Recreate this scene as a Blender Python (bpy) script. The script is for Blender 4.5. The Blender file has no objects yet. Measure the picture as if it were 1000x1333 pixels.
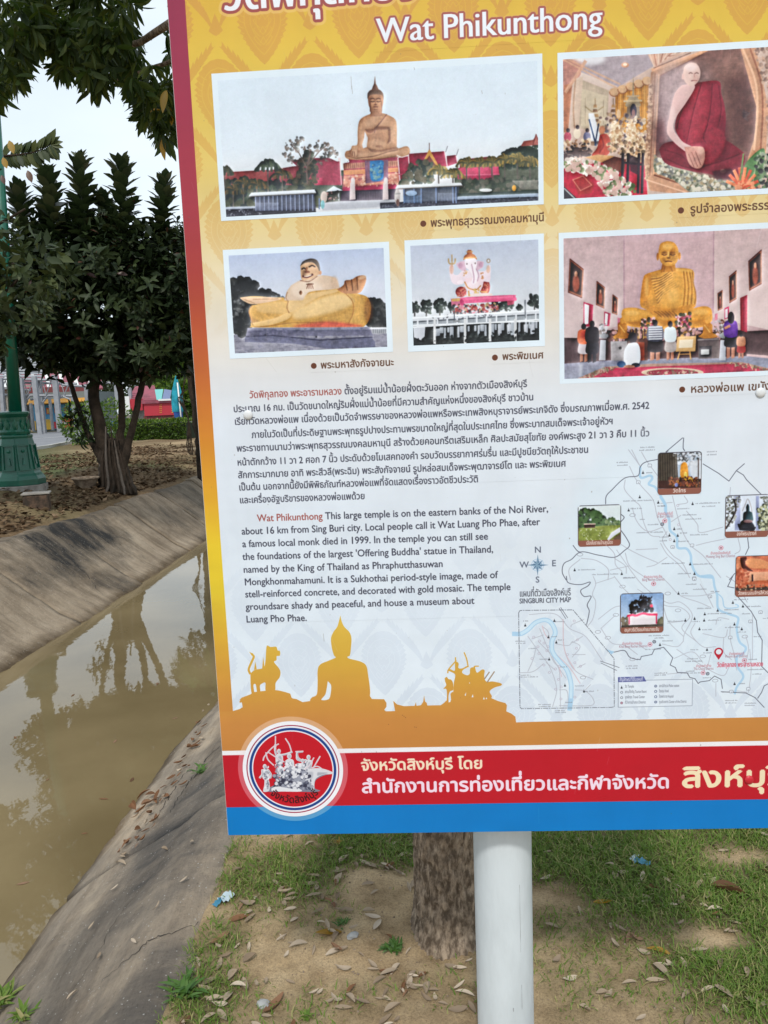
import bpy, bmesh, math, random
import numpy as np
from mathutils import Vector, Matrix

# ------------------------------------------------------------------ camera, sky, sun, exposure
scene = bpy.context.scene
COL = scene.collection
CAM_H = 1.5
cam_data = bpy.data.cameras.new("camera")
cam = bpy.data.objects.new("camera", cam_data)
COL.objects.link(cam)
scene.camera = cam
cam_data.sensor_fit = 'VERTICAL'
cam_data.sensor_height = 34.6
cam_data.lens = 34.6 * 1000.0 / 1333.0
cam_data.clip_start = 0.05
cam_data.clip_end = 2000
_dn = Vector((0.03970696, 0.98929859, 0.1403982)).normalized()      # world "down" seen in camera axes (x right, y down, z ahead)
_up = -_dn
_fw = (Vector((0, 0, 1)) - _up * _up.z).normalized()
_rt = _dn.cross(_fw)
M3 = np.array([list(_rt), list(_fw), list(_up)])                     # camera axes -> world
cx, cy, cz = (Vector(M3[:, i]) for i in range(3))
cam.matrix_world = Matrix(((cx.x, -cy.x, -cz.x, 0), (cx.y, -cy.y, -cz.y, 0), (cx.z, -cy.z, -cz.z, CAM_H), (0, 0, 0, 1)))

SUN_EL, SUN_AZ = math.radians(52), math.radians(183)                 # sun high behind the viewer (azimuth clockwise from +y)
world = bpy.data.worlds.new("World")
scene.world = world
world.use_nodes = True
wn, wl = world.node_tree.nodes, world.node_tree.links
bg = wn['Background']
bg.inputs['Strength'].default_value = 0.13
sky = wn.new('ShaderNodeTexSky')
sky.sky_type = 'NISHITA'
sky.sun_disc = False
sky.sun_elevation = SUN_EL
sky.sun_rotation = SUN_AZ
sky.air_density = 1.0; sky.dust_density = 2.0
wt = wn.new('ShaderNodeTexCoord')
wm = wn.new('ShaderNodeMapping'); wm.inputs['Scale'].default_value = (1, 1, 2.5)
wz = wn.new('ShaderNodeTexNoise'); wz.inputs['Scale'].default_value = 1.6; wz.inputs['Detail'].default_value = 6
wr = wn.new('ShaderNodeMapRange'); wr.inputs[1].default_value = 0.3; wr.inputs[2].default_value = 0.75; wr.inputs[3].default_value = 0.55; wr.inputs[4].default_value = 0.95
wx = wn.new('ShaderNodeMix'); wx.data_type = 'RGBA'
wl.new(wt.outputs['Generated'], wm.inputs[0]); wl.new(wm.outputs[0], wz.inputs['Vector']); wl.new(wz.outputs[0], wr.inputs[0])
wl.new(wr.outputs[0], wx.inputs[0]); wl.new(sky.outputs[0], wx.inputs[6]); wx.inputs[7].default_value = (8.0, 8.9, 9.5, 1)
wl.new(wx.outputs[2], bg.inputs[0])

sun_d = bpy.data.lights.new("sun", 'SUN')
sun_d.energy = 2.3
sun_d.angle = math.radians(6)
sun_d.color = (1.0, 0.955, 0.88)
sun = bpy.data.objects.new("sun", sun_d)
COL.objects.link(sun)
sd = Vector((math.sin(SUN_AZ) * math.cos(SUN_EL), math.cos(SUN_AZ) * math.cos(SUN_EL), math.sin(SUN_EL)))
sun.rotation_euler = sd.to_track_quat('Z', 'Y').to_euler()
sun.location = (0, -5, 12)

scene.view_settings.view_transform = 'Standard'
scene.view_settings.look = 'None'
scene.view_settings.gamma = 1
scene.view_settings.use_curve_mapping = False
scene.view_settings.exposure = -0.02
scene.render.engine = 'CYCLES'
scene.cycles.use_denoising = True
scene.cycles.max_bounces = 8
scene.cycles.transparent_max_bounces = 8

# ------------------------------------------------------------------ helpers
rnd = random.Random(7)
rng = np.random.default_rng(7)
R = math.radians

def ray(px, py):
    d = M3 @ np.array([px - 500, py - 666.5, 1000.0])
    return d / np.linalg.norm(d)

def at_y(px, py, y):
    """point seen in direction (px,py) at forward distance y"""
    d = ray(px, py); t = y / d[1]
    return Vector((d[0] * t, y, CAM_H + d[2] * t))

def at_z(px, py, z):
    d = ray(px, py); t = (z - CAM_H) / d[2]
    return Vector((d[0] * t, d[1] * t, z))

def tag(o, label=None, cat=None, group=None, kind=None):
    if label: o['label'] = label
    if cat: o['category'] = cat
    if group: o['group'] = group
    if kind: o['kind'] = kind
    return o

def empty(name, loc=(0, 0, 0), rz=0.0, **k):
    o = bpy.data.objects.new(name, None)
    o.empty_display_size = 0.2
    o.location = loc; o.rotation_euler = (0, 0, rz)
    COL.objects.link(o)
    return tag(o, **k)

class MB:
    """collects simple shapes, builds ONE mesh object"""
    def __init__(s): s.v = []; s.f = []
    def add(s, vs, fs, M=None):
        b = len(s.v)
        for p in vs:
            p = Vector(p)
            s.v.append(tuple(M @ p) if M is not None else tuple(p))
        for f in fs: s.f.append(tuple(b + i for i in f))
        return s
    def box(s, c, d, M=None, taper=1.0):
        x, y, z = d[0] / 2, d[1] / 2, d[2] / 2
        vs = []
        for k, t in ((-1, 1.0), (1, taper)):
            for i, j in ((-1, -1), (1, -1), (1, 1), (-1, 1)):
                vs.append((c[0] + i * x * t, c[1] + j * y * t, c[2] + k * z))
        return s.add(vs, [(0, 3, 2, 1), (4, 5, 6, 7), (0, 1, 5, 4), (1, 2, 6, 5), (2, 3, 7, 6), (3, 0, 4, 7)], M)
    def lathe(s, prof, n=16, c=(0, 0, 0), M=None, rot=0.0, cap=True):
        vs = []; fs = []
        for r, z in prof:
            for i in range(n):
                a = 2 * math.pi * (i + rot) / n
                vs.append((c[0] + r * math.cos(a), c[1] + r * math.sin(a), c[2] + z))
        for k in range(len(prof) - 1):
            for i in range(n):
                j = (i + 1) % n
                fs.append((k * n + i, k * n + j, (k + 1) * n + j, (k + 1) * n + i))
        if cap:
            fs.append(tuple(reversed(range(n)))); fs.append(tuple((len(prof) - 1) * n + i for i in range(n)))
        return s.add(vs, fs, M)
    def tube(s, pts, rad, n=8, cap=True):
        pts = [Vector(p) for p in pts]
        if not hasattr(rad, '__len__'): rad = [rad] * len(pts)
        vs = []; fs = []
        ref = Vector((0.123, 0.98, 0.17))
        for k, p in enumerate(pts):
            t = (pts[min(k + 1, len(pts) - 1)] - pts[max(k - 1, 0)]).normalized()
            a = t.cross(ref)
            if a.length < 1e-3: a = t.cross(Vector((1, 0, 0)))
            a.normalize(); b = t.cross(a)
            for i in range(n):
                g = 2 * math.pi * i / n
                vs.append(p + (a * math.cos(g) + b * math.sin(g)) * rad[k])
        for k in range(len(pts) - 1):
            for i in range(n):
                j = (i + 1) % n
                fs.append((k * n + i, k * n + j, (k + 1) * n + j, (k + 1) * n + i))
        if cap:
            fs.append(tuple(reversed(range(n)))); fs.append(tuple((len(pts) - 1) * n + i for i in range(n)))
        return s.add(vs, fs)
    def build(s, name, mat, parent=None, smooth=False, bevel=0.0, loc=None):
        me = bpy.data.meshes.new(name)
        me.from_pydata([tuple(v) for v in s.v], [], s.f)
        me.update()
        if smooth: me.polygons.foreach_set('use_smooth', [True] * len(me.polygons))
        return link(name, me, mat, parent, bevel, loc)

def link(name, me, mat, parent=None, bevel=0.0, loc=None):
    if mat is not None and not me.materials: me.materials.append(mat)
    o = bpy.data.objects.new(name, me)
    COL.objects.link(o)
    if parent is not None: o.parent = parent
    if loc is not None: o.location = loc
    if bevel:
        m = o.modifiers.new('bevel', 'BEVEL'); m.width = bevel; m.segments = 2; m.limit_method = 'ANGLE'
    return o

def np_mesh(name, V, F, smooth=False):
    """V (n,3) float, F (m,k) int, all faces with k corners"""
    me = bpy.data.meshes.new(name)
    V = np.asarray(V, np.float32); F = np.asarray(F, np.int32)
    me.vertices.add(len(V)); me.vertices.foreach_set('co', V.ravel())
    k = F.shape[1]
    me.loops.add(F.size); me.loops.foreach_set('vertex_index', F.ravel())
    me.polygons.add(len(F))
    me.polygons.foreach_set('loop_start', np.arange(0, F.size, k, dtype=np.int32))
    if smooth: me.polygons.foreach_set('use_smooth', np.ones(len(F), bool))
    me.update(calc_edges=True)
    return me

def mat(name, col, rough=0.8, spec=0.5, metal=0.0, noise=None, bump=None, coat=0.0, var=None, stretch=None):
    """noise=(scale, colour2, lo, hi) blends a second colour in; bump=(scale, distance); var: per-object value spread"""
    m = bpy.data.materials.new(name); m.use_nodes = True
    n, l = m.node_tree.nodes, m.node_tree.links
    b = n['Principled BSDF']
    b.inputs['Base Color'].default_value = (*col, 1)
    b.inputs['Roughness'].default_value = rough
    b.inputs['Metallic'].default_value = metal
    b.inputs['Specular IOR Level'].default_value = spec
    b.inputs['Coat Weight'].default_value = coat
    tc0 = n.new('ShaderNodeTexCoord'); tm = n.new('ShaderNodeMapping'); tm.inputs['Scale'].default_value = (1, 1, stretch or 1); l.new(tc0.outputs['Object'], tm.inputs[0])
    class tc: outputs = {'Object': tm.outputs[0]}
    out = None
    if noise:
        t = n.new('ShaderNodeTexNoise'); t.inputs['Scale'].default_value = noise[0]; t.inputs['Detail'].default_value = 8
        t.inputs['Roughness'].default_value = 0.65
        r = n.new('ShaderNodeMapRange'); r.inputs[1].default_value = noise[2]; r.inputs[2].default_value = noise[3]
        x = n.new('ShaderNodeMix'); x.data_type = 'RGBA'
        x.inputs[6].default_value = (*col, 1); x.inputs[7].default_value = (*noise[1], 1)
        l.new(tc.outputs['Object'], t.inputs['Vector']); l.new(t.outputs[0], r.inputs[0]); l.new(r.outputs[0], x.inputs[0])
        out = x.outputs[2]
    if var:
        oi = n.new('ShaderNodeObjectInfo'); hs = n.new('ShaderNodeHueSaturation')
        mr = n.new('ShaderNodeMapRange'); mr.inputs[3].default_value = 1 - var; mr.inputs[4].default_value = 1 + var
        l.new(oi.outputs['Random'], mr.inputs[0]); l.new(mr.outputs[0], hs.inputs['Value'])
        if out: l.new(out, hs.inputs['Color'])
        else: hs.inputs['Color'].default_value = (*col, 1)
        out = hs.outputs[0]
    if out: l.new(out, b.inputs['Base Color'])
    if bump:
        t2 = n.new('ShaderNodeTexNoise'); t2.inputs['Scale'].default_value = bump[0]; t2.inputs['Detail'].default_value = 8
        bp = n.new('ShaderNodeBump'); bp.inputs['Distance'].default_value = bump[1]; bp.inputs['Strength'].default_value = 0.8
        l.new(tc.outputs['Object'], t2.inputs['Vector']); l.new(t2.outputs[0], bp.inputs['Height']); l.new(bp.outputs[0], b.inputs['Normal'])
    return m

def fbm(x, y, seed=0, oct=4, f=1.0):
    """cheap value-noise fbm on arrays, about 0..1"""
    x = np.asarray(x, float); y = np.asarray(y, float)
    tot = np.zeros(np.broadcast(x, y).shape); amp = 1; s = 0
    for o in range(oct):
        X = x * f + 17.3 * seed + 5.1 * o; Y = y * f - 9.7 * seed + 3.3 * o
        xi = np.floor(X); yi = np.floor(Y); u = X - xi; v = Y - yi
        u = u * u * (3 - 2 * u); v = v * v * (3 - 2 * v)
        def h(a, b):
            t = np.sin(a * 127.1 + b * 311.7 + seed * 13.7) * 43758.5453
            return t - np.floor(t)
        tot += amp * ((h(xi, yi) * (1 - u) + h(xi + 1, yi) * u) * (1 - v) + (h(xi, yi + 1) * (1 - u) + h(xi + 1, yi + 1) * u) * v)
        s += amp; amp *= 0.5; f *= 2.03
    return tot / s

# ------------------------------------------------------------------ the board's printed face, painted into an image by code
TEXEL = 0.0006
BU = Vector((0.998834646, -0.0482633449, 0.0)).normalized()           # board's rightward axis
BN = BU.cross(Vector((0, 0, 1)))                                     # board's normal, towards the viewer (-y)
BP0 = Vector((0, 0, CAM_H)) + Vector(ray(500, 666.5)) * 1.5

def board_uv(P):
    """picture points -> (u right, v down) metres on the board's plane"""
    P = np.atleast_2d(np.asarray(P, float))
    d = np.c_[P[:, 0] - 500, P[:, 1] - 666.5, np.full(len(P), 1000.0)] @ M3.T
    n = np.array(BN); c = np.array([0, 0, CAM_H]); p0 = np.array(BP0)
    t = ((p0 - c) @ n) / (d @ n)
    W = c + d * t[:, None] - p0
    return np.c_[W @ np.array(BU), -W[:, 2]]

U0 = float(board_uv((256.5, 540))[0, 0]); U1 = float(board_uv((1056, 540))[0, 0])
V0 = float(board_uv((650, -75))[0, 1]); V1 = float(board_uv((650, 1083.2))[0, 1])
TW = int(round((U1 - U0) / TEXEL)); TH = int(round((V1 - V0) / TEXEL))

def T(P):
    q = board_uv(P)
    return np.c_[(q[:, 0] - U0) / TEXEL, (q[:, 1] - V0) / TEXEL]

PXS = 1.5 / 1000 / TEXEL        # texels per picture pixel, about 2.5

def K(x0, y0, s):
    return lambda pts: T(np.asarray(pts, float).reshape(-1, 2) / s + np.array([x0, y0]))

IMG = np.zeros((TH, TW, 3), np.float32)
CLIP = [0, 0, TW, TH]

def setclip(r=None):
    CLIP[:] = [0, 0, TW, TH] if r is None else [int(round(r[0])), int(round(r[1])), int(round(r[2])), int(round(r[3]))]

def coverage(loops, pad=0, ss=4):
    """exact-area coverage mask of closed loops (nonzero-like). returns mask, x0, y0 cropped to CLIP"""
    A = np.concatenate([np.asarray(l, float) for l in loops]); B = np.concatenate([np.roll(np.asarray(l, float), -1, 0) for l in loops])
    x0 = max(CLIP[0], int(A[:, 0].min()) - 1 - pad); x1 = min(CLIP[2], int(A[:, 0].max()) + 2 + pad)
    y0 = max(CLIP[1], int(A[:, 1].min()) - 1 - pad); y1 = min(CLIP[3], int(A[:, 1].max()) + 2 + pad)
    if x1 <= x0 or y1 <= y0: return None, 0, 0
    w, h = x1 - x0, y1 - y0
    ax, ay, bx, by = A[:, 0] - x0, (A[:, 1] - y0) * ss, B[:, 0] - x0, (B[:, 1] - y0) * ss
    lo = np.clip(np.ceil(np.minimum(ay, by) - .5), 0, h * ss).astype(int); hi = np.clip(np.ceil(np.maximum(ay, by) - .5), 0, h * ss).astype(int)
    k = hi - lo; keep = k > 0
    ax, ay, bx, by, lo, k = (a[keep] for a in (ax, ay, bx, by, lo, k))
    if not len(k): return np.zeros((h, w), np.float32), x0, y0
    e = np.repeat(np.arange(len(k)), k)
    r = np.arange(k.sum()) - np.repeat(np.cumsum(k) - k, k) + lo[e]
    xc = ax[e] + (bx[e] - ax[e]) * ((r + .5) - ay[e]) / (by[e] - ay[e])
    sg = np.where(by[e] > ay[e], 1.0, -1.0)
    xc = np.clip(xc, 0, w + .999); ix = xc.astype(int); fr = xc - ix
    W2 = w + 3
    acc = np.bincount(r * W2 + ix, sg * (1 - fr), minlength=h * ss * W2) + np.bincount(r * W2 + ix + 1, sg * fr, minlength=h * ss * W2)
    m = np.minimum(np.abs(np.cumsum(acc.reshape(h * ss, W2), 1)), 1)[:, :w]
    return m.reshape(h, ss, w).mean(1).astype(np.float32), x0, y0

def boxblur(a, r):
    r = int(max(1, round(r)))
    for ax in (0, 1):
        pad = [(0, 0)] * a.ndim; pad[ax] = (r + 1, r)
        c = np.cumsum(np.pad(a, pad, mode='edge'), axis=ax, dtype=np.float64)
        n = a.shape[ax]
        a = ((np.take(c, range(2 * r + 1, 2 * r + 1 + n), ax) - np.take(c, range(0, n), ax)) / (2 * r + 1)).astype(np.float32)
    return a

def comp(m, x0, y0, col, alpha=1.0):
    if m is None: return
    h, w = m.shape
    reg = IMG[y0:y0 + h, x0:x0 + w]
    if callable(col): c = col(*np.meshgrid(np.arange(x0, x0 + w), np.arange(y0, y0 + h)))
    else: c = np.array(col, np.float32) / 255
    mm = (m * alpha)[..., None]
    reg += (c - reg) * mm

def fill(loops, col, alpha=1.0, soft=0):
    loops = [np.asarray(l, float) for l in (loops if isinstance(loops, list) else [loops])]
    m, x0, y0 = coverage(loops, pad=int(soft * 2 + 2) if soft else 0)
    if m is None: return
    if soft: m = boxblur(boxblur(m, soft * .6), soft * .6)
    comp(m, x0, y0, col, alpha)

def ell(k, cx, cy, rx, ry, a=0, n=28, a0=0, a1=360):
    """ellipse outline in a crop's own pixels"""
    t = np.radians(np.linspace(a0, a1, n, endpoint=(a1 - a0 < 360)))
    x, y = rx * np.cos(t), ry * np.sin(t); a = np.radians(a)
    return k(np.c_[cx + x * np.cos(a) - y * np.sin(a), cy + x * np.sin(a) + y * np.cos(a)])

def stroke(pts, w, col, alpha=1.0, dash=None, smooth=False):
    """poly-line of width w texels through texel points"""
    pts = np.asarray(pts, float)
    if smooth and len(pts) > 2: pts = spline(pts)
    loops = []
    if dash:
        seg = np.hypot(*(np.diff(pts, axis=0).T)); cum = np.r_[0, np.cumsum(seg)]; q = 0; parts = []
        while q < cum[-1]:
            for dl, on in dash:
                if on:
                    tt = np.linspace(q, min(q + dl, cum[-1]), 3)
                    parts.append(np.c_[np.interp(tt, cum, pts[:, 0]), np.interp(tt, cum, pts[:, 1])])
                q += dl
    else: parts = [pts]
    for p in parts:
        for a, b in zip(p[:-1], p[1:]):
            d = b - a; L = np.hypot(*d)
            if L < 1e-6: continue
            d = d / L * w / 2; n = np.array([-d[1], d[0]])
            loops.append([a - d * .6 + n, b + d * .6 + n, b + d * .6 - n, a - d * .6 - n])
    if loops: fill(loops, col, alpha)

def spline(p, n=8):
    p = np.asarray(p, float); q = np.vstack([2 * p[0] - p[1], p, 2 * p[-1] - p[-2]]); out = []
    for i in range(1, len(q) - 2):
        t = np.linspace(0, 1, n, endpoint=False)[:, None]
        a, b, c, d = q[i - 1], q[i], q[i + 1], q[i + 2]
        out.append(.5 * (2 * b + (c - a) * t + (2 * a - 5 * b + 4 * c - d) * t ** 2 + (3 * b - a - 3 * c + d) * t ** 3))
    return np.vstack(out + [p[-1:]])

def scurve(k, pts): return spline(k(pts))
def sclosed(k, pts):
    p = k(pts); return spline(np.vstack([p, p[:1]]))[:-1]

def bits(k, poly, cols, n, r, seed=1, asp=1.0, alpha=.9, ang=None):
    """scatters small blobs inside a polygon (crop pixels): leaves, flowers, people-sized clutter"""
    g = np.random.default_rng(seed); P = np.asarray(poly, float).reshape(-1, 2)
    lo, hi = P.min(0), P.max(0); got = 0; tries = 0
    groups = [[] for _ in cols]
    while got < n and tries < n * 20:
        tries += 1
        x, y = lo + g.random(2) * (hi - lo)
        a, b = P, np.roll(P, -1, 0)
        c = ((a[:, 1] > y) != (b[:, 1] > y))
        with np.errstate(all='ignore'):
            xi = (b[:, 0] - a[:, 0]) * (y - a[:, 1]) / (b[:, 1] - a[:, 1]) + a[:, 0]
        if (np.sum(c & (x < xi)) % 2) == 0: continue
        rr = r * (.5 + g.random()); got += 1
        groups[g.integers(len(cols))].append(ell(k, x, y, rr, rr * asp * (.6 + .6 * g.random()), g.random() * 180 if ang is None else ang, 7))
    for c, L in zip(cols, groups):
        if L: fill(L, c, alpha)

def grad(stops, lo=None, axis=1):
    """colour ramp over texel rows: stops [(t, rgb)] in texels"""
    s = np.array([a for a, _ in stops], float); c = np.array([b for _, b in stops], float) / 255
    def f(X, Y):
        v = Y if axis == 1 else X
        return np.stack([np.interp(v, s, c[:, i]) for i in range(3)], -1).astype(np.float32)
    return f

def ygrad(pts):
    return grad([(float(T((600, y))[0, 1]), c) for y, c in pts])

def rect_of(q):
    """rectangle on the board nearest to a quad of picture points TL TR BR BL"""
    t = T(q); return [(t[0, 0] + t[3, 0]) / 2, (t[0, 1] + t[1, 1]) / 2, (t[1, 0] + t[2, 0]) / 2, (t[2, 1] + t[3, 1]) / 2]

def rpoly(r, rad=0, n=6):
    x0, y0, x1, y1 = r
    if not rad: return np.array([(x0, y0), (x1, y0), (x1, y1), (x0, y1)], float)
    out = []
    for cx_, cy_, a in ((x1 - rad, y0 + rad, -90), (x1 - rad, y1 - rad, 0), (x0 + rad, y1 - rad, 90), (x0 + rad, y0 + rad, 180)):
        for t in np.radians(np.linspace(a, a + 90, n)): out.append((cx_ + rad * math.cos(t), cy_ + rad * math.sin(t)))
    return np.array(out)

def finish_photo(r, blur=1, noise=.02, haze=0.0, seed=3):
    x0, y0, x1, y1 = [int(round(v)) for v in r]
    x1 = min(x1, TW); a = IMG[y0:y1, x0:x1]
    if blur: a[:] = boxblur(a.copy(), blur)
    g = np.random.default_rng(seed); n = g.normal(0, 1, a.shape[:2]).astype(np.float32)
    n = boxblur(n, 1) * 2 + boxblur(g.normal(0, 1, a.shape[:2]).astype(np.float32), 5) * 4
    mid = boxblur(g.normal(0, 1, a.shape).astype(np.float32), 3) * 7 + boxblur(g.normal(0, 1, a.shape).astype(np.float32), 9) * 14
    a += mid.mean(-1, keepdims=True) * .004 + mid * .001 + n[..., None] * noise * .45
    lum = a.mean(-1, keepdims=True); wgt = np.clip((.80 - lum) * 3.2, 0, 1)
    tex = sum(boxblur(g.normal(0, 1, a.shape[:2]).astype(np.float32), k) * k * 2.2 * w_ for k, w_ in ((1, .02), (3, .035), (8, .045)))
    a *= 1 + wgt * tex[..., None]
    a += (a - boxblur(a.copy(), 12)) * .16
    for k, am in ((2, .30), (5, .38), (11, .30)):            # soft modelling of the printed forms
        q = boxblur(boxblur(lum[..., 0], k), k); dq = np.roll(q, -k, 1) - np.roll(q, k, 1) + np.roll(q, -k, 0) - np.roll(q, k, 0)
        dq[:2 * k] = 0; dq[-2 * k:] = 0; dq[:, :2 * k] = 0; dq[:, -2 * k:] = 0
        a += np.clip(dq, -.25, .25)[..., None] * am * (.25 + .75 * wgt)
    a[:] = boxblur(a.copy(), 1) * .5 + a * .5
    if haze: a += (np.array([.84, .88, .92]) - a) * haze

# ---- lettering: outlines of the built-in face, laid out here (Thai marks stacked by hand)
_glyph = {}
def glyphs(chars):
    chars = [c for c in set(chars) if c not in _glyph]
    def outline(s):
        cu = bpy.data.curves.new('g', 'FONT'); cu.body = s; cu.size = 1; cu.fill_mode = 'NONE'; cu.resolution_u = 3
        o = bpy.data.objects.new('g', cu); COL.objects.link(o)
        me = bpy.data.meshes.new_from_object(o)
        V = np.array([v.co[:2] for v in me.vertices]).reshape(-1, 2)
        nxt = {}
        for e in me.edges: nxt.setdefault(e.vertices[0], []).append(e.vertices[1]); nxt.setdefault(e.vertices[1], []).append(e.vertices[0])
        seen = set(); loops = []
        for i in range(len(V)):
            if i in seen: continue
            lp = [i]; seen.add(i); cur = i
            while True:
                c = [j for j in nxt.get(cur, []) if j not in seen]
                if not c: break
                j = i + len(lp) if (i + len(lp)) in c else c[0]
                lp.append(j); seen.add(j); cur = j
            if len(lp) > 2: loops.append(V[lp])
        bpy.data.objects.remove(o); bpy.data.curves.remove(cu); bpy.data.meshes.remove(me)
        return loops
    ref = max(l[:, 0].max() for l in outline('l'))
    for c in chars:
        L = outline(c) if c.strip() else []
        two = outline(c + 'l')
        _glyph[c] = (L, max(l[:, 0].max() for l in two) - ref)

UPPER = 'ัิีึืํ็'; TONE = '่้๊๋์'
def layout(s):
    """-> loops in em units (y up), total advance"""
    glyphs(s); out = []; x = 0.0; prev = ''; base = ''
    for i, c in enumerate(s):
        L, adv = _glyph[c]
        dx = dy = 0.0
        if c in TONE and (prev in UPPER and prev or (i + 1 < len(s) and s[i + 1] == 'ำ')): dy = 0.19
        if (c in TONE or c in UPPER) and base and base in 'ปฝฟ': dx = -0.09
        if c not in TONE + UPPER + 'ุู': base = c
        out += [l + np.array([x + dx, dy]) for l in L]
        x += adv; prev = c
    return out, x

def text_loops(s, p0, p1=None, size=None, ytilt=0.0):
    """s from picture point p0 (baseline start) to p1 (baseline end); size = em height in picture pixels"""
    L, adv = layout(s)
    a = T(p0)[0]
    if p1 is not None:
        b = T(p1)[0]; wid = b[0] - a[0]; yb = (a[1] + b[1]) / 2
        sx = wid / adv
    else: sx = size * PXS; yb = a[1]
    sy = size * PXS if size else sx
    return [np.c_[a[0] + l[:, 0] * sx, yb - l[:, 1] * sy] for l in L]

def text_mask(L, bold=0.0):
    m, x0, y0 = coverage(L, pad=8)
    if m is None: return m, x0, y0
    if bold:
        o = m
        for dx, dy in ((bold, 0), (-bold, 0), (0, bold), (0, -bold)): m = np.maximum(m, _shift(o, dx, dy))
    return m, x0, y0

def _shift(m, dx, dy):
    """sub-texel shift, nothing wraps round"""
    def mv(a, k, ax):
        if not k: return a
        o = np.zeros_like(a); n = a.shape[ax]
        if abs(k) >= n: return o
        src = [slice(None)] * 2; dst = [slice(None)] * 2
        src[ax] = slice(max(0, -k), n - max(0, k)); dst[ax] = slice(max(0, k), n - max(0, -k))
        o[tuple(dst)] = a[tuple(src)]; return o
    def one(a, d, ax):
        k = int(math.floor(d)); f = d - k
        return mv(a, k, ax) * (1 - f) + mv(a, k + 1, ax) * f
    return one(one(m, dx, 1), dy, 0)

def text(s, p0, p1=None, size=None, col=(60, 62, 75), bold=0.6, alpha=1.0):
    m, x0, y0 = text_mask(text_loops(s, p0, p1, size), bold)
    comp(m, x0, y0, col, alpha)

def dilate(m, r):
    out = m.copy()
    n = max(10, int(r * 5))
    for q in (1.0, 0.55):
        for i in range(n):
            a = 2 * math.pi * i / n
            out = np.maximum(out, _shift(m, r * q * math.cos(a), r * q * math.sin(a)))
    return out

def outlined(s, p0, p1, size, fillc, rings, bold):
    L = text_loops(s, p0, p1, size)
    m, x0, y0 = coverage(L, pad=24)
    for b in [(bold, 0), (-bold, 0)]: m = np.maximum(m, _shift(m, *b))
    for r, c, a in rings:
        comp(dilate(m, r), x0, y0, c, a)
    comp(m, x0, y0, fillc)

# ---- ground colour of the print
BGC = ygrad([(-80, (203, 160, 50)), (0, (210, 172, 60)), (60, (214, 182, 70)), (130, (213, 184, 86)), (210, (214, 189, 110)), (290, (217, 198, 146)),
             (350, (219, 207, 178)), (420, (216, 210, 200)), (480, (212, 214, 218)), (540, (210, 218, 229)), (800, (212, 223, 235)), (960, (214, 225, 236))])
fill([rpoly([0, 0, TW, TH])], BGC)

def motif():
    """damask unit about its own centre, in picture pixels: lotus bud edged with flames, nested petals inside"""
    dark, line, leaf = [], [], []
    def bud(w, h, teeth=0.0, n=56, cy_=0):
        half = []
        for i in range(n + 1):
            t = i / n                                   # 0 top .. 1 bottom tip
            y = -h * .52 + h * t
            x = w * math.sin(math.pi * min(1, t * 1.02) ** .80) ** .62 if t < .46 else w * (1 - ((t - .46) / .54) ** 1.55) ** .9
            x *= 1 + (teeth if (i % 4) == 1 else (-teeth * .7 if (i % 4) == 3 else 0))
            half.append((x, y + cy_))
        return half + [(-x, y) for x, y in reversed(half)]
    dark.append(bud(30, 92, .07))
    line.append(bud(22.5, 70, 0, 26, -1)); line.append(bud(15, 48, 0, 20, -2)); line.append(bud(8, 26, 0, 14, -3))
    for s in (-1, 1):
        for k in range(9):
            t = .16 + k * .085
            x = 23.5 * (math.sin(math.pi * t) ** .6); y = -36 + 74 * t
            line.append([(s * x, y), (s * (x + 4), y - 1.5), (s * (x + 7), y - 5)])
        for k in range(5):
            y = -22 + k * 10; line.append([(s * 3, y + 4), (s * 8, y), (s * 11.5, y - 5), (s * 9, y - 7)])
    for y in (-12, 2, 14): line.append([(-4, y + 5), (0, y - 2), (4, y + 5)])
    return dark, line, leaf

def scroll(cx_, cy_, sx, sy):
    """broad leafy band following the diagonal side of a lattice cell"""
    out = []
    mid = [(6 + 47 * t ** 1.25, 78 - 58 * t) for t in np.linspace(0, 1, 11)]
    for i in range(10):
        (x0, y0), (x1, y1) = mid[i], mid[i + 1]; w = 4.6 * math.sin(math.pi * (i + 1.2) / 12) + .8
        nx, ny = (y1 - y0), -(x1 - x0); L = math.hypot(nx, ny); nx /= L; ny /= L
        for s in (-1, 1):
            out.append([(cx_ + sx * x0, cy_ + sy * y0), (cx_ + sx * (x0 + s * nx * w * .75), cy_ + sy * (y0 + s * ny * w * .75)), (cx_ + sx * (x1 + s * nx * w * 1.15 + 1.5), cy_ + sy * (y1 + s * ny * w * 1.15 - 3.5)),
                        (cx_ + sx * (x1 + s * nx * w * .45), cy_ + sy * (y1 + s * ny * w * .45)), (cx_ + sx * x1, cy_ + sy * y1)])
    return out

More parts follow.
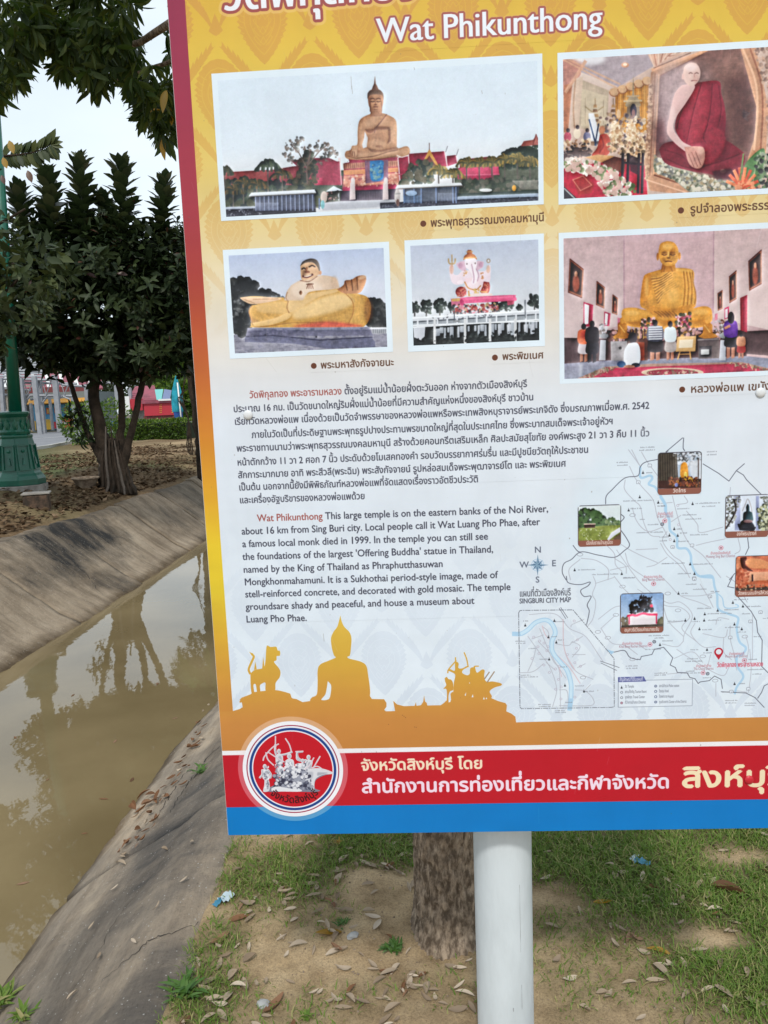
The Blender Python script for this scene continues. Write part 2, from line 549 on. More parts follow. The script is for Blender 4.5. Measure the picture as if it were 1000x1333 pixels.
DK, LN, LF = motif()
E_ = 2.44
def place(loop, ox, oy): return np.asarray(loop, float) * E_ + np.array([ox, oy])
org = T((342, 34))[0]
def damask(y_lo, y_hi, cd, cl, fade):
    dl, ll, sl = [], [], []
    for row in range(-2, 15):
        for c in range(-3, 9):
            ox = org[0] + (c + (row % 2) * .5) * 117 * E_; oy = org[1] + row * 82 * E_
            if not (-120 < ox < TW + 120) or oy < y_lo - 120 or oy > y_hi + 120: continue
            dl += [place(l, ox, oy) for l in DK]
            ll += [place(l, ox, oy) for l in LN]; sl += [place(l, ox, oy) for l in LF]
            for s in (-1, 1):
                dl += [place(l, ox, oy) for l in scroll(0, 0, s, 1)]
            dl += [place([(0, 46 + 18), (6, 60 + 18), (9, 72 + 12), (4, 80 + 8), (0, 84 + 6), (-4, 80 + 8), (-9, 72 + 12), (-6, 60 + 18)], ox, oy)]
    setclip([0, y_lo, TW, y_hi])
    m, x0, y0 = coverage([l if np.sum((np.roll(l, -1, 0) - l)[:, 0] * (np.roll(l, -1, 0) + l)[:, 1]) > 0 else l[::-1] for l in dl])
    lines = np.zeros_like(m)
    for l in ll:
        closed = len(l) > 12
        P = np.vstack([l, l[:1]]) if closed else l
        segs = []
        for a, b in zip(P[:-1], P[1:]):
            d = b - a; L = np.hypot(*d)
            if L < 1e-6: continue
            n = np.array([-d[1], d[0]]) / L * 1.0
            segs.append(np.array([a + n, b + n, b - n, a - n]))
        mm, xx, yy = coverage(segs)
        if mm is not None: lines[yy - y0:yy - y0 + mm.shape[0], xx - x0:xx - x0 + mm.shape[1]] = np.maximum(lines[yy - y0:yy - y0 + mm.shape[0], xx - x0:xx - x0 + mm.shape[1]], mm[:lines.shape[0], :lines.shape[1]])
    m2 = m * (1 - .6 * lines)
    yy = np.arange(y0, y0 + m.shape[0])
    f = np.interp(yy, [a for a, _ in fade], [b for _, b in fade])[:, None]
    comp((m2 * f).astype(np.float32), x0, y0, cd)
    setclip()
ty = lambda y: float(T((600, y))[0, 1])
damask(0, ty(440), (196, 142, 66), None, [(0, .72), (ty(60), .6), (ty(150), .42), (ty(290), .3), (ty(360), .14), (ty(430), 0)])
damask(ty(640), ty(955), (196, 208, 224), None, [(ty(640), 0), (ty(780), .35), (ty(950), .75)])

# ---- left stripe
sx_ = [T((x, y))[0, 0] for x, y in ((240.8, 0), (262.5, 330), (287, 700), (303.4, 926))]
sy_ = [T((x, y))[0, 1] for x, y in ((240.8, 0), (262.5, 330), (287, 700), (303.4, 926))]
xs0 = float(np.interp(ty(-75), sy_, sx_)) + 1.5; stripe = [(0, 0), (sx_[0] + 3, 0)] + list(zip(sx_, sy_)) + [(sx_[-1] - 1, ty(990)), (0, ty(990))]
fill([stripe], ygrad([(-80, (136, 36, 66)), (0, (142, 38, 70)), (120, (150, 42, 68)), (260, (158, 50, 62)), (340, (160, 56, 48)), (400, (172, 74, 42)), (470, (186, 98, 44)), (560, (198, 128, 42)),
                      (640, (212, 160, 44)), (700, (222, 192, 50)), (760, (216, 190, 52)), (830, (206, 160, 56)), (900, (192, 134, 62)), (960, (186, 124, 62))]))

def print_frame(q, inner):
    o = rect_of(q); i = rect_of(inner)
    w = .5 * ((i[0] - o[0]) + (i[1] - o[1]))
    fill([rpoly(o)], (214, 228, 240)); return o, i

PARTS = []          # (name, label, rectangle in texels) cut out later as raised sheets of print
# ---- picture 1: the great seated statue above the river pier
o1, i1 = print_frame([(275.9, 95.2), (706, 70.2), (708, 264.2), (287.4, 289.7)], [(283.8, 104.6), (700, 79.3), (700.7, 260.8), (294.4, 282.4)])
PARTS.append(('printed_photo', 'photo print of a huge seated golden statue above a river pier', o1))
A1, B1, C1 = K(275, 65, 4.545), K(420, 65, 4.545), K(495, 65, 4.545)
setclip(i1)
fill([rpoly(i1)], grad([(i1[1], (206, 221, 236)), ((i1[1] + i1[3]) / 2, (211, 223, 236)), (i1[1] + .75 * (i1[3] - i1[1]), (219, 222, 228)), (i1[3], (205, 208, 215))]))
yb = lambda k, y: y
# far roofs and trees, left
fill([A1([(60, 740), (1100, 700), (1100, 900), (60, 950)])], (70, 78, 70)); fill([C1([(440, 700), (935, 690), (935, 850), (440, 870)])], (78, 84, 72))
fill([A1([(60, 725), (330, 710), (340, 790), (60, 800)])], (150, 70, 72))
fill([A1([(330, 715), (480, 690), (760, 660), (775, 800), (330, 800)])], (140, 66, 76))
fill([A1([(470, 655), (600, 640), (700, 640), (760, 668), (770, 790), (630, 790)])], (136, 52, 72))
fill([A1([(620, 760), (775, 745), (778, 795), (620, 800)])], (170, 56, 84))
for x in (755, 762): stroke(A1([(x, 640), (x + 8, 800)]), 3, (222, 200, 205))
stroke(A1([(420, 700), (460, 760)]), 3, (214, 200, 196))
bits(A1, [(60, 790), (160, 760), (330, 770), (620, 770), (640, 930), (60, 940)], [(36, 48, 46), (48, 62, 52), (28, 36, 40), (58, 62, 48)], 420, 16, 11)
bits(A1, [(410, 600), (440, 545), (520, 510), (600, 540), (680, 530), (740, 590), (770, 610), (720, 650), (640, 690), (560, 720), (460, 660)], [(88, 84, 84), (112, 104, 100), (76, 78, 74), (128, 112, 104)], 170, 8, 12, alpha=.75)
bits(A1, [(520, 660), (570, 600), (620, 640), (640, 760), (560, 800), (500, 780)], [(60, 66, 56), (80, 72, 60), (46, 52, 48)], 110, 12, 13)
stroke(A1([(570, 790), (565, 700), (590, 600)]), 5, (92, 76, 72)); stroke(A1([(567, 700), (520, 610), (470, 560)]), 3, (104, 92, 88)); stroke(A1([(575, 680), (640, 600), (690, 560)]), 3, (104, 92, 88))
def palm(k, x, y, r, col, trunk=None, droop=.7, n=9, w=4, seed=0):
    g = random.Random(seed + int(x))
    if trunk: stroke(k([(x, y), (x + 3, y + trunk)]), 4, (84, 78, 74))
    for i in range(n):
        a = math.pi * (i + .5) / n; c, s = math.cos(a), math.sin(a)
        rr = r * (.8 + .4 * g.random())
        stroke(k([(x, y), (x + c * rr * .6, y - s * rr * .55), (x + c * rr * 1.0, y - s * rr * .35 + droop * rr * .35), (x + c * rr * 1.1, y + droop * rr * .55)]), w, col[i % len(col)], .92, smooth=True)
palm(A1, 335, 690, 68, [(48, 60, 52), (62, 74, 58), (36, 46, 44)], 150, n=11, w=7)
palm(A1, 80, 720, 50, [(44, 52, 46), (66, 66, 50)], 160, w=7)
for x, y in ((190, 790), (270, 800), (130, 830), (420, 740)): palm(A1, x, y, 55, [(72, 66, 46), (104, 80, 52), (44, 52, 44)], 120, w=6)
# plinth of the statue
fill([B1([(0, 660), (100, 660), (110, 800), (0, 800)])], (146, 54, 76))
fill([B1([(152, 640), (445, 625), (455, 800), (120, 840), (128, 670), (160, 665)])], (150, 56, 76))
fill([B1([(122, 672), (445, 655), (447, 690), (124, 705)])], (178, 124, 104)); fill([B1([(122, 712), (447, 695), (448, 722), (130, 742)])], (206, 138, 98))
fill([B1([(128, 745), (450, 728), (452, 790), (120, 812)])], (196, 128, 112)); fill([B1([(118, 812), (470, 790), (470, 825), (118, 835)])], (160, 50, 84))
for i in range(26): stroke(B1([(128 + 12.4 * i, 674 - .5 * i), (128 + 12.4 * i, 700 - .5 * i)]), 2, (140, 78, 74))
bits(B1, [(128, 745), (450, 728), (452, 800), (120, 815)], [(226, 190, 170), (150, 84, 90), (214, 160, 140)], 90, 7, 14)
fill([B1([(250, 655), (388, 650), (388, 775), (255, 790)])], (120, 84, 108)); fill([sclosed(B1, [(280, 658), (356, 655), (360, 700), (358, 760), (320, 778), (284, 762)])], (44, 112, 172))
bits(B1, [(285, 665), (352, 662), (354, 760), (290, 765)], [(74, 142, 186), (30, 88, 150), (110, 150, 160)], 40, 8, 15)
fill([B1([(110, 835), (440, 822), (440, 890), (105, 895)])], (56, 46, 62))
for x in list(range(208, 360, 10)): stroke(B1([(x, 838), (x, 888)]), 2, (86, 78, 92))
for x in (180, 375): fill([B1([(x - 16, 785), (x + 12, 785), (x + 16, 885), (x - 20, 888)])], (206, 192, 196)); fill([ell(B1, x, 775, 12, 20)], (214, 204, 206))
fill([B1([(20, 838), (65, 805), (122, 832)])], (212, 222, 236)); stroke(B1([(95, 835), (97, 905)]), 4, (180, 184, 196))
bits(B1, [(20, 845), (92, 840), (92, 905), (20, 915)], [(40, 44, 42), (180, 140, 140), (60, 60, 56)], 40, 10, 16)
# statue
G0, G1, G2, G3 = (152, 108, 84), (182, 138, 108), (206, 166, 136), (112, 74, 60)
body = [(285, 378), (240, 398), (216, 425), (208, 480), (205, 560), (176, 568), (166, 592), (140, 600), (132, 622), (142, 642), (180, 650), (300, 650), (400, 637), (470, 633), (508, 620), (517, 600), (508, 575), (488, 571), (444, 582), (440, 545), (440, 460), (432, 415), (402, 392), (350, 374)]
fill([sclosed(B1, body)], G1)
fill([B1([(250, 482), (268, 520), (262, 575), (240, 583), (234, 560), (246, 520)])], (212, 215, 222))
fill([B1([(286, 350), (350, 350), (354, 392), (282, 395)])], G0)
fill([ell(B1, 320, 500, 56, 60)], G0, .5, 8); fill([ell(B1, 290, 440, 42, 26)], G2, .55, 8); fill([ell(B1, 365, 436, 34, 24)], G2, .45, 8)
fill([sclosed(B1, [(252, 470), (300, 468), (320, 455), (392, 455), (388, 470), (320, 474), (290, 492), (262, 486)])], G3, .75, 2)
fill([B1([(388, 462), (404, 470), (404, 540), (380, 560), (392, 520)])], G3, .85, 2)
fill([ell(B1, 225, 500, 12, 70)], G2, .5, 5); fill([ell(B1, 424, 490, 10, 70)], G2, .35, 5)
fill([ell(B1, 320, 560, 60, 26)], G2, .5, 5); fill([sclosed(B1, [(262, 575), (300, 588), (345, 592), (400, 580), (440, 576), (440, 590), (345, 606), (290, 602)])], G3, .6, 2)
fill([ell(B1, 190, 610, 34, 30)], G0, .8, 4); fill([sclosed(B1, [(172, 572), (205, 565), (206, 600), (198, 630), (176, 618)])], G2, .85, 2)
stroke(B1([(180, 600), (178, 628)]), 2, G3); stroke(B1([(190, 602), (190, 630)]), 2, G3)
fill([sclosed(B1, [(206, 612), (300, 612), (400, 592), (445, 584), (470, 600), (420, 618), (320, 634), (220, 640)])], G2, .45, 3)
stroke(scurve(B1, [(205, 640), (300, 630), (380, 606), (445, 592)]), 3, G3, .7); stroke(scurve(B1, [(150, 628), (230, 648), (330, 646), (440, 628)]), 3, G3, .6)
stroke(scurve(B1, [(380, 382), (350, 420), (318, 460), (308, 490)]), 3, (120, 84, 78), .8)
fill([ell(B1, 490, 598, 26, 24)], G2, .45, 4); fill([ell(B1, 335, 572, 22, 8)], G3, .5, 2)
fill([sclosed(B1, [(267, 275), (275, 245), (300, 233), (335, 235), (355, 255), (361, 285), (355, 335), (335, 362), (314, 370), (292, 360), (274, 330)])], (158, 112, 86))
fill([sclosed(B1, [(266, 290), (268, 255), (290, 236), (312, 232), (340, 238), (360, 262), (360, 295), (352, 270), (312, 262), (278, 272)])], (106, 80, 66))
fill([B1([(290, 238), (298, 215), (305, 200), (310, 153), (315, 200), (324, 215), (334, 238)])], (128, 92, 78))
fill([ell(B1, 314, 310, 32, 42)], (186, 138, 104), .7, 4)
for x in (297, 332): stroke(scurve(B1, [(x - 14, 292), (x, 287), (x + 12, 292)]), 3, (92, 56, 44)); stroke(scurve(B1, [(x - 12, 304), (x, 308), (x + 12, 303)]), 2.5, (80, 50, 40))
stroke(B1([(314, 290), (312, 322)]), 3, (140, 96, 72)); fill([ell(B1, 314, 324, 9, 4)], (110, 66, 50)); stroke(scurve(B1, [(302, 338), (314, 337), (327, 338)]), 3, (100, 56, 44)); stroke(scurve(B1, [(302, 350), (314, 354), (326, 350)]), 2, (120, 80, 62), .8)
for x in (283, 350): fill([B1([(x - 5, 300), (x + 4, 300), (x + 3, 366), (x - 3, 366)])], (126, 86, 68))
# temple roofs right of the statue
fill([B1([(443, 640), (512, 628), (512, 765), (455, 772)])], (156, 50, 76)); fill([B1([(512, 615), (720, 600), (738, 690), (512, 700)])], (150, 44, 72))
fill([B1([(735, 628), (790, 622), (800, 668), (738, 690)])], (146, 46, 72)); fill([B1([(800, 700), (1010, 680), (1010, 770), (800, 765)])], (176, 58, 92))
fill([B1([(600, 650), (632, 585), (690, 690), (680, 700), (632, 625), (605, 665)])], (206, 154, 84)); fill([B1([(612, 660), (632, 625), (675, 690), (660, 720), (610, 720)])], (120, 70, 66))
for p in ([(446, 640), (458, 770)], [(508, 625), (514, 700)], [(722, 600), (738, 690)], [(790, 622), (798, 668)]): stroke(B1(p), 3, (226, 206, 212))
stroke(B1([(632, 590), (632, 552)]), 2.5, (110, 90, 90)); stroke(B1([(728, 605), (740, 570)]), 2, (120, 120, 132)); stroke(B1([(792, 625), (804, 588)]), 2, (120, 120, 132)); stroke(B1([(440, 625), (470, 636), (505, 625)]), 2.5, (230, 214, 218))
stroke(B1([(450, 738), (512, 734)]), 3, (196, 90, 118)); stroke(B1([(800, 742), (1010, 738)]), 3, (196, 84, 116))
fill([C1([(440, 640), (935, 640), (935, 600), (760, 620)])], (70, 78, 66), .0)
bits(C1, [(730, 600), (800, 585), (935, 560), (935, 700), (700, 700)], [(44, 58, 44), (56, 68, 50), (34, 46, 40)], 190, 15, 21)
fill([C1([(830, 572), (850, 540), (905, 532), (922, 505), (935, 525), (935, 562)])], (164, 92, 84)); stroke(C1([(905, 560), (922, 500), (934, 530)]), 2.5, (120, 60, 60))
fill([C1([(470, 700), (700, 690), (705, 740), (470, 745)])], (186, 62, 96)); fill([C1([(470, 650), (640, 632), (700, 650), (700, 690), (470, 700)])], (150, 74, 74)); stroke(C1([(470, 742), (705, 736)]), 4, (206, 96, 128))
bits(B1, [(500, 690), (560, 650), (640, 665), (660, 790), (460, 800)], [(50, 62, 54), (70, 82, 66), (38, 48, 46), (88, 84, 70)], 150, 14, 22)
for i, (x, y) in enumerate(((345, 715), (430, 735), (510, 670), (585, 670), (660, 665), (735, 650), (810, 645), (885, 665))):
    palm(C1, x, y, 56, [(128, 112, 62), (96, 92, 58), (150, 124, 66), (78, 78, 54)], 130, n=12, w=6, seed=i)
fill([C1([(470, 780), (935, 760), (935, 830), (470, 845)])], (50, 60, 52), .8); bits(C1, [(470, 770), (935, 750), (935, 835), (470, 845)], [(40, 50, 44), (62, 72, 58), (96, 92, 84)], 130, 11, 23, alpha=.7)
fill([C1([(780, 775), (935, 770), (935, 825), (840, 828)])], (150, 146, 140), .6); fill([ell(C1, 625, 830, 38, 10)], (206, 210, 216)); fill([ell(C1, 792, 818, 12, 18)], (204, 150, 60))
# quay, water, pavilion roofs
fill([C1([(450, 850), (935, 830), (935, 850), (450, 868)])], (38, 50, 50)); fill([C1([(450, 868), (935, 848), (935, 870), (450, 890)])], (150, 166, 190))
fill([B1([(0, 905), (100, 895), (440, 885), (445, 925), (0, 950)])], (176, 180, 192)); fill([A1([(80, 935), (620, 915), (620, 990), (80, 1000)])], (48, 48, 60))
fill([C1([(0, 905), (935, 868), (935, 900), (0, 945)])], (48, 50, 66)); bits(C1, [(0, 905), (935, 870), (935, 895), (0, 940)], [(108, 112, 124), (30, 32, 44), (84, 88, 104)], 160, 6, 24, .5)
fill([A1([(85, 930), (260, 925), (260, 938), (85, 944)])], (168, 178, 196)); bits(A1, [(85, 945), (300, 938), (300, 975), (85, 980)], [(140, 146, 160), (30, 30, 40)], 60, 5, 25, .5)
fill([A1([(258, 865), (610, 850), (618, 940), (262, 955)])], (86, 92, 116), .85)
for x in range(262, 615, 26): stroke(A1([(x, 858), (x + 2, 950)]), 3, (140, 152, 184)); 
for x in range(264, 400, 7): stroke(A1([(x, 905), (x, 950)]), 1.6, (150, 160, 188))
fill([A1([(222, 866), (238, 845), (612, 826), (622, 846), (232, 870)])], (208, 216, 228)); stroke(A1([(224, 868), (620, 848)]), 3, (120, 118, 120))
fill([ell(A1, 668, 870, 20, 34)], (190, 176, 170)); fill([ell(A1, 660, 915, 12, 26)], (96, 150, 160)); stroke(A1([(640, 880), (640, 940)]), 4, (70, 90, 130))
fill([C1([(135, 820), (470, 805), (455, 890), (140, 905)])], (70, 78, 96), .9)
for x in (140, 200, 242, 330, 430, 448): stroke(C1([(x, 812), (x + 2, 905)]), 4, (120, 140, 180))
for x in range(345, 450, 9): stroke(C1([(x, 848), (x, 895)]), 1.8, (150, 162, 190))
for x in range(140, 245, 9): stroke(C1([(x, 862), (x, 905)]), 1.8, (110, 150, 200))
fill([ell(C1, 185, 848, 34, 16)], (150, 176, 210)); fill([C1([(90, 820), (100, 800), (478, 786), (488, 802), (100, 824)])], (216, 222, 230)); stroke(C1([(92, 823), (487, 804)]), 3, (130, 124, 124))
fill([ell(C1, 102, 870, 17, 50)], (176, 170, 172)); fill([ell(C1, 105, 905, 10, 22)], (110, 84, 80)); stroke(C1([(88, 852), (118, 850)]), 4, (130, 128, 130))
finish_photo(i1, 1, .012, .05)
setclip()

# ---- picture 2: seated golden round-bellied statue
o2, i2 = print_frame([(290.2, 325.1), (506.7, 314.8), (511.7, 458.8), (299.2, 466.4)], [(297.5, 333), (500.5, 322.5), (503.5, 452), (306, 459.8)])
PARTS.append(('printed_photo', 'photo print of a reclining pot-bellied gold statue on a grey plinth', o2))
P2 = K(285, 310, 4.255); setclip(i2)
fill([rpoly(i2)], grad([(i2[1], (172, 186, 216)), (i2[1] + .35 * (i2[3] - i2[1]), (198, 206, 224)), (i2[3], (214, 216, 224))]))
fill([P2([(80, 535), (500, 520), (935, 500), (935, 640), (85, 645)])], (134, 134, 152))
bits(P2, [(85, 540), (935, 520), (935, 620), (85, 640)], [(160, 160, 174), (104, 104, 124), (146, 146, 162)], 220, 14, 31, .35, .6, 0)
bits(P2, [(62, 235), (140, 225), (230, 260), (300, 315), (330, 330), (330, 420), (170, 440), (180, 530), (80, 535)], [(30, 32, 34), (44, 46, 46), (22, 24, 28)], 380, 18, 32)
bits(P2, [(85, 340), (140, 350), (130, 440), (85, 440)], [(120, 122, 126), (90, 94, 96)], 22, 8, 33, alpha=.6); bits(P2, [(280, 320), (360, 320), (365, 345), (280, 345)], [(44, 46, 50), (90, 94, 100)], 26, 7, 36)
bits(P2, [(800, 340), (880, 345), (928, 380), (930, 495), (830, 495)], [(34, 38, 38), (48, 50, 50), (26, 28, 30)], 130, 16, 34)
fill([P2([(845, 500), (930, 497), (930, 528), (850, 530)])], (176, 180, 190)); stroke(P2([(845, 500), (930, 498)]), 5, (210, 214, 224))
for x in range(855, 930, 11): stroke(P2([(x, 506), (x, 526)]), 2.5, (70, 74, 84))
Y0, Y1, Y2, Y3 = (198, 152, 78), (222, 184, 122), (226, 206, 178), (128, 80, 44)
fill([sclosed(P2, [(400, 262), (450, 235), (530, 210), (600, 208), (650, 225), (668, 270), (680, 320), (560, 400), (380, 380), (372, 310)])], (210, 186, 164))
fill([ell(P2, 490, 285, 90, 50)], (226, 208, 192), .7, 8); fill([ell(P2, 640, 250, 22, 40)], (190, 160, 134), .6, 5)
fill([sclosed(P2, [(118, 330), (150, 325), (205, 322), (300, 328), (360, 330), (370, 345), (470, 345), (500, 300), (620, 285), (690, 280), (760, 305), (820, 325), (842, 370), (838, 430), (815, 480), (760, 495), (500, 494), (200, 495), (178, 485), (180, 450), (165, 410), (180, 375), (215, 368), (160, 360)])], Y0)
fill([sclosed(P2, [(205, 370), (300, 352), (380, 350), (470, 350), (460, 400), (380, 420), (230, 410)])], Y1, .8, 5); fill([sclosed(P2, [(400, 420), (520, 350), (640, 312), (720, 318), (740, 370), (600, 420), (440, 450)])], (228, 200, 150), .75, 8)
fill([sclosed(P2, [(380, 345), (460, 345), (490, 310), (600, 290), (655, 285), (650, 300), (560, 325), (470, 375), (400, 410), (385, 390)])], (220, 186, 132), .9, 2)
fill([sclosed(P2, [(170, 400), (190, 440), (230, 470), (200, 490), (182, 470), (175, 430)])], Y3, .45, 3)
stroke(scurve(P2, [(185, 370), (168, 402), (178, 450), (190, 480)]), 3, Y3, .7); stroke(scurve(P2, [(700, 305), (740, 350), (745, 410), (715, 480)]), 3, (170, 116, 60), .9); stroke(scurve(P2, [(385, 350), (378, 385), (390, 415)]), 3, Y3, .6)
fill([sclosed(P2, [(185, 470), (260, 455), (320, 440), (375, 415), (400, 425), (380, 450), (300, 478), (210, 492)])], Y1); stroke(scurve(P2, [(200, 492), (300, 484), (400, 470), (600, 468), (780, 486)]), 3, Y3, .4)
fill([sclosed(P2, [(400, 492), (470, 476), (600, 462), (700, 470), (800, 490), (600, 500)])], (196, 70, 66), .8, 6)
fill([ell(P2, 830, 400, 24, 70)], (150, 96, 56), .55, 6)
fill([sclosed(P2, [(118, 332), (150, 326), (220, 326), (300, 328), (350, 336), (300, 350), (230, 362), (180, 366), (140, 350)])], (214, 180, 148)); stroke(P2([(190, 340), (330, 336)]), 2.5, Y3, .6); stroke(P2([(130, 335), (200, 362)]), 2.5, Y3, .4)
fill([sclosed(P2, [(655, 285), (690, 260), (700, 235), (735, 230), (765, 212), (800, 206), (815, 218), (812, 250), (785, 300), (740, 308), (690, 305)])], (176, 122, 84))
for p in ([(700, 240), (712, 290)], [(735, 230), (742, 290)], [(765, 218), (770, 285)]): stroke(P2(p), 3.5, (108, 66, 40))
fill([ell(P2, 795, 218, 22, 10, -15)], (206, 170, 140), .8, 2)
fill([sclosed(P2, [(452, 155), (470, 130), (510, 116), (540, 122), (556, 150), (560, 195), (540, 210), (500, 230), (462, 232), (454, 200)])], (206, 168, 134))
fill([sclosed(P2, [(450, 155), (468, 128), (510, 113), (545, 124), (560, 160), (558, 190), (546, 160), (520, 135), (480, 138)])], (96, 84, 78)); fill([ell(P2, 562, 192, 8, 12)], (190, 140, 108))
stroke(scurve(P2, [(460, 172), (472, 166), (484, 174)]), 4, (60, 44, 40)); stroke(scurve(P2, [(500, 160), (518, 152), (534, 160)]), 4, (60, 44, 40)); stroke(P2([(488, 165), (484, 186)]), 6, (150, 96, 66)); fill([ell(P2, 490, 188, 16, 7)], (120, 70, 50)); stroke(scurve(P2, [(466, 212), (490, 216), (520, 202)]), 6, (90, 44, 40)); stroke(scurve(P2, [(474, 211), (490, 212), (512, 204)]), 3, (232, 220, 206))
fill([ell(P2, 475, 195, 12, 20)], (110, 72, 54), .45, 3); stroke(scurve(P2, [(452, 235), (500, 240), (545, 212)]), 3, (130, 86, 66), .8)
for dx in (-18, -6, 6, 18): stroke(P2([(505 + dx * .5, 252), (505 + dx, 280)]), 2.5, (110, 66, 50))
stroke(P2([(486, 256), (524, 254)]), 2.5, (110, 66, 50)); fill([ell(P2, 454, 303, 8, 12)], (120, 78, 50)); stroke(scurve(P2, [(380, 300), (372, 330), (384, 350)]), 3, (150, 108, 82), .6)
fill([P2([(158, 500), (830, 492), (855, 540), (150, 545)])], (98, 98, 124)); fill([P2([(145, 545), (300, 535), (560, 560), (845, 545), (865, 575), (868, 605), (600, 612), (420, 585), (145, 575)])], (86, 88, 116))
fill([P2([(160, 498), (835, 492), (838, 506), (160, 512)])], (134, 134, 156)); stroke(P2([(150, 545), (300, 540), (560, 566), (850, 548)]), 3, (50, 50, 72)); fill([ell(P2, 258, 537, 5, 4), ell(P2, 540, 547, 5, 5)], (24, 24, 34))
bits(P2, [(158, 505), (850, 500), (860, 600), (600, 605), (150, 570)], [(112, 112, 138), (74, 74, 100)], 160, 9, 35, .5, .5, 0)
finish_photo(i2, 1, .014, .05); setclip()

# ---- picture 3: pink-white elephant-headed statue above a bridge
o3, i3 = print_frame([(527, 313.4), (707.9, 303.5), (709.7, 449.8), (531, 458.8)], [(534.6, 320.2), (701.3, 311.8), (701.6, 442), (538.3, 450.4)])
PARTS.append(('printed_photo', 'photo print of a pink elephant-headed statue above a white bridge', o3))
P3 = K(520, 298, 5.0); setclip(i3)
fill([rpoly(i3)], grad([(i3[1], (176, 186, 208)), (i3[1] + .6 * (i3[3] - i3[1]), (204, 210, 220)), (i3[3], (200, 206, 214))]))
for x, y, r in ((100, 510, 30), (176, 508, 40), (264, 500, 42), (335, 505, 22), (880, 470, 42), (700, 495, 40), (622, 495, 22), (650, 510, 24), (780, 510, 16)):
    bits(P3, [(x - r, y), (x - r * .6, y - r), (x + r * .6, y - r), (x + r, y), (x + r * .6, y + r), (x - r * .6, y + r)], [(34, 44, 42), (50, 62, 56), (24, 32, 32)], int(r * 1.7), 9, int(x)); stroke(P3([(x, y + r * .6), (x, y + r * 1.9)]), 4, (50, 50, 50))
WH, PK, PK2 = (222, 208, 220), (206, 176, 196), (170, 130, 156)
fill([ell(P3, 402, 410, 36, 34)], (158, 58, 62)); fill([sclosed(P3, [(540, 345), (578, 340), (590, 380), (575, 420), (530, 415), (525, 380)])], (160, 62, 60))
bits(P3, [(372, 385), (430, 380), (438, 435), (378, 440)], [(214, 150, 120), (196, 110, 96)], 40, 4, 41); bits(P3, [(535, 350), (585, 350), (575, 412), (530, 410)], [(214, 150, 120), (196, 110, 96)], 34, 4, 42)
fill([sclosed(P3, [(325, 240), (352, 240), (352, 290), (380, 300), (420, 270), (520, 275), (560, 270), (590, 235), (594, 300), (585, 345), (540, 345), (530, 400), (470, 420), (430, 380), (420, 350), (385, 365), (345, 350), (328, 300)])], WH)
fill([sclosed(P3, [(425, 320), (540, 320), (535, 390), (500, 415), (450, 400), (430, 370)])], (226, 204, 214)); fill([ell(P3, 480, 370, 44, 30)], (234, 222, 230), .6, 4)
fill([sclosed(P3, [(368, 228), (400, 212), (430, 215), (432, 270), (410, 272), (385, 255)])], PK); fill([sclosed(P3, [(550, 215), (520, 208), (505, 215), (500, 270), (525, 262), (545, 245)])], PK); fill([ell(P3, 400, 240, 16, 18), ell(P3, 530, 235, 14, 18)], PK2, .7, 2)
fill([sclosed(P3, [(425, 215), (435, 190), (465, 178), (495, 188), (505, 225), (500, 265), (510, 310), (500, 350), (480, 362), (470, 345), (476, 310), (455, 270), (432, 250)])], (232, 224, 234)); stroke(scurve(P3, [(470, 230), (480, 280), (486, 320), (482, 352)]), 3, PK2, .7); stroke(scurve(P3, [(500, 260), (516, 300), (508, 340)]), 3, PK2, .6)
fill([ell(P3, 440, 228, 4, 5), ell(P3, 494, 224, 4, 5)], (90, 60, 70)); fill([sclosed(P3, [(415, 205), (425, 175), (455, 160), (490, 170), (505, 200), (480, 185), (445, 188)])], (172, 102, 62)); fill([P3([(440, 165), (444, 138), (468, 136), (476, 165)])], (168, 96, 66)); stroke(P3([(438, 150), (476, 148)]), 3, (196, 150, 96)); stroke(P3([(420, 192), (500, 186)]), 3, (210, 160, 90))
stroke(P3([(342, 170), (343, 245)]), 4, (176, 150, 110)); stroke(scurve(P3, [(320, 195), (324, 222), (342, 228), (360, 222), (364, 195)]), 4, (176, 150, 110)); fill([ell(P3, 580, 208, 13, 15)], (150, 130, 110)); fill([ell(P3, 580, 208, 7, 9)], (204, 208, 216))
fill([ell(P3, 340, 262, 13, 32)], (196, 150, 130), .7, 2); fill([ell(P3, 578, 262, 12, 26)], (196, 150, 120), .6, 2); fill([ell(P3, 398, 348, 22, 14)], (232, 220, 230))
stroke(scurve(P3, [(425, 345), (450, 385), (500, 395), (530, 370)]), 3.5, (196, 140, 90)); bits(P3, [(420, 270), (445, 270), (440, 310), (420, 310)], [(190, 140, 90), (210, 170, 120)], 10, 5, 43); bits(P3, [(480, 392), (530, 390), (520, 420), (485, 420)], [(196, 150, 80), (214, 180, 120)], 16, 6, 44); bits(P3, [(530, 290), (550, 285), (548, 325), (528, 330)], [(190, 130, 90)], 8, 5, 45)
fill([sclosed(P3, [(440, 425), (500, 420), (590, 418), (600, 435), (500, 440), (440, 440)])], (226, 206, 206)); stroke(P3([(450, 405), (455, 435)]), 5, (200, 150, 96)); stroke(P3([(530, 408), (570, 412)]), 4, (200, 150, 96))
fill([P3([(335, 455), (400, 448), (400, 500), (340, 500)])], (206, 120, 150)); fill([P3([(340, 455), (440, 448), (440, 470), (342, 472)])], (210, 170, 110))
bits(P3, [(345, 490), (640, 485), (640, 550), (350, 555)], [(170, 90, 80), (60, 50, 60), (190, 160, 120), (206, 130, 150), (40, 44, 54), (150, 60, 60)], 190, 8, 46)
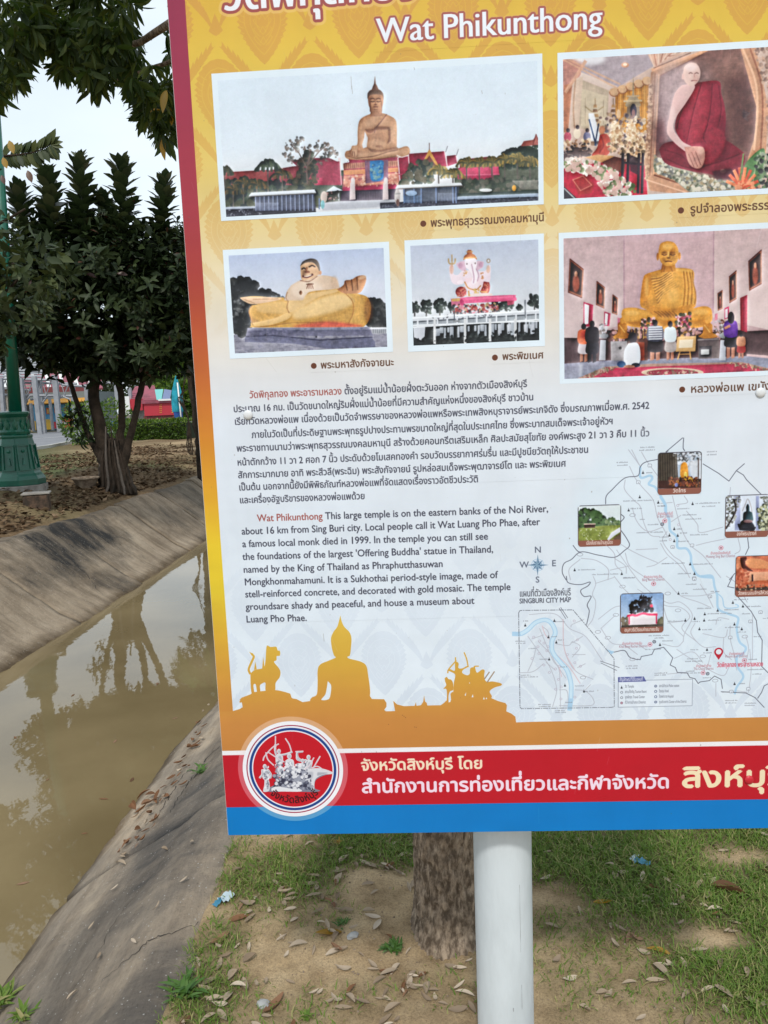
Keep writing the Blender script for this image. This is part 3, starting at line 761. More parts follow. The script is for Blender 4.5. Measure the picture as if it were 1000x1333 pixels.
fill([sclosed(P3, [(392, 470), (400, 450), (430, 445), (730, 430), (755, 440), (762, 465), (720, 470), (440, 485), (415, 498), (398, 495)])], (222, 96, 142)); fill([sclosed(P3, [(395, 470), (405, 455), (420, 470), (418, 495), (400, 495)])], (190, 60, 110)); fill([P3([(700, 470), (750, 465), (745, 490), (705, 498)])], (170, 60, 90)); fill([P3([(430, 452), (740, 436), (742, 446), (432, 462)])], (240, 130, 170), .8, 1)
fill([P3([(85, 575), (400, 555), (700, 538), (910, 525), (910, 555), (500, 580), (88, 605)])], (206, 212, 222)); fill([P3([(85, 605), (500, 582), (910, 560), (910, 600), (500, 625), (88, 640)])], (150, 158, 168))
bits(P3, [(200, 560), (640, 540), (640, 575), (200, 590)], [(90, 90, 100), (220, 222, 230)], 60, 6, 47, .6)
fill([P3([(88, 640), (910, 590), (912, 725), (90, 765)])], (24, 28, 30)); fill([P3([(90, 640), (170, 635), (165, 700), (150, 730), (95, 705)])], (196, 202, 214)); fill([P3([(235, 650), (270, 648), (265, 695), (235, 700)])], (160, 168, 180))
for i, x in enumerate(range(275, 910, 22)):
    if i % 5 != 4: stroke(P3([(x, 648 - (x - 275) * .07), (x, 690 + 18 * math.sin(x) - (x - 275) * .05)]), 7 if i % 3 else 12, (170, 178, 190))
for x in (640, 700, 810, 850): fill([P3([(x, 622), (x + 28, 620), (x + 26, 680), (x + 4, 685)])], (182, 188, 200))
for y0_, y1_ in ((580, 530), (606, 556), (640, 590), (628, 600)): stroke(P3([(88, y0_), (910, y1_)]), 4, (226, 232, 240) if y0_ != 606 else (96, 102, 112))
for x in range(120, 910, 64): stroke(P3([(x, 604 - x * .06), (x, 640 - x * .06)]), 5, (214, 220, 230))
for x in (230, 428, 590, 755): stroke(P3([(x, 590), (x, 760)]), 8, (204, 208, 214)); 
stroke(P3([(358, 520), (358, 600)]), 3, (70, 74, 84)); stroke(P3([(818, 465), (820, 580)]), 4, (110, 116, 126)); stroke(P3([(355, 602), (390, 600)]), 5, (120, 124, 130))
bits(P3, [(90, 710), (910, 660), (912, 725), (90, 765)], [(18, 24, 26), (40, 46, 48), (50, 56, 56)], 120, 10, 48, .6)
finish_photo(i3, 1, .014, .04); setclip()

# ---- picture 5: gold seated statue in a pink hall with visitors
i5r = 1022
o5 = rect_of([(727, 303.4), (i5r + 6, 288), (i5r + 6, 487), (729, 500.5)]); i5 = rect_of([(734, 310), (i5r, 297), (i5r, 481), (734.5, 493.7)])
fill([rpoly(o5)], (214, 228, 240)); PARTS.append(('printed_photo', 'photo print of visitors before a gold seated statue in a pink hall', o5))
P5 = K(720, 290, 3.5714); setclip(i5)
fill([rpoly(i5)], (192, 164, 168)); fill([P5([(50, 60), (330, 50), (330, 470), (50, 560)])], grad([(i5[1], (182, 156, 160)), (i5[3] - 120, (204, 186, 188))])); fill([P5([(745, 20), (1100, 10), (1100, 520), (745, 440)])], grad([(i5[1], (188, 162, 164)), (i5[3] - 120, (212, 194, 194))]))
fill([P5([(330, 50), (745, 40), (745, 470), (330, 470)])], (190, 160, 166)); stroke(P5([(330, 60), (330, 420)]), 4, (158, 124, 140), .6); stroke(P5([(300, 70), (300, 440)]), 3, (196, 168, 176), .5); stroke(P5([(747, 40), (745, 420)]), 4, (150, 116, 130), .7)
fill([P5([(300, 60), (745, 40), (745, 60), (300, 85)])], (196, 166, 178), .5, 6)
fill([P5([(50, 535), (260, 540), (260, 640), (50, 660)])], (66, 48, 54)); fill([P5([(890, 505), (1100, 495), (1100, 625), (890, 610)])], (74, 54, 58)); fill([P5([(250, 500), (900, 500), (900, 640), (250, 640)])], (62, 40, 44))
fill([P5([(50, 655), (260, 640), (900, 620), (1100, 640), (1100, 760), (50, 760)])], grad([(T((800, 465))[0, 1], (112, 112, 134)), (T((800, 485))[0, 1], (142, 146, 166))]))
fill([P5([(110, 725), (240, 670), (460, 655), (880, 648), (1100, 700), (1100, 720)])], (170, 132, 122)); fill([P5([(180, 718), (290, 675), (860, 655), (1040, 692), (900, 700), (400, 718)])], (176, 48, 78))
bits(P5, [(120, 722), (240, 672), (300, 672), (200, 720)], [(196, 170, 140), (150, 60, 70), (120, 110, 90)], 70, 6, 51, .5); bits(P5, [(800, 652), (880, 650), (1060, 698), (980, 700)], [(196, 170, 140), (150, 60, 70), (120, 110, 90)], 90, 6, 52, .5)
fill([ell(P5, 555, 696, 145, 22)], (206, 180, 160)); fill([ell(P5, 555, 698, 120, 17)], (160, 60, 76)); bits(P5, [(430, 690), (680, 688), (670, 706), (440, 708)], [(206, 180, 160), (150, 50, 70), (120, 110, 90)], 60, 6, 53, .5)
def wallpic(q, seed):
    fill([P5(q)], (92, 44, 38)); c = np.array(q, float); m = c.mean(0); fill([P5(m + (c - m) * .82)], (52, 34, 34)); stroke(np.vstack([P5(m + (c - m) * .9), P5(m + (c - m) * .9)[:1]]), 2, (186, 120, 84), .8)
    h = c[:, 1].max() - c[:, 1].min(); w = c[:, 0].max() - c[:, 0].min()
    fill([ell(P5, m[0], m[1] + .1 * h, w * .22, h * .22)], (160, 78, 60), .85, 1); fill([ell(P5, m[0], m[1] - .14 * h, w * .1, h * .07)], (186, 130, 104))
wallpic([(78, 165), (143, 215), (135, 352), (70, 325)], 1); wallpic([(203, 270), (242, 300), (238, 400), (200, 382)], 2); wallpic([(277, 333), (302, 350), (299, 430), (274, 420)], 3)
wallpic([(908, 178), (970, 123), (970, 285), (912, 318)], 4); wallpic([(818, 250), (853, 220), (853, 355), (820, 375)], 5); wallpic([(765, 328), (788, 312), (788, 400), (766, 410)], 6)
fill([P5([(142, 368), (187, 382), (182, 480), (142, 485)])], (176, 50, 84)); fill([P5([(146, 376), (168, 384), (164, 470), (146, 474)])], (226, 224, 232)); fill([P5([(238, 412), (268, 422), (262, 480), (236, 480)])], (176, 60, 90)); fill([P5([(242, 420), (256, 424), (252, 475), (240, 475)])], (220, 214, 222)); fill([P5([(300, 440), (315, 444), (312, 480), (300, 480)])], (200, 120, 140))
fill([P5([(870, 350), (903, 335), (902, 510), (872, 500)])], (164, 44, 66)); stroke(P5([(887, 350), (887, 505)]), 2, (110, 26, 44)); fill([P5([(797, 398), (818, 388), (818, 440), (797, 450)])], (196, 60, 100)); fill([P5([(800, 404), (812, 398), (812, 440), (800, 445)])], (222, 214, 222)); fill([P5([(752, 425), (765, 420), (765, 450), (752, 455)])], (200, 120, 140))
GA, GB, GC, GD = (176, 112, 36), (206, 144, 58), (232, 186, 104), (110, 62, 22)
fill([sclosed(P5, [(318, 425), (330, 400), (380, 395), (430, 405), (560, 410), (640, 400), (700, 388), (732, 398), (740, 425), (735, 460), (690, 485), (560, 495), (380, 485), (330, 465)])], GB)
fill([sclosed(P5, [(318, 425), (330, 400), (380, 397), (440, 415), (480, 445), (440, 462), (360, 460), (330, 450)])], (212, 154, 66), .9, 2); fill([ell(P5, 370, 420, 34, 12)], GC, .6, 4); fill([ell(P5, 690, 415, 34, 14)], GC, .5, 4); fill([sclosed(P5, [(340, 462), (480, 452), (600, 456), (720, 450), (700, 478), (540, 490), (380, 480)])], GA, .8, 3)
fill([sclosed(P5, [(440, 235), (500, 218), (560, 210), (648, 220), (655, 280), (664, 330), (660, 385), (600, 410), (480, 415), (425, 400), (405, 378), (412, 300), (422, 250)])], GB)
fill([sclosed(P5, [(424, 250), (455, 238), (460, 290), (440, 350), (445, 385), (415, 385), (408, 350), (414, 290)])], (198, 132, 50)); fill([ell(P5, 436, 300, 9, 46)], GC, .5, 4)
for k_ in range(9): stroke(scurve(P5, [(455 + k_ * 4, 262 + k_ * 14), (500 + k_ * 2, 255 + k_ * 10), (545 + k_ * 4, 225 + k_ * 9)]), 3.5, GD, .55); stroke(scurve(P5, [(455 + k_ * 4, 257 + k_ * 14), (500 + k_ * 2, 250 + k_ * 10), (545 + k_ * 4, 220 + k_ * 9)]), 2.5, GC, .6)
fill([sclosed(P5, [(530, 270), (590, 230), (600, 300), (600, 380), (520, 390), (500, 350)])], (214, 158, 72), .7, 5); fill([ell(P5, 560, 340, 26, 34)], GC, .45, 6)
for k_ in range(7): stroke(scurve(P5, [(600 + k_ * 7, 225), (606 + k_ * 8, 300), (598 + k_ * 9, 385)]), 3, GD if k_ % 2 else GC, .45)
stroke(scurve(P5, [(648, 222), (652, 280), (664, 330), (660, 380)]), 4, GD, .5); fill([P5([(560, 212), (650, 218), (650, 232), (566, 224)])], GC, .5, 2)
fill([sclosed(P5, [(410, 372), (440, 380), (500, 395), (560, 400), (640, 380), (662, 388), (600, 430), (540, 445), (470, 432)])], (196, 132, 50)); 
for k_ in range(6): stroke(scurve(P5, [(470 + k_ * 17, 412), (490 + k_ * 16, 425), (505 + k_ * 15, 440)]), 2.5, GD, .6)
fill([ell(P5, 535, 428, 36, 8)], GD, .4, 3)
fill([P5([(510, 180), (565, 180), (572, 225), (500, 232)])], GA); stroke(P5([(520, 205), (515, 228)]), 3, GD, .6); stroke(P5([(548, 205), (555, 228)]), 3, GD, .6)
fill([sclosed(P5, [(490, 135), (498, 100), (520, 88), (540, 86), (565, 95), (582, 125), (582, 165), (568, 192), (540, 202), (512, 194), (495, 170)])], GB); fill([ell(P5, 487, 158, 6, 18), ell(P5, 588, 155, 6, 18)], GA); fill([ell(P5, 535, 112, 26, 14)], GC, .55, 4); fill([ell(P5, 560, 150, 16, 30)], GA, .5, 4)
for x in (518, 556): fill([ell(P5, x, 140, 13, 6)], GD, .55, 1.5); stroke(scurve(P5, [(x - 12, 147), (x, 151), (x + 12, 147)]), 2.5, (90, 48, 20))
stroke(P5([(537, 135), (536, 160)]), 3.5, GC, .9); fill([ell(P5, 537, 164, 9, 4)], GD, .8); stroke(scurve(P5, [(522, 181), (537, 179), (553, 181)]), 3, (96, 50, 22)); fill([ell(P5, 515, 170, 8, 10)], GD, .35, 2)
bits(P5, [(410, 450), (470, 445), (470, 500), (410, 500)], [(206, 120, 140), (226, 190, 196), (150, 60, 80), (60, 60, 40)], 60, 6, 54); bits(P5, [(570, 430), (640, 420), (640, 500), (570, 505)], [(206, 120, 140), (232, 206, 210), (160, 60, 90), (60, 60, 40)], 100, 7, 55)
bits(P5, [(260, 500), (760, 490), (770, 540), (260, 550)], [(60, 44, 34), (120, 80, 40), (180, 130, 60), (40, 34, 34), (96, 60, 60), (196, 150, 150)], 260, 8, 56); bits(P5, [(740, 450), (800, 450), (800, 520), (760, 530)], [(170, 170, 176), (120, 80, 60), (210, 180, 190)], 50, 6, 58)
for x in (322, 718): fill([sclosed(P5, [(x - 44, 530), (x - 22, 510), (x - 20, 470), (x, 462), (x + 22, 475), (x + 24, 510), (x + 46, 528), (x, 540)])], GA); fill([ell(P5, x, 455, 11, 15)], GB); stroke(P5([(x - 14, 476), (x + 12, 510)]), 3, GC, .7)
for x in (365, 380, 400, 420): stroke(P5([(x, 485), (x, 540)]), 2.5, (206, 170, 100), .8)
fill([P5([(268, 552), (345, 550), (340, 640), (270, 640)])], (140, 136, 142)); fill([ell(P5, 313, 583, 7, 7)], (40, 36, 40)); fill([P5([(350, 540), (440, 540), (440, 640), (350, 640)])], (84, 50, 46)); fill([P5([(395, 555), (425, 555), (425, 640), (395, 640)])], (150, 70, 50))
fill([P5([(672, 540), (772, 535), (772, 630), (676, 632)])], (86, 74, 76)); fill([P5([(680, 575), (738, 572), (736, 625), (680, 628)])], (58, 54, 60)); fill([P5([(688, 590), (726, 588), (726, 612), (688, 614)])], (190, 192, 196)); stroke(P5([(672, 545), (772, 540)]), 3, (140, 128, 128))
fill([P5([(578, 530), (666, 526), (662, 598), (569, 600)])], (206, 168, 116)); fill([P5([(588, 545), (652, 542), (648, 580), (584, 583)])], (222, 208, 184)); stroke(P5([(590, 600), (580, 634)]), 4, (196, 150, 90)); stroke(P5([(636, 598), (640, 634)]), 4, (196, 150, 90)); stroke(P5([(584, 612), (640, 610)]), 3, (196, 150, 90))
for x in (232, 790): fill([P5([(x - 12, 545), (x + 14, 545), (x + 12, 640), (x - 18, 640)])], (176, 180, 192)); fill([ell(P5, x + 4, 525, 22, 14)], (150, 152, 160)); bits(P5, [(x - 14, 470), (x + 20, 470), (x + 22, 515), (x - 16, 515)], [(170, 174, 186), (206, 206, 216), (120, 110, 110)], 30, 6, x)
def visitor(x, y, h, shirt, low, skin=(176, 120, 100), hair=(30, 24, 30), w=1.0, skirt=False, legs=None):
    hw = h * .14 * w; s = P5
    for d in (-.4, .4): fill([s([(x + d * hw - .3 * hw, y + h * .55), (x + d * hw + .35 * hw, y + h * .55), (x + d * hw + .25 * hw, y + h * .97), (x + d * hw - .3 * hw, y + h)])], legs or skin)
    fill([sclosed(s, [(x - hw * .9, y + h * .48), (x + hw * .9, y + h * .48), (x + hw, y + h * (.72 if skirt else .76)), (x - hw, y + h * (.72 if skirt else .76))])], low)
    fill([sclosed(s, [(x - hw * .5, y + h * .14), (x + hw * .5, y + h * .14), (x + hw * 1.1, y + h * .22), (x + hw, y + h * .5), (x - hw, y + h * .5), (x - hw * 1.1, y + h * .22)])], shirt)
    fill([ell(s, x, y + h * .075, h * .062, h * .08)], hair)
visitor(143, 470, 178, (214, 116, 84), (196, 188, 196)); fill([ell(P5, 143, 520, 14, 20)], (200, 60, 60), .5, 3)
visitor(182, 456, 196, (34, 30, 38), (36, 34, 44), legs=(38, 36, 46)); visitor(475, 452, 190, (90, 92, 110), (44, 38, 44), w=1.25)
for y in range(486, 550, 11): stroke(P5([(446, y), (506, y - 2)]), 4, (206, 210, 220))
visitor(545, 458, 182, (208, 218, 226), (170, 160, 160), w=.95); visitor(826, 424, 208, (96, 50, 150), (26, 22, 30), w=.95, skirt=True); fill([ell(P5, 828, 442, 15, 28)], (28, 20, 28)); stroke(P5([(800, 490), (820, 480)]), 8, (190, 130, 110)); visitor(874, 512, 118, (190, 130, 100), (170, 60, 60), w=1.1)
fill([ell(P5, 370, 535, 21, 26)], (32, 26, 34)); fill([sclosed(P5, [(350, 560), (392, 560), (406, 600), (398, 655), (336, 660), (330, 600)])], (216, 220, 230)); fill([ell(P5, 318, 658, 20, 15)], (40, 70, 110)); fill([ell(P5, 385, 662, 20, 10)], (30, 34, 60)); fill([ell(P5, 355, 668, 26, 7)], (186, 130, 110))
fill([P5([(120, 660), (140, 655), (135, 710), (122, 712)])], (200, 204, 216), .5, 4); fill([P5([(225, 650), (240, 650), (236, 690), (226, 690)])], (190, 194, 208), .4, 4)
finish_photo(i5, 1, .012, .03); setclip()
# ---- picture 4: shrine interior with a framed portrait of a seated monk
o4 = rect_of([(725.6, 68.8), (i5r + 6, 50.5), (i5r + 6, 249.5), (727.2, 268.2)]); i4 = rect_of([(733, 77), (i5r, 60), (i5r, 243), (733.8, 259.5)])
fill([rpoly(o4)], (214, 228, 240)); PARTS.append(('printed_photo', 'photo print of a shrine with a framed portrait of a monk in maroon robes', o4))
P4 = K(720, 55, 3.5714); setclip(i4)
fill([rpoly(i4)], (196, 170, 158))
fill([P4([(45, 75), (140, 90), (130, 150), (45, 250)])], (176, 120, 108)); fill([P4([(140, 60), (440, 40), (470, 110), (300, 210), (130, 140)])], (164, 150, 158)); fill([P4([(130, 140), (300, 205), (290, 235), (125, 170)])], (206, 186, 176))
fill([P4([(120, 170), (260, 225), (250, 420), (110, 400)])], (178, 160, 140)); fill([P4([(132, 215), (250, 250), (248, 400), (130, 390)])], (192, 176, 152)); stroke(P4([(150, 260), (150, 380)]), 2, (150, 130, 110), .7); stroke(P4([(235, 270), (235, 380)]), 2, (150, 130, 110), .7); stroke(scurve(P4, [(150, 300), (190, 325), (235, 300)]), 3, (150, 126, 90), .8)
fill([ell(P4, 175, 80, 70, 26)], (232, 234, 240), .8, 10); fill([ell(P4, 335, 106, 18, 12)], (206, 150, 120)); fill([ell(P4, 335, 104, 10, 7)], (240, 220, 200))
for a_, b_ in (((45, 80), (300, 215)), ((60, 75), (310, 195))): stroke(P4([a_, b_]), 5, (206, 160, 130), .7)
fill([P4([(50, 200), (90, 190), (70, 420), (50, 420)])], (166, 104, 76)); fill([P4([(95, 170), (140, 160), (120, 400), (85, 400)])], (198, 174, 156)); stroke(scurve(P4, [(105, 170), (95, 300), (100, 400)]), 4, (160, 120, 96), .8); stroke(P4([(150, 90), (100, 170), (60, 230)]), 10, (206, 156, 128), .8)
fill([P4([(290, 240), (445, 190), (440, 420), (290, 420)])], (182, 122, 50))
for k_ in range(11): stroke(P4([(300 + k_ * 14, 238 - k_ * 4), (300 + k_ * 14, 400)]), 3, (214, 160, 84) if k_ % 2 else (140, 90, 40), .7)
for k_ in range(5): fill([ell(P4, 285 + k_ * 38, 232 - k_ * 13, 24, 20)], (206, 166, 128)); stroke(ell(P4, 285 + k_ * 38, 232 - k_ * 13, 22, 20, 0, 14, 0, 180), 3, (150, 96, 66), .8)
fill([P4([(335, 290), (350, 260), (368, 245), (373, 150), (378, 245), (395, 260), (408, 290), (405, 300), (340, 300)])], (150, 132, 106)); fill([P4([(345, 300), (402, 300), (405, 355), (340, 358)])], (130, 110, 92)); fill([ell(P4, 374, 320, 15, 34)], (50, 44, 60)); fill([ell(P4, 374, 330, 8, 18)], (120, 84, 84)); stroke(P4([(330, 275), (412, 272)]), 5, (186, 164, 130)); stroke(P4([(345, 252), (400, 250)]), 4, (176, 150, 116))
for x in (196, 280):
    for j, (y, w) in enumerate(((290, 6), (312, 9), (334, 13), (358, 17), (378, 20))): fill([P4([(x - w, y), (x + w, y), (x + w + 3, y + 14), (x - w - 3, y + 14)])], (126, 92, 66) if j % 2 else (176, 136, 92))
    stroke(P4([(x, 262), (x, 300)]), 2, (140, 110, 80))
fill([ell(P4, 305, 335, 10, 22)], (206, 170, 130)); bits(P4, [(180, 380), (250, 330), (430, 345), (430, 470), (180, 480)], [(150, 120, 100), (206, 190, 170), (80, 70, 80), (180, 150, 120), (110, 84, 80)], 180, 8, 61)
fill([P4([(165, 330), (190, 330), (225, 460), (175, 460)])], (222, 228, 238), .9, 2); stroke(P4([(168, 360), (200, 480)]), 4, (50, 70, 110)); stroke(P4([(212, 380), (195, 480)]), 4, (50, 60, 90))
fill([P4([(45, 590), (120, 560), (430, 560), (440, 730), (45, 740)])], (172, 28, 52))
for x, y in ((68, 440), (112, 425), (158, 440)): fill([ell(P4, x, y, 17, 24)], {68: (176, 70, 90), 112: (222, 206, 186), 158: (110, 108, 140)}[x]); fill([ell(P4, x + 2, y - 30, 9, 10)], (60, 44, 50))
bits(P4, [(50, 460), (170, 450), (175, 520), (50, 530)], [(206, 180, 140), (226, 206, 180), (150, 110, 80), (60, 50, 50)], 90, 7, 62); bits(P4, [(50, 500), (170, 490), (170, 540), (50, 545)], [(30, 26, 34), (80, 60, 60)], 40, 7, 63, 2.5, .8, 90)
fill([sclosed(P4, [(218, 430), (250, 428), (266, 460), (258, 520), (200, 535), (180, 525), (205, 490)])], (172, 62, 48)); fill([ell(P4, 228, 408, 14, 19)], (196, 130, 96)); stroke(scurve(P4, [(225, 440), (235, 480), (215, 515)]), 4, (120, 36, 36), .7)
fill([P4([(148, 535), (210, 522), (285, 530), (230, 560)])], (196, 146, 96)); fill([P4([(228, 558), (285, 532), (340, 545), (330, 610), (250, 590)])], (104, 50, 40))
for cx_, cy_, rx_, ry_ in ((297, 430, 32, 60), (368, 440, 30, 82), (410, 500, 26, 70)): fill([ell(P4, cx_, cy_, rx_ * .8, ry_ * .85)], (214, 190, 156)); bits(P4, [(cx_ - rx_, cy_), (cx_ - rx_ * .6, cy_ - ry_), (cx_ + rx_ * .6, cy_ - ry_), (cx_ + rx_, cy_), (cx_ + rx_, cy_ + ry_), (cx_ - rx_, cy_ + ry_)], [(228, 208, 180), (200, 160, 120), (236, 222, 204), (170, 130, 96)], 90, 6, cx_)
bits(P4, [(250, 470), (345, 460), (430, 480), (420, 560), (320, 530), (255, 510)], [(226, 200, 170), (150, 110, 90), (206, 170, 130), (110, 90, 70)], 110, 7, 64)
for x in (325, 350, 400, 418): stroke(P4([(x, 520), (x - 5, 700)]), 8, (34, 24, 34))
stroke(P4([(330, 560), (420, 570)]), 6, (40, 28, 36)); fill([P4([(350, 520), (400, 540), (400, 620), (360, 600)])], (44, 30, 40), .8)
bits(P4, [(50, 545), (110, 540), (200, 560), (290, 600), (360, 660), (370, 715), (250, 715), (180, 620), (90, 600), (50, 590)], [(226, 220, 214), (206, 196, 190), (240, 236, 230), (96, 110, 70), (206, 170, 160)], 330, 10, 65)
fill([P4([(90, 640), (145, 615), (190, 660), (180, 700), (120, 712)])], (160, 40, 44)); stroke(P4([(92, 640), (140, 622), (180, 665), (128, 690), (92, 640)]), 3, (206, 110, 96)); fill([P4([(50, 670), (110, 725), (50, 735)])], (50, 46, 56)); stroke(P4([(52, 680), (100, 726)]), 3, (190, 186, 190)); bits(P4, [(355, 660), (385, 665), (380, 700), (355, 700)], [(90, 120, 70)], 8, 8, 66)
# big gilt frame and portrait
fill([P4([(455, 140), (700, 40), (890, 20), (960, 120), (1000, 330), (990, 500), (960, 690), (600, 705), (430, 640)])], (186, 134, 100)); fill([P4([(460, 130), (500, 160), (470, 620), (430, 645), (425, 560)])], (168, 126, 100))
fill([P4([(430, 600), (470, 612), (700, 690), (640, 712), (450, 690)])], (188, 138, 108)); bits(P4, [(445, 180), (462, 180), (445, 640), (428, 640)], [(140, 104, 84), (206, 170, 140)], 120, 5, 67); stroke(P4([(492, 150), (468, 620)]), 4, (226, 170, 130)); stroke(P4([(475, 145), (450, 620)]), 3, (120, 70, 50), .8); stroke(P4([(462, 130), (690, 48)]), 9, (214, 160, 126)); stroke(P4([(500, 155), (720, 45)]), 4, (120, 66, 46)); stroke(P4([(470, 120), (640, 50)]), 3, (130, 90, 74)); stroke(P4([(435, 640), (640, 706)]), 4, (226, 180, 150)); stroke(P4([(470, 618), (700, 694)]), 4, (120, 66, 46))
fill([P4([(440, 55), (640, 40), (470, 118)])], (206, 166, 146))
for k_ in range(9): stroke(P4([(450 + 20 * k_, 56 - k_), (470 + 10 * k_, 115 - 7 * k_)]), 3, (150, 96, 80) if k_ % 2 else (226, 200, 184), .8)
port = [(498, 158), (720, 40), (870, 25), (930, 180), (945, 300), (940, 430), (900, 560), (960, 690), (700, 700), (590, 650), (472, 600)]
fill([P4(port)], (112, 76, 70)); sv = list(CLIP)
fill([ell(P4, 560, 330, 90, 230)], (190, 176, 190), .55, 30); fill([ell(P4, 600, 200, 150, 110)], (186, 164, 166), .5, 30); fill([ell(P4, 880, 300, 60, 210)], (74, 46, 46), .7, 26); fill([ell(P4, 850, 110, 80, 60)], (150, 110, 98), .5, 22); fill([ell(P4, 500, 440, 30, 80)], (92, 50, 56), .8, 16)
fill([sclosed(P4, [(470, 520), (520, 560), (640, 600), (760, 640), (850, 650), (840, 700), (660, 705), (560, 640), (474, 600)])], (150, 146, 130)); bits(P4, [(474, 520), (560, 590), (700, 620), (840, 655), (830, 700), (660, 700), (560, 640), (474, 600)], [(196, 196, 176), (84, 90, 70), (150, 130, 100), (110, 110, 110), (214, 206, 190)], 240, 8, 68)
fill([sclosed(P4, [(492, 500), (520, 470), (600, 455), (720, 440), (800, 455), (870, 500), (892, 530), (880, 580), (830, 635), (720, 612), (600, 590), (520, 560)])], (112, 26, 40))
fill([sclosed(P4, [(600, 300), (640, 205), (680, 188), (770, 182), (782, 240), (798, 300), (803, 380), (790, 470), (760, 520), (700, 500), (620, 480), (570, 410), (575, 350)])], (134, 32, 50)); fill([sclosed(P4, [(650, 215), (700, 200), (720, 300), (700, 430), (640, 470), (620, 400)])], (170, 50, 66), .65, 12); fill([ell(P4, 790, 450, 30, 110)], (78, 14, 28), .5, 12)
for q in ([(640, 210), (600, 310), (575, 400)], [(690, 190), (650, 330), (620, 470)], [(740, 190), (730, 320), (700, 450)], [(770, 200), (780, 330), (740, 480)], [(740, 400), (770, 430), (800, 440)], [(720, 380), (700, 450), (760, 510)]): stroke(scurve(P4, q), 3, (84, 14, 30), .6)
fill([sclosed(P4, [(700, 430), (760, 400), (800, 430), (790, 500), (740, 560), (700, 560), (710, 480)])], (140, 34, 50), .8, 4); stroke(scurve(P4, [(530, 545), (640, 585), (760, 560), (870, 520)]), 4, (70, 10, 22), .6); stroke(scurve(P4, [(520, 500), (600, 530), (640, 580)]), 3, (70, 10, 22), .5)
fill([sclosed(P4, [(598, 200), (640, 195), (660, 210), (620, 280), (572, 350), (560, 400), (600, 460), (650, 490), (640, 520), (590, 490), (540, 440), (530, 400), (545, 320), (565, 240)])], (214, 178, 176)); fill([ell(P4, 556, 360, 14, 60)], (232, 206, 206), .6, 6)
fill([sclosed(P4, [(610, 488), (660, 484), (700, 492), (706, 540), (690, 582), (660, 586), (630, 560)])], (196, 140, 128)); 
for q in ([(630, 520), (655, 580)], [(645, 512), (672, 578)], [(662, 508), (686, 570)]): stroke(P4(q), 2.5, (130, 76, 70), .8)
fill([ell(P4, 686, 505, 16, 18)], (216, 170, 156), .8, 3); fill([ell(P4, 790, 600, 14, 10)], (186, 126, 110)); fill([sclosed(P4, [(740, 600), (830, 590), (840, 630), (760, 636)])], (46, 14, 24), .8, 3)
fill([sclosed(P4, [(604, 140), (612, 112), (640, 96), (668, 102), (684, 130), (682, 165), (664, 195), (640, 205), (618, 190), (606, 165)])], (216, 184, 176)); fill([ell(P4, 640, 118, 30, 18)], (232, 212, 212), .7, 6); fill([ell(P4, 604, 160, 6, 14)], (214, 176, 170))
for x in (640, 668): stroke(scurve(P4, [(x - 8, 146), (x, 142), (x + 8, 146)]), 2.5, (130, 96, 92), .9)
stroke(P4([(656, 146), (658, 162)]), 2.5, (176, 130, 124), .9); stroke(scurve(P4, [(643, 180), (656, 178), (669, 179)]), 2.5, (140, 84, 84), .9); fill([ell(P4, 664, 170, 14, 20)], (186, 140, 132), .4, 4)
fill([P4([(870, 25), (940, 15), (1000, 300), (985, 520), (940, 560), (945, 300)])], (190, 140, 110)); stroke(scurve(P4, [(880, 25), (940, 180), (950, 320), (935, 500)]), 6, (222, 176, 144)); stroke(scurve(P4, [(915, 25), (965, 180), (975, 320), (965, 500)]), 5, (150, 96, 74)); bits(P4, [(930, 20), (1085, 20), (1085, 500), (990, 500), (1000, 300)], [(130, 100, 90), (196, 160, 140), (160, 130, 116)], 260, 8, 69)
bits(P4, [(880, 330), (935, 290), (940, 350), (890, 360)], [(60, 44, 50), (84, 64, 66)], 20, 12, 71, .3)
fill([sclosed(P4, [(880, 600), (905, 550), (960, 500), (985, 505), (975, 600), (960, 660), (900, 680)])], (84, 120, 74)); stroke(scurve(P4, [(965, 510), (940, 590), (930, 650)]), 3, (150, 170, 130)); bits(P4, [(940, 520), (1085, 500), (1085, 690), (950, 690)], [(60, 80, 60), (96, 120, 84), (150, 160, 140), (50, 50, 50)], 120, 10, 72)
for a_ in range(8): t_ = math.radians(200 + a_ * 20); stroke(P4([(880, 680), (880 + 75 * math.cos(t_), 680 + 95 * math.sin(t_))]), 9, (206, 84, 56) if a_ % 2 else (224, 126, 84))
stroke(P4([(870, 640), (885, 520)]), 5, (96, 120, 70)); bits(P4, [(850, 650), (940, 650), (940, 690), (850, 690)], [(206, 90, 60), (230, 150, 110)], 40, 8, 73)
finish_photo(i4, 1, .012, .06); setclip()

# ---- title
outlined('วัดพิกุลทอง', (291, 13.5), (545, -2.0), 62, (226, 230, 238), [(17, (226, 190, 120), .55), (8.5, (150, 70, 66), 1)], 2.6)
outlined('Wat Phikunthong', (491, 54.2), (784, 38.0), 38.5, (224, 232, 242), [(9, (206, 160, 110), .35), (6.0, (156, 84, 78), 1)], 1.6)
PARTS.append(('title_lettering', None, rect_of([(486, 20), (792, 3), (792, 52), (486, 66)])))

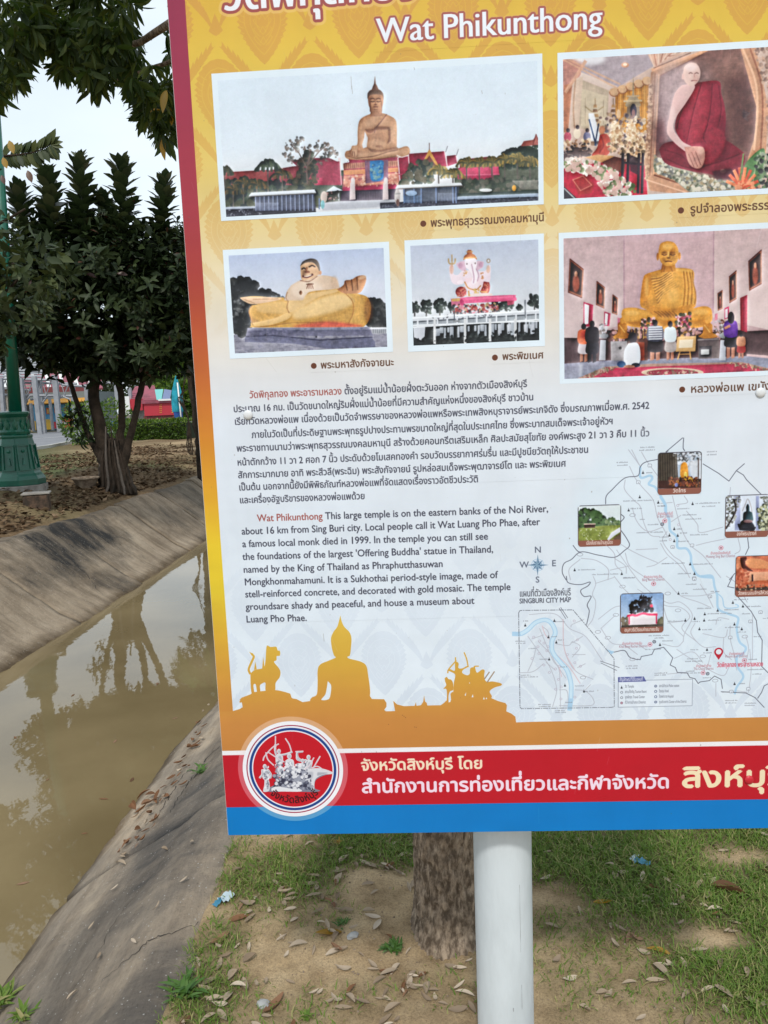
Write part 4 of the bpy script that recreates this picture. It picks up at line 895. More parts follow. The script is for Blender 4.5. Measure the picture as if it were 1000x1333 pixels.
# ---- captions
CAP = (84, 52, 34)
def caption(s, bul, p0, p1, size):
    c = T(bul)[0]; fill([np.array([(c[0] + 9.2 * math.cos(t), c[1] + 9.2 * math.sin(t)) for t in np.linspace(0, 6.283, 24)[:-1]])], (96, 52, 32))
    text(s, p0, p1, size, CAP, .6)
    q = T([bul, p1 if p1 else (1030, p0[1])]); PARTS.append(('photo_caption', None, [q[0, 0] - 12, q[:, 1].mean() - 30, min(q[1, 0] + 6, TW - 30), q[:, 1].mean() + 16]))
caption('พระพุทธสุวรรณมงคลมหามุนี', (551.1, 291.2), (560.6, 295), (708.9, 288), 13.6)
caption('พระมหาสังกัจจายนะ', (408.6, 476.3), (417.6, 480), (513, 475.5), 12.6)
caption('พระพิฆเนศ', (644.4, 465.5), (653.9, 469), (707.9, 466), 12.4)
caption('รูปจำลองพระธรรมมุนี', (886.5, 274), (898.3, 277.6), (1030, 271), 14)
caption('หลวงพ่อแพ เขมังกโร', (888.1, 507.1), (898.6, 511.3), (1024, 506.4), 13.8)

# ---- Thai paragraph
INK = (58, 60, 76); RED = (150, 76, 70)
def two_tone(a, b, p0, p1, size, bold):
    L1, w1 = layout(a); L2, w2 = layout(b); f = w1 / (w1 + w2)
    m = (p0[0] + (p1[0] - p0[0]) * f, p0[1] + (p1[1] - p0[1]) * f)
    q0 = T(p0)[0]; q1 = T(p1)[0]
    sx = (q1[0] - q0[0]) / (w1 + w2); yb = (q0[1] + q1[1]) / 2; sy = size * PXS
    for L, off, c in ((L1, 0, RED), (L2, w1, INK)):
        mm, x0, y0 = text_mask([np.c_[q0[0] + (l[:, 0] + off) * sx, yb - l[:, 1] * sy] for l in L], bold); comp(mm, x0, y0, c)
SZ = 12.2
two_tone('วัดพิกุลทอง พระอารามหลวง', ' ตั้งอยู่ริมแม่น้ำน้อยฝั่งตะวันออก ห่างจากตัวเมืองสิงห์บุรี', (325, 517.8), (686.4, 504), SZ, .5)
for s, a, b in (('ประมาณ 16 กม. เป็นวัดขนาดใหญ่ริมฝั่งแม่น้ำน้อยที่มีความสำคัญแห่งหนึ่งของสิงห์บุรี ชาวบ้าน', (304, 536), (695, 521.6)),
                ('เรียกวัดหลวงพ่อแพ เนื่องด้วยเป็นวัดจำพรรษาของหลวงพ่อแพหรือพระเทพสิงหบุราจารย์พระเกจิดัง ซึ่งมรณภาพเมื่อพ.ศ. 2542', (305.4, 552.8), (845.4, 532.2)),
                ('ภายในวัดเป็นที่ประดิษฐานพระพุทธรูปปางประทานพรขนาดใหญ่ที่สุดในประเทศไทย ซึ่งพระบาทสมเด็จพระเจ้าอยู่หัวฯ', (327.8, 570.3), (798.4, 552)),
                ('พระราชทานนามว่าพระพุทธสุวรรณมงคลมหามุนี สร้างด้วยคอนกรีตเสริมเหล็ก ศิลปะสมัยสุโขทัย องค์พระสูง 21 วา 3 คืบ 11 นิ้ว', (308.2, 587.8), (845.8, 568)),
                ('หน้าตักกว้าง 11 วา 2 ศอก 7 นิ้ว ประดับด้วยโมเสคทองคำ รอบวัดบรรยากาศร่มรื่น และมีปูชนียวัตถุให้ประชาชน', (308.9, 605), (766.4, 590.4)),
                ('สักการะมากมาย อาทิ พระสีวลี(พระฉิม) พระสังกัจจายน์ รูปหล่อสมเด็จพระพุฒาจารย์โต และ พระพิฆเนศ', (310, 621.8), (737, 608)),
                ('เป็นต้น นอกจากนี้ยังมีพิพิธภัณฑ์หลวงพ่อแพที่จัดแสดงเรื่องราวอัตชีวประวัติ', (311, 638.2), (623, 627.9)),
                ('และเครื่องอัฐบริขารของหลวงพ่อแพด้วย', (312, 655), (475.5, 649.8))):
    text(s, a, b, SZ, INK, .5)
ES = 13.4
two_tone('Wat Phikunthong', ' This large temple is on the eastern banks of the Noi River,', (335, 678.8), (714, 666.5), ES, .45)
for s, a, b in (('about 16 km from Sing Buri city. Local people call it Wat Luang Pho Phae, after', (314.8, 696), (703, 683.3)),
                ('a famous local monk died in 1999. In the temple you can still see', (315.7, 712.6), (635.6, 702)),
                ("the foundations of the largest 'Offering Buddha' statue in Thailand,", (316, 729), (642.4, 719)),
                ('named by the King of Thailand as Phraphutthasuwan', (317, 745.6), (577, 738)),
                ('Mongkhonmahamuni. It is a Sukhothai period-style image, made of', (318.4, 761.8), (647.8, 752.5)),
                ('stell-reinforced concrete, and decorated with gold mosaic. The temple', (319.3, 777.7), (664.9, 768)),
                ('groundsare shady and peaceful, and house a museum about', (320.2, 794.3), (617.6, 785.6)),
                ('Luang Pho Phae.', (320.6, 810.5), (400, 808))):
    text(s, a, b, ES, INK, .45)
PARTS.append(('thai_paragraph', None, rect_of([(300, 502), (855, 480), (850, 596), (304, 662)])))
PARTS.append(('english_paragraph', None, rect_of([(310, 665), (722, 650), (720, 798), (315, 814)])))

# ---- orange foot with silhouettes
OR = ygrad([(795, (212, 178, 74)), (850, (204, 164, 64)), (900, (196, 144, 64)), (935, (190, 130, 66)), (975, (186, 124, 62))])
S1, S2 = K(300, 795, 5.0), K(490, 840, 5.0)
land = list(S1([(10, 655), (60, 640), (80, 628), (75, 600), (60, 580), (75, 565), (130, 545), (150, 530), (280, 515), (320, 520), (360, 530), (390, 540), (400, 570), (430, 575), (470, 595), (520, 588), (560, 560), (900, 574), (1000, 576)])) + \
    list(S2([(50, 350), (66, 375), (66, 400), (52, 420), (62, 430), (122, 428), (110, 362), (135, 385), (180, 396), (250, 394), (257, 370), (262, 394), (290, 390), (305, 368), (311, 325), (317, 366), (328, 374), (332, 392), (420, 390), (440, 375), (455, 360), (470, 372), (560, 350), (740, 340), (790, 362), (840, 376), (850, 390), (846, 430), (880, 445), (905, 465), (910, 502), (1000, 502)]))
land += [(TW - 0, ty(930.5)), (TW, ty(975)), (2, ty(975)), (2, land[0][1])]
land = np.array(land); ylev = T((800, 937.5))[0, 1]; land[-5:-3, 1] = ylev; land[-4, 1] = ylev
fill([land], OR)
fill([sclosed(S1, [(716, 30), (725, 70), (742, 105), (775, 140), (788, 180), (785, 240), (778, 290), (762, 300), (775, 312), (850, 332), (885, 360), (897, 420), (908, 500), (908, 550), (890, 590), (560, 600), (520, 588), (530, 565), (562, 545), (568, 470), (568, 390), (585, 350), (640, 325), (685, 305), (674, 290), (660, 240), (655, 180), (670, 140), (695, 105), (706, 70)])], OR)
fill([sclosed(S1, [(634, 458), (655, 485), (654, 530), (640, 575), (592, 580), (618, 545), (628, 500)])], BGC)
fill([sclosed(S1, [(130, 410), (160, 385), (215, 372), (228, 330), (232, 270), (238, 228), (262, 236), (298, 235), (308, 258), (322, 262), (322, 292), (302, 296), (300, 322), (285, 335), (322, 385), (322, 430), (295, 470), (288, 520), (232, 522), (228, 470), (205, 475), (192, 490), (195, 530), (175, 530), (165, 480), (150, 485), (155, 535), (138, 535), (132, 480)])], OR)
for q in ([(232, 522), (232, 470), (262, 470), (262, 522)], [(276, 520), (272, 470), (292, 460), (288, 520)]): fill([S1(q)], OR)
stroke(scurve(S1, [(128, 410), (120, 380), (140, 330), (152, 300), (140, 282)]), 7, OR); fill([S1([(122, 268), (150, 280), (140, 292)])], OR)
for x in (162, 214): fill([S1([(x - 8, 385), (x, 330 if x < 200 else 300), (x + 10, 380)])], OR)
bits(S1, [(70, 560), (400, 545), (400, 580), (60, 600)], [(196, 144, 64)], 40, 9, 81, 1, 1)
# warriors
fill([sclosed(S2, [(505, 240), (512, 190), (470, 165), (480, 155), (510, 165), (512, 118), (525, 108), (536, 120), (535, 148), (560, 150), (590, 135), (595, 142), (565, 160), (560, 180), (590, 195), (608, 185), (612, 150), (640, 145), (655, 178), (688, 158), (705, 165), (702, 200), (715, 235), (760, 236), (812, 248), (812, 262), (770, 275), (738, 300), (735, 350), (500, 380), (500, 320)])], OR)
fill([sclosed(S2, [(445, 215), (458, 206), (470, 220), (488, 225), (500, 250), (500, 290), (480, 300), (470, 330), (470, 370), (458, 370), (460, 320), (455, 285), (437, 283), (455, 260), (448, 235)])], OR)
fill([sclosed(S2, [(482, 315), (500, 305), (505, 360), (490, 368)])], OR)
for q in ([(465, 180), (472, 155), (520, 100)], [(515, 80), (518, 130)], [(572, 48), (588, 90), (598, 140)], [(640, 150), (640, 138), (665, 136)], [(705, 218), (735, 175)], [(722, 240), (768, 172)]): stroke(scurve(S2, q) if len(q) > 2 else S2(q), 4, (150, 130, 110) if q[0][0] > 700 else OR)
for q in ([(575, 325), (585, 305), (582, 330)], [(620, 338), (628, 318), (632, 338)], [(695, 352), (700, 335), (706, 352)], [(712, 350), (716, 338), (722, 350)], [(603, 248), (606, 240), (611, 248)]): fill([S2(q)], (214, 225, 236))
g8 = np.random.default_rng(8)
for x, y in ((180, 462), (190, 470), (170, 455), (260, 535), (250, 532), (80, 515)): fill([ell(S2, x, y, 3, 3, 0, 8)], (130, 80, 50))

# ---- bands
yr = ty(977 - .0165 * 310) ; y_top = T([(292, 976.5), (1000, 965.3)])[:, 1].mean(); y_wb = T([(292, 982.8), (1000, 970.6)])[:, 1].mean()
y_bl = T([(640, 1045.5), (1000, 1040.5)])[:, 1].mean()
setclip(); fill([rpoly([0, y_top, TW, y_wb + 2])], (226, 226, 232)); fill([rpoly([0, y_wb, TW, y_bl + 2])], (180, 22, 40)); fill([rpoly([0, y_bl, TW, TH])], (0, 116, 190))
PARTS.append(('red_band', None, [2, y_wb, TW - 2, y_bl])); PARTS.append(('blue_band', None, [2, y_bl + 1, TW - 2, TH - 2]))
text('จังหวัดสิงห์บุรี โดย', (470, 1003), (629.2, 1000.2), 22, (232, 214, 190), 1.7)
text('สำนักงานการท่องเที่ยวและกีฬาจังหวัด', (470.8, 1031.8), (872.2, 1025.8), 26.5, (230, 210, 226), 2.1)
text('สิงห์บุรี', (886.6, 1025.5), (1022, 1021.8), 40, (230, 214, 180), 3.4)

# ---- emblem
ec = T((381.3, 1001.3))[0]; ES_ = (T((391.3, 1001.3))[0, 0] - ec[0]) / 10
def disc(r): return np.array([(ec[0] + r * ES_ * math.cos(t), ec[1] + r * ES_ * math.sin(t)) for t in np.linspace(0, 2 * math.pi, 121)[:-1]])
fill([disc(71.5)], (236, 214, 216), .36); fill([disc(65.4)], (228, 230, 238)); fill([disc(60.4)], (150, 40, 66)); fill([disc(59.0)], (226, 228, 238)); fill([disc(56.6)], (22, 62, 130)); fill([disc(53.2)], (228, 228, 238)); fill([disc(51.6)], (186, 20, 38))
PARTS.append(('emblem', None, ('disc', ec[0], ec[1], 65.4 * ES_)))
EM = K(310, 930, 6.6667)
W1, W2, W3 = (206, 208, 216), (150, 154, 168), (84, 88, 108)
def warrior(x, y, s, lean=0, arm=None, arm2=None):
    fill([ell(EM, x, y, 15 * s, 18 * s)], W1); fill([ell(EM, x + 3, y + 4, 9 * s, 11 * s)], W2, .6, 1)
    fill([sclosed(EM, [(x - 26 * s, y + 30 * s), (x - 8 * s, y + 18 * s), (x + 10 * s, y + 18 * s), (x + 30 * s, y + 34 * s), (x + 26 * s + lean, y + 95 * s), (x - 20 * s + lean, y + 95 * s)])], W1)
    fill([ell(EM, x + 8 * s, y + 60 * s, 14 * s, 26 * s)], W2, .7, 2)
    for q in (arm, arm2):
        if q: stroke(scurve(EM, q), 6.2 * s, W1); stroke(scurve(EM, [(a + 3, b + 4) for a, b in q]), 2.4 * s, W2, .8)
fill([sclosed(EM, [(215, 668), (245, 640), (330, 600), (420, 470), (540, 460), (640, 470), (720, 470), (820, 500), (815, 515), (760, 525), (700, 550), (670, 580), (668, 640), (715, 660), (640, 672), (420, 665), (330, 672)])], (120, 124, 142))
warrior(355, 318, 1.15, 0, [(330, 345), (322, 300), (325, 262)], [(380, 350), (420, 342), (468, 325)])
warrior(445, 360, 1.35); warrior(612, 370, 1.2, -20, [(590, 395), (550, 400), (515, 385), (512, 335)], [(600, 400), (580, 430)]); warrior(560, 400, 1.0, 0, [(545, 395), (520, 370), (515, 330), (560, 322)])
warrior(232, 450, 1.15, 10, [(212, 480), (210, 520), (190, 548)], [(260, 480), (285, 520), (280, 550)]); warrior(365, 430, 1.1); warrior(530, 440, 1.1)
fill([sclosed(EM, [(230, 560), (260, 555), (275, 600), (270, 660), (220, 668), (228, 610)])], W1); fill([ell(EM, 258, 610, 10, 40)], W2, .8, 2)
fill([sclosed(EM, [(590, 480), (660, 465), (740, 470), (822, 500), (815, 516), (750, 520), (690, 545), (665, 580), (660, 650), (640, 655), (620, 590), (560, 560)])], W1); fill([sclosed(EM, [(690, 500), (780, 505), (740, 518), (690, 530)])], W2, .8, 2); fill([sclosed(EM, [(600, 500), (650, 500), (640, 560), (600, 550)])], W2, .6, 3)
bits(EM, [(310, 520), (420, 480), (560, 480), (640, 540), (640, 640), (560, 655), (310, 640)], [(196, 200, 210), (60, 64, 84), (100, 104, 124), (44, 46, 66), (150, 154, 170), (216, 218, 226)], 260, 13, 91)
bits(EM, [(320, 400), (480, 420), (600, 430), (600, 500), (330, 500)], [(196, 200, 210), (90, 94, 114), (150, 154, 170), (222, 224, 232)], 120, 10, 92)
bits(EM, [(225, 450), (260, 450), (270, 640), (230, 650)], [(230, 232, 238), (120, 124, 140)], 40, 7, 93)
fill([sclosed(EM, [(290, 640), (330, 625), (400, 632), (480, 645), (545, 650), (540, 668), (400, 668), (300, 665)])], (214, 216, 224))
for q in ([(325, 188), (325, 300)], [(218, 398), (232, 360), (300, 285), (352, 255)], [(412, 208), (445, 260), (465, 325)], [(242, 330), (260, 390), (310, 440)], [(260, 325), (330, 370), (400, 410)], [(500, 322), (520, 320), (565, 318)], [(580, 475), (620, 440), (658, 375)], [(655, 460), (690, 400), (712, 362)], [(640, 462), (690, 450), (740, 480)]): stroke(scurve(EM, q) if len(q) > 2 else EM(q), 4.5, (206, 196, 206))
def arc_text(s, cxy, rad, a0, a1, size, col, bold):
    L, adv = layout(s); out = []
    for l in L:
        a = np.radians(a0) + (np.radians(a1) - np.radians(a0)) * l[:, 0] / adv; r = rad - l[:, 1] * size * ES_
        out.append(np.c_[cxy[0] + r * np.cos(a), cxy[1] + r * np.sin(a)])
    m, x0, y0 = text_mask(out, bold); comp(m, x0, y0, col)
arc_text('จังหวัดสิงห์บุรี', ec, 46.5 * ES_, 134, 46, 13.5, (44, 16, 24), .7)

# ---- compass
def CM(p): return K(660, 560, 2.94)(p)
for s, p in (('N', (695.8, 719.5)), ('S', (697.2, 758.3)), ('W', (676.5, 739)), ('E', (718.2, 737))): text(s, p, None, 11.5, (84, 92, 112), .4)
cc = T((700, 735.5))[0]
for r, c in ((17, (176, 200, 224)), (14.5, (212, 222, 236)), (12, (150, 178, 206)), (9, (212, 222, 236))): fill([np.array([(cc[0] + r * 1.25 * math.cos(t), cc[1] + r * 1.25 * math.sin(t)) for t in np.linspace(0, 6.283, 40)[:-1]])], c, .9)
for k_ in range(8):
    a_ = math.radians(45 * k_ + 1); r = 36 if k_ % 2 == 0 else 23
    for sgn, c in ((1, (60, 96, 130)), (-1, (130, 160, 186))):
        b_ = a_ + sgn * math.radians(45); fill([np.array([(cc[0], cc[1]), (cc[0] + r * math.cos(a_), cc[1] + r * math.sin(a_)), (cc[0] + 6 * math.cos(b_), cc[1] + 6 * math.sin(b_))])], c)
PARTS.append(('compass_rose', None, rect_of([(674, 714), (727, 712), (727, 760), (674, 762)])))
text('แผนที่ตัวเมืองสิงห์บุรี', (676.3, 776.8), (743.3, 774.8), 12.8, (74, 78, 92), .35); text('SINGBURI CITY MAP', (676.3, 785.6), (743.3, 783.6), 9.4, (62, 66, 82), .35)

# ---- map
Q1, Q2, Q3, Q4 = K(730, 570, 7.143), K(860, 570, 7.143), K(660, 750, 5.882), K(830, 750, 5.882)
def lines(k, L, w, c, a=1.0, **kw):
    for q in L: stroke(scurve(k, q) if len(q) > 2 else k(q), w, c, a, **kw)
GR, BD, RV = (168, 172, 186), (96, 100, 116), (158, 196, 226)
bluish = sclosed(Q4, [(-600, -300), (-300, -900), (300, -1050), (980, -300), (960, 300), (980, 700), (650, 870), (300, 740), (0, 640), (-400, 200)])
fill([bluish], (204, 222, 236), .45, 30)
lines(Q1, [[(640, 265), (690, 370), (760, 460), (860, 580), (900, 740), (960, 850), (1000, 930)], [(600, 390), (595, 480), (680, 580), (740, 640), (770, 780), (830, 900), (920, 920)], [(665, 650), (700, 760), (760, 840), (830, 870), (950, 830)], [(750, 130), (800, 215), (900, 350)], [(560, 990), (640, 1040), (760, 1100), (900, 1160)], [(430, 1000), (500, 1080), (510, 1180), (570, 1240)], [(190, 1120), (330, 1140), (440, 1220), (440, 1321)], [(180, 1130), (80, 1220), (90, 1321)], [(600, 1070), (640, 1190), (760, 1280), (830, 1321)], [(500, 1120), (600, 1190), (610, 1260)], [(800, 1200), (880, 1180), (990, 1110)], [(700, 1040), (900, 1030)], [(460, 1230), (640, 1190)], [(630, 110), (730, 250)], [(660, 110), (735, 260)]], 2.6, GR, .8)
lines(Q2, [[(110, 540), (150, 700), (200, 860), (280, 1000), (400, 1100), (560, 1300)], [(220, 540), (250, 600), (160, 620)], [(240, 680), (340, 800), (370, 880), (580, 830)], [(0, 980), (60, 1080), (150, 1160), (240, 1260)], [(60, 870), (20, 960), (110, 1090), (200, 1160), (270, 1300)], [(330, 1000), (450, 970), (600, 940)], [(720, 930), (740, 1040), (690, 1080)], [(650, 460), (645, 530)], [(0, 610), (110, 600)], [(100, 780), (190, 720)]], 2.6, GR, .8)
lines(Q4, [[(-160, -200), (30, 60), (220, 200), (330, 200), (420, 300), (360, 440), (350, 500)], [(0, 100), (200, 220), (330, 240), (400, 310), (340, 400), (450, 500)], [(180, 0), (240, 60), (330, 150), (470, 200), (560, 240)], [(340, 150), (480, 150), (620, 120)], [(480, 60), (540, 160), (580, 240)], [(350, 500), (300, 540), (190, 520)], [(440, 360), (410, 440), (500, 540), (600, 540)], [(500, 440), (660, 470), (690, 410)], [(600, 370), (620, 320), (700, 330)], [(710, 380), (710, 480), (740, 600), (760, 720)], [(880, 300), (880, 640)], [(830, 460), (850, 560), (820, 700)], [(660, 470), (660, 580), (720, 640)], [(280, 630), (420, 580), (500, 660)], [(300, 560), (420, 640), (640, 760), (700, 700)], [(650, 890), (760, 880), (840, 890)], [(600, 820), (600, 920)], [(680, 0), (760, 60), (840, 200)], [(940, 0), (1000, 100)], [(560, 600), (540, 680)], [(350, 460), (240, 350), (200, 240)], [(230, 360), (370, 340)], [(0, 520), (60, 560)], [(230, 750), (330, 740)], [(850, 890), (870, 720), (860, 560)]], 2.6, GR, .75)
lines(Q3, [[(660, 0), (680, 60), (655, 140), (680, 200), (660, 320), (620, 380)], [(680, 55), (820, 10)], [(820, 0), (890, 90), (930, 130)], [(700, 330), (820, 240), (900, 230)], [(720, 400), (830, 300)], [(720, 400), (800, 510), (900, 530), (1000, 600)], [(170, 293), (370, 290), (480, 400), (600, 460), (700, 600), (740, 660)], [(430, 330), (440, 560), (520, 720), (660, 790)], [(380, 520), (470, 530), (500, 500)], [(500, 620), (560, 540), (500, 500)], [(580, 460), (500, 510)], [(590, 330), (500, 370), (490, 390)], [(160, 460), (260, 600), (330, 700), (380, 860), (350, 1000)], [(220, 560), (200, 640), (160, 730)], [(100, 740), (200, 730), (280, 670)], [(250, 400), (350, 640), (400, 720), (410, 1000)], [(280, 390), (320, 440), (350, 620), (450, 780)], [(300, 660), (370, 720)], [(540, 700), (600, 670)], [(520, 870), (600, 880), (660, 940), (640, 990), (400, 990)], [(600, 870), (640, 830)], [(190, 480), (280, 450)], [(240, 500), (330, 590)], [(400, 870), (460, 880), (470, 1000)], [(600, 600), (500, 600)]], 2.4, GR, .8)
lines(Q3, [[(430, 330), (440, 560), (520, 720)], [(270, 380), (290, 440), (320, 480)], [(380, 600), (480, 700), (560, 820)], [(400, 700), (420, 770)]], 2.6, (206, 176, 186), .8)
# river
lines(Q1, [[(740, 270), (745, 370), (830, 350), (850, 380), (820, 430), (880, 460), (930, 540), (975, 620), (980, 700)]], 7, RV, .85)
lines(Q2, [[(0, 550), (40, 620), (45, 680), (80, 760), (90, 860), (150, 920), (160, 1020), (240, 1030), (280, 1090), (290, 1180), (350, 1280), (480, 1300)]], 7.5, RV, .85)
lines(Q4, [[(490, 0), (570, 0), (590, 80), (610, 150), (620, 250), (700, 290), (770, 320), (760, 400), (780, 500), (830, 550), (800, 600), (760, 620), (770, 700), (810, 770), (760, 850), (745, 900)]], 7, RV, .85)
lines(Q4, [[(610, 130), (650, 170), (670, 240), (760, 240), (770, 225), (750, 215)]], 3.4, RV, .9)
stroke(scurve(Q3, [(50, 442), (110, 440), (160, 410), (220, 355), (290, 335), (340, 360), (370, 430), (345, 500), (350, 580), (410, 660), (460, 720), (490, 820), (490, 930), (480, 1020)]), 15, RV, .9); stroke(scurve(Q3, [(110, 440), (160, 410), (220, 355), (290, 335), (340, 360), (370, 430), (345, 500), (350, 580), (410, 660), (460, 720), (490, 820), (490, 930)]), 9, (196, 222, 240), .9)
fill([Q3([(760, 560), (825, 578), (800, 600)])], RV)
# borders
lines(Q1, [[(418, 615), (425, 540), (480, 480), (560, 400), (620, 365), (720, 350), (740, 270), (790, 225), (905, 200)], [(560, 780), (590, 740), (560, 710)], [(560, 860), (610, 930), (640, 1000), (590, 1050), (500, 1110), (350, 1090), (190, 1060), (100, 1130), (30, 1170), (15, 1250), (50, 1321)], [(115, 1000), (155, 1050), (190, 1065)], [(905, 190), (1000, 120)]], 2.6, BD)
lines(Q2, [[(50, 130), (205, 0)], [(215, 0), (210, 90), (225, 120)]], 2.6, BD)
for q in ([(395, 242), (540, 330), (636, 402), (705, 305), (780, 240)], [(705, 305), (770, 345), (800, 390), (935, 525)], [(810, 930), (820, 1020), (790, 1085)], [(690, 1260), (640, 1321)], [(740, 240), (780, 280)][:0]):
    if q: stroke(Q2(q), 2.6, BD)
lines(Q3, [[(455, 0), (470, 50), (560, 65), (635, 45), (620, 75), (565, 110), (590, 155), (645, 155), (615, 220), (630, 270), (610, 370)], [(820, 582), (900, 570), (940, 620), (1000, 640)]], 2.6, BD)
for q in ([(0, 635), (20, 640), (30, 615), (110, 600), (130, 560), (200, 545), (270, 625), (250, 680), (290, 700), (305, 738), (380, 740), (400, 775), (440, 785), (465, 822), (480, 810), (550, 800)], [(550, 800), (590, 765), (640, 790), (650, 860)], [(770, 160), (870, 270), (910, 340), (920, 430), (955, 490), (950, 690), (1000, 740)], [(640, 885), (830, 895), (900, 930), (970, 1005)], [(1000, 825), (970, 840), (950, 890), (920, 935)], [(740, 90), (690, 80), (730, 0)]): stroke(Q4(q), 2.6, BD)
# city frame
stroke(Q3([(90, 280), (100, 262), (505, 258), (605, 375), (820, 630), (822, 1000), (800, 1005), (110, 1015), (100, 1000), (90, 280)]), 2.4, (110, 116, 130), dash=[(16, True), (4, False), (3, True), (4, False)])
lines(Q3, [[(400, 245), (450, 325)], [(412, 240), (465, 318)]], 1.8, (90, 94, 110)); lines(Q3, [[(715, 650), (860, 700)], [(720, 665), (840, 722)]], 1.8, (90, 94, 110))
def stupa(k, x, y, s=1.0):
    c = k([(x, y)])[0]; h = 11 * s
    fill([np.array([(c[0] - 4.5 * s, c[1]), (c[0] - 3.6 * s, c[1] - 5 * s), (c[0] - 1.6 * s, c[1] - 7 * s), (c[0], c[1] - 14.5 * s), (c[0] + 1.6 * s, c[1] - 7 * s), (c[0] + 3.6 * s, c[1] - 5 * s), (c[0] + 4.5 * s, c[1])])], (40, 44, 54))
def squig(k, x, y, w, col=(120, 124, 138), seed=0):
    c = k([(x, y), (x + w, y)]); g = random.Random(int(x * 7 + y)); xx = c[0, 0]; L = []
    while xx < c[1, 0]:
        d = 2 + g.random() * 1.8; hh = 1.3 + g.random() * 2.1
        L.append(np.array([(xx, c[0, 1] - hh), (xx + d, c[0, 1] - hh), (xx + d, c[0, 1] + 1.2), (xx, c[0, 1] + 1.2)])); xx += d + .9 + (2.5 if g.random() < .12 else 0)
    fill(L, col, .62)
for k, L in ((Q1, [(765, 335), (735, 562), (907, 612), (632, 684), (130, 1240), (568, 1275)]), (Q2, [(298, 625), (127, 858), (82, 918), (160, 920), (127, 970), (275, 1185), (315, 1275)]),
             (Q3, [(140, 385), (363, 350), (317, 475), (378, 515), (323, 645), (444, 845), (590, 890)]),
             (Q4, [(314, 142), (730, 212), (807, 240), (614, 272), (515, 300), (437, 335), (366, 348), (510, 348), (474, 414), (742, 378), (798, 414), (172, 535), (532, 572), (743, 834)])):
    for x, y in L: stupa(k, x, y, .82)
for k, L in ((Q1, [(795, 327, 50), (580, 590, 280), (650, 660, 95), (900, 638, 70), (160, 1230, 160), (290, 1274, 255), (705, 885, 240), (810, 810, 95), (735, 760, 40), (580, 1305, 100), (920, 960, 60), (740, 92, 130), (730, 118, 140), (520, 232, 100), (525, 258, 95), (945, 1172, 55), (920, 925, 60)]),
             (Q2, [(325, 612, 230), (385, 640, 120), (155, 662, 110), (205, 720, 130), (230, 758, 150), (275, 905, 160), (180, 888, 60), (150, 850, 50), (305, 1178, 175), (10, 1172, 210), (160, 1266, 120), (165, 965, 90), (0, 635, 40), (430, 132, 85), (430, 160, 85)]),
             (Q3, [(65, 500, 75), (70, 516, 65), (165, 556, 60), (250, 638, 60), (105, 760, 75), (105, 774, 130), (240, 985, 95), (245, 1000, 90), (370, 1032, 80), (370, 1046, 80), (125, 345, 35), (340, 465, 40), (390, 490, 40), (370, 350, 65), (410, 697, 50), (520, 842, 70), (600, 884, 60), (445, 968, 55), (910, 690, 90), (915, 708, 85), (890, 15, 90)]),
             (Q4, [(335, 135, 50), (455, 250, 110), (535, 290, 180), (230, 348, 115), (415, 350, 60), (540, 340, 100), (495, 412, 70), (670, 395, 110), (765, 430, 65), (740, 182, 100), (830, 235, 110), (665, 260, 110), (85, 458, 155), (130, 476, 70), (190, 498, 80), (60, 563, 120), (405, 565, 60), (505, 590, 60), (380, 635, 80), (365, 655, 125), (330, 745, 150), (370, 730, 70), (500, 780, 60), (130, 745, 90), (130, 760, 85), (670, 955, 90), (670, 973, 85), (820, 975, 80), (820, 992, 80), (890, 465, 60), (850, 640, 60), (840, 718, 120), (880, 752, 70), (780, 825, 40), (370, 65, 80), (425, 103, 100), (560, 120, 60), (960, 325, 40), (800, 290, 60)])):
    for x, y, w in L: squig(k, x, y, w)
def ring(k, x, y, r, c, inner=None, w=1.8):
    p = k([(x, y)])[0]; a = np.linspace(0, 2 * math.pi, 17); stroke(np.c_[p[0] + r * np.cos(a), p[1] + r * np.sin(a)], w, c, .9)
    if inner: fill([np.c_[p[0] + r * .45 * np.cos(a[:-1]), p[1] + r * .45 * np.sin(a[:-1])]], inner)
for k, x, y in ((Q1, 968, 771), (Q2, 562, 1023), (Q4, 123, 58), (Q4, 96, 523), (Q4, 502, 740), (Q4, 818, 645)): ring(k, x, y, 6.5, (206, 96, 120), (150, 50, 70))
for k, x, y in ((Q1, 944, 803), (Q4, 128, 502), (Q4, 537, 747)): ring(k, x, y, 4.6, (70, 74, 90), (110, 114, 130), 2.4)
for k, L in ((Q3, [(515, 343), (540, 487), (533, 552), (463, 600), (520, 663), (563, 690), (305, 570), (250, 496), (237, 540), (245, 592), (192, 631), (283, 680), (373, 710), (325, 737), (395, 790), (373, 865), (413, 940), (520, 925), (315, 540), (283, 512), (205, 467), (400, 690), (415, 848)]), (Q2, [(160, 628), (168, 808), (90, 945)])):
    for x, y in L: ring(k, x, y, 3.6, (176, 168, 186), None, 1.5)
def plate(k, x, y, w, h, s):
    p = k([(x, y)])[0]; fill([rpoly([p[0] - w, p[1] - h, p[0] + w, p[1] + h], 3)], (120, 126, 142), .9); fill([rpoly([p[0] - w + 1.4, p[1] - h + 1.4, p[0] + w - 1.4, p[1] + h - 1.4], 2)], (212, 222, 234)); squig(k, x - w * .35, y + 6, w * .9)
for k, x, y in ((Q1, 828, 257), (Q1, 722, 413), (Q2, 112, 1015), (Q2, 293, 1000), (Q2, 312, 1305), (Q4, 435, 22), (Q4, 555, 156), (Q4, 710, 470), (Q4, 865, 347), (Q4, 942, 276), (Q4, 718, 884), (Q4, 848, 863)): plate(k, x, y, 6.5, 5.5, '')
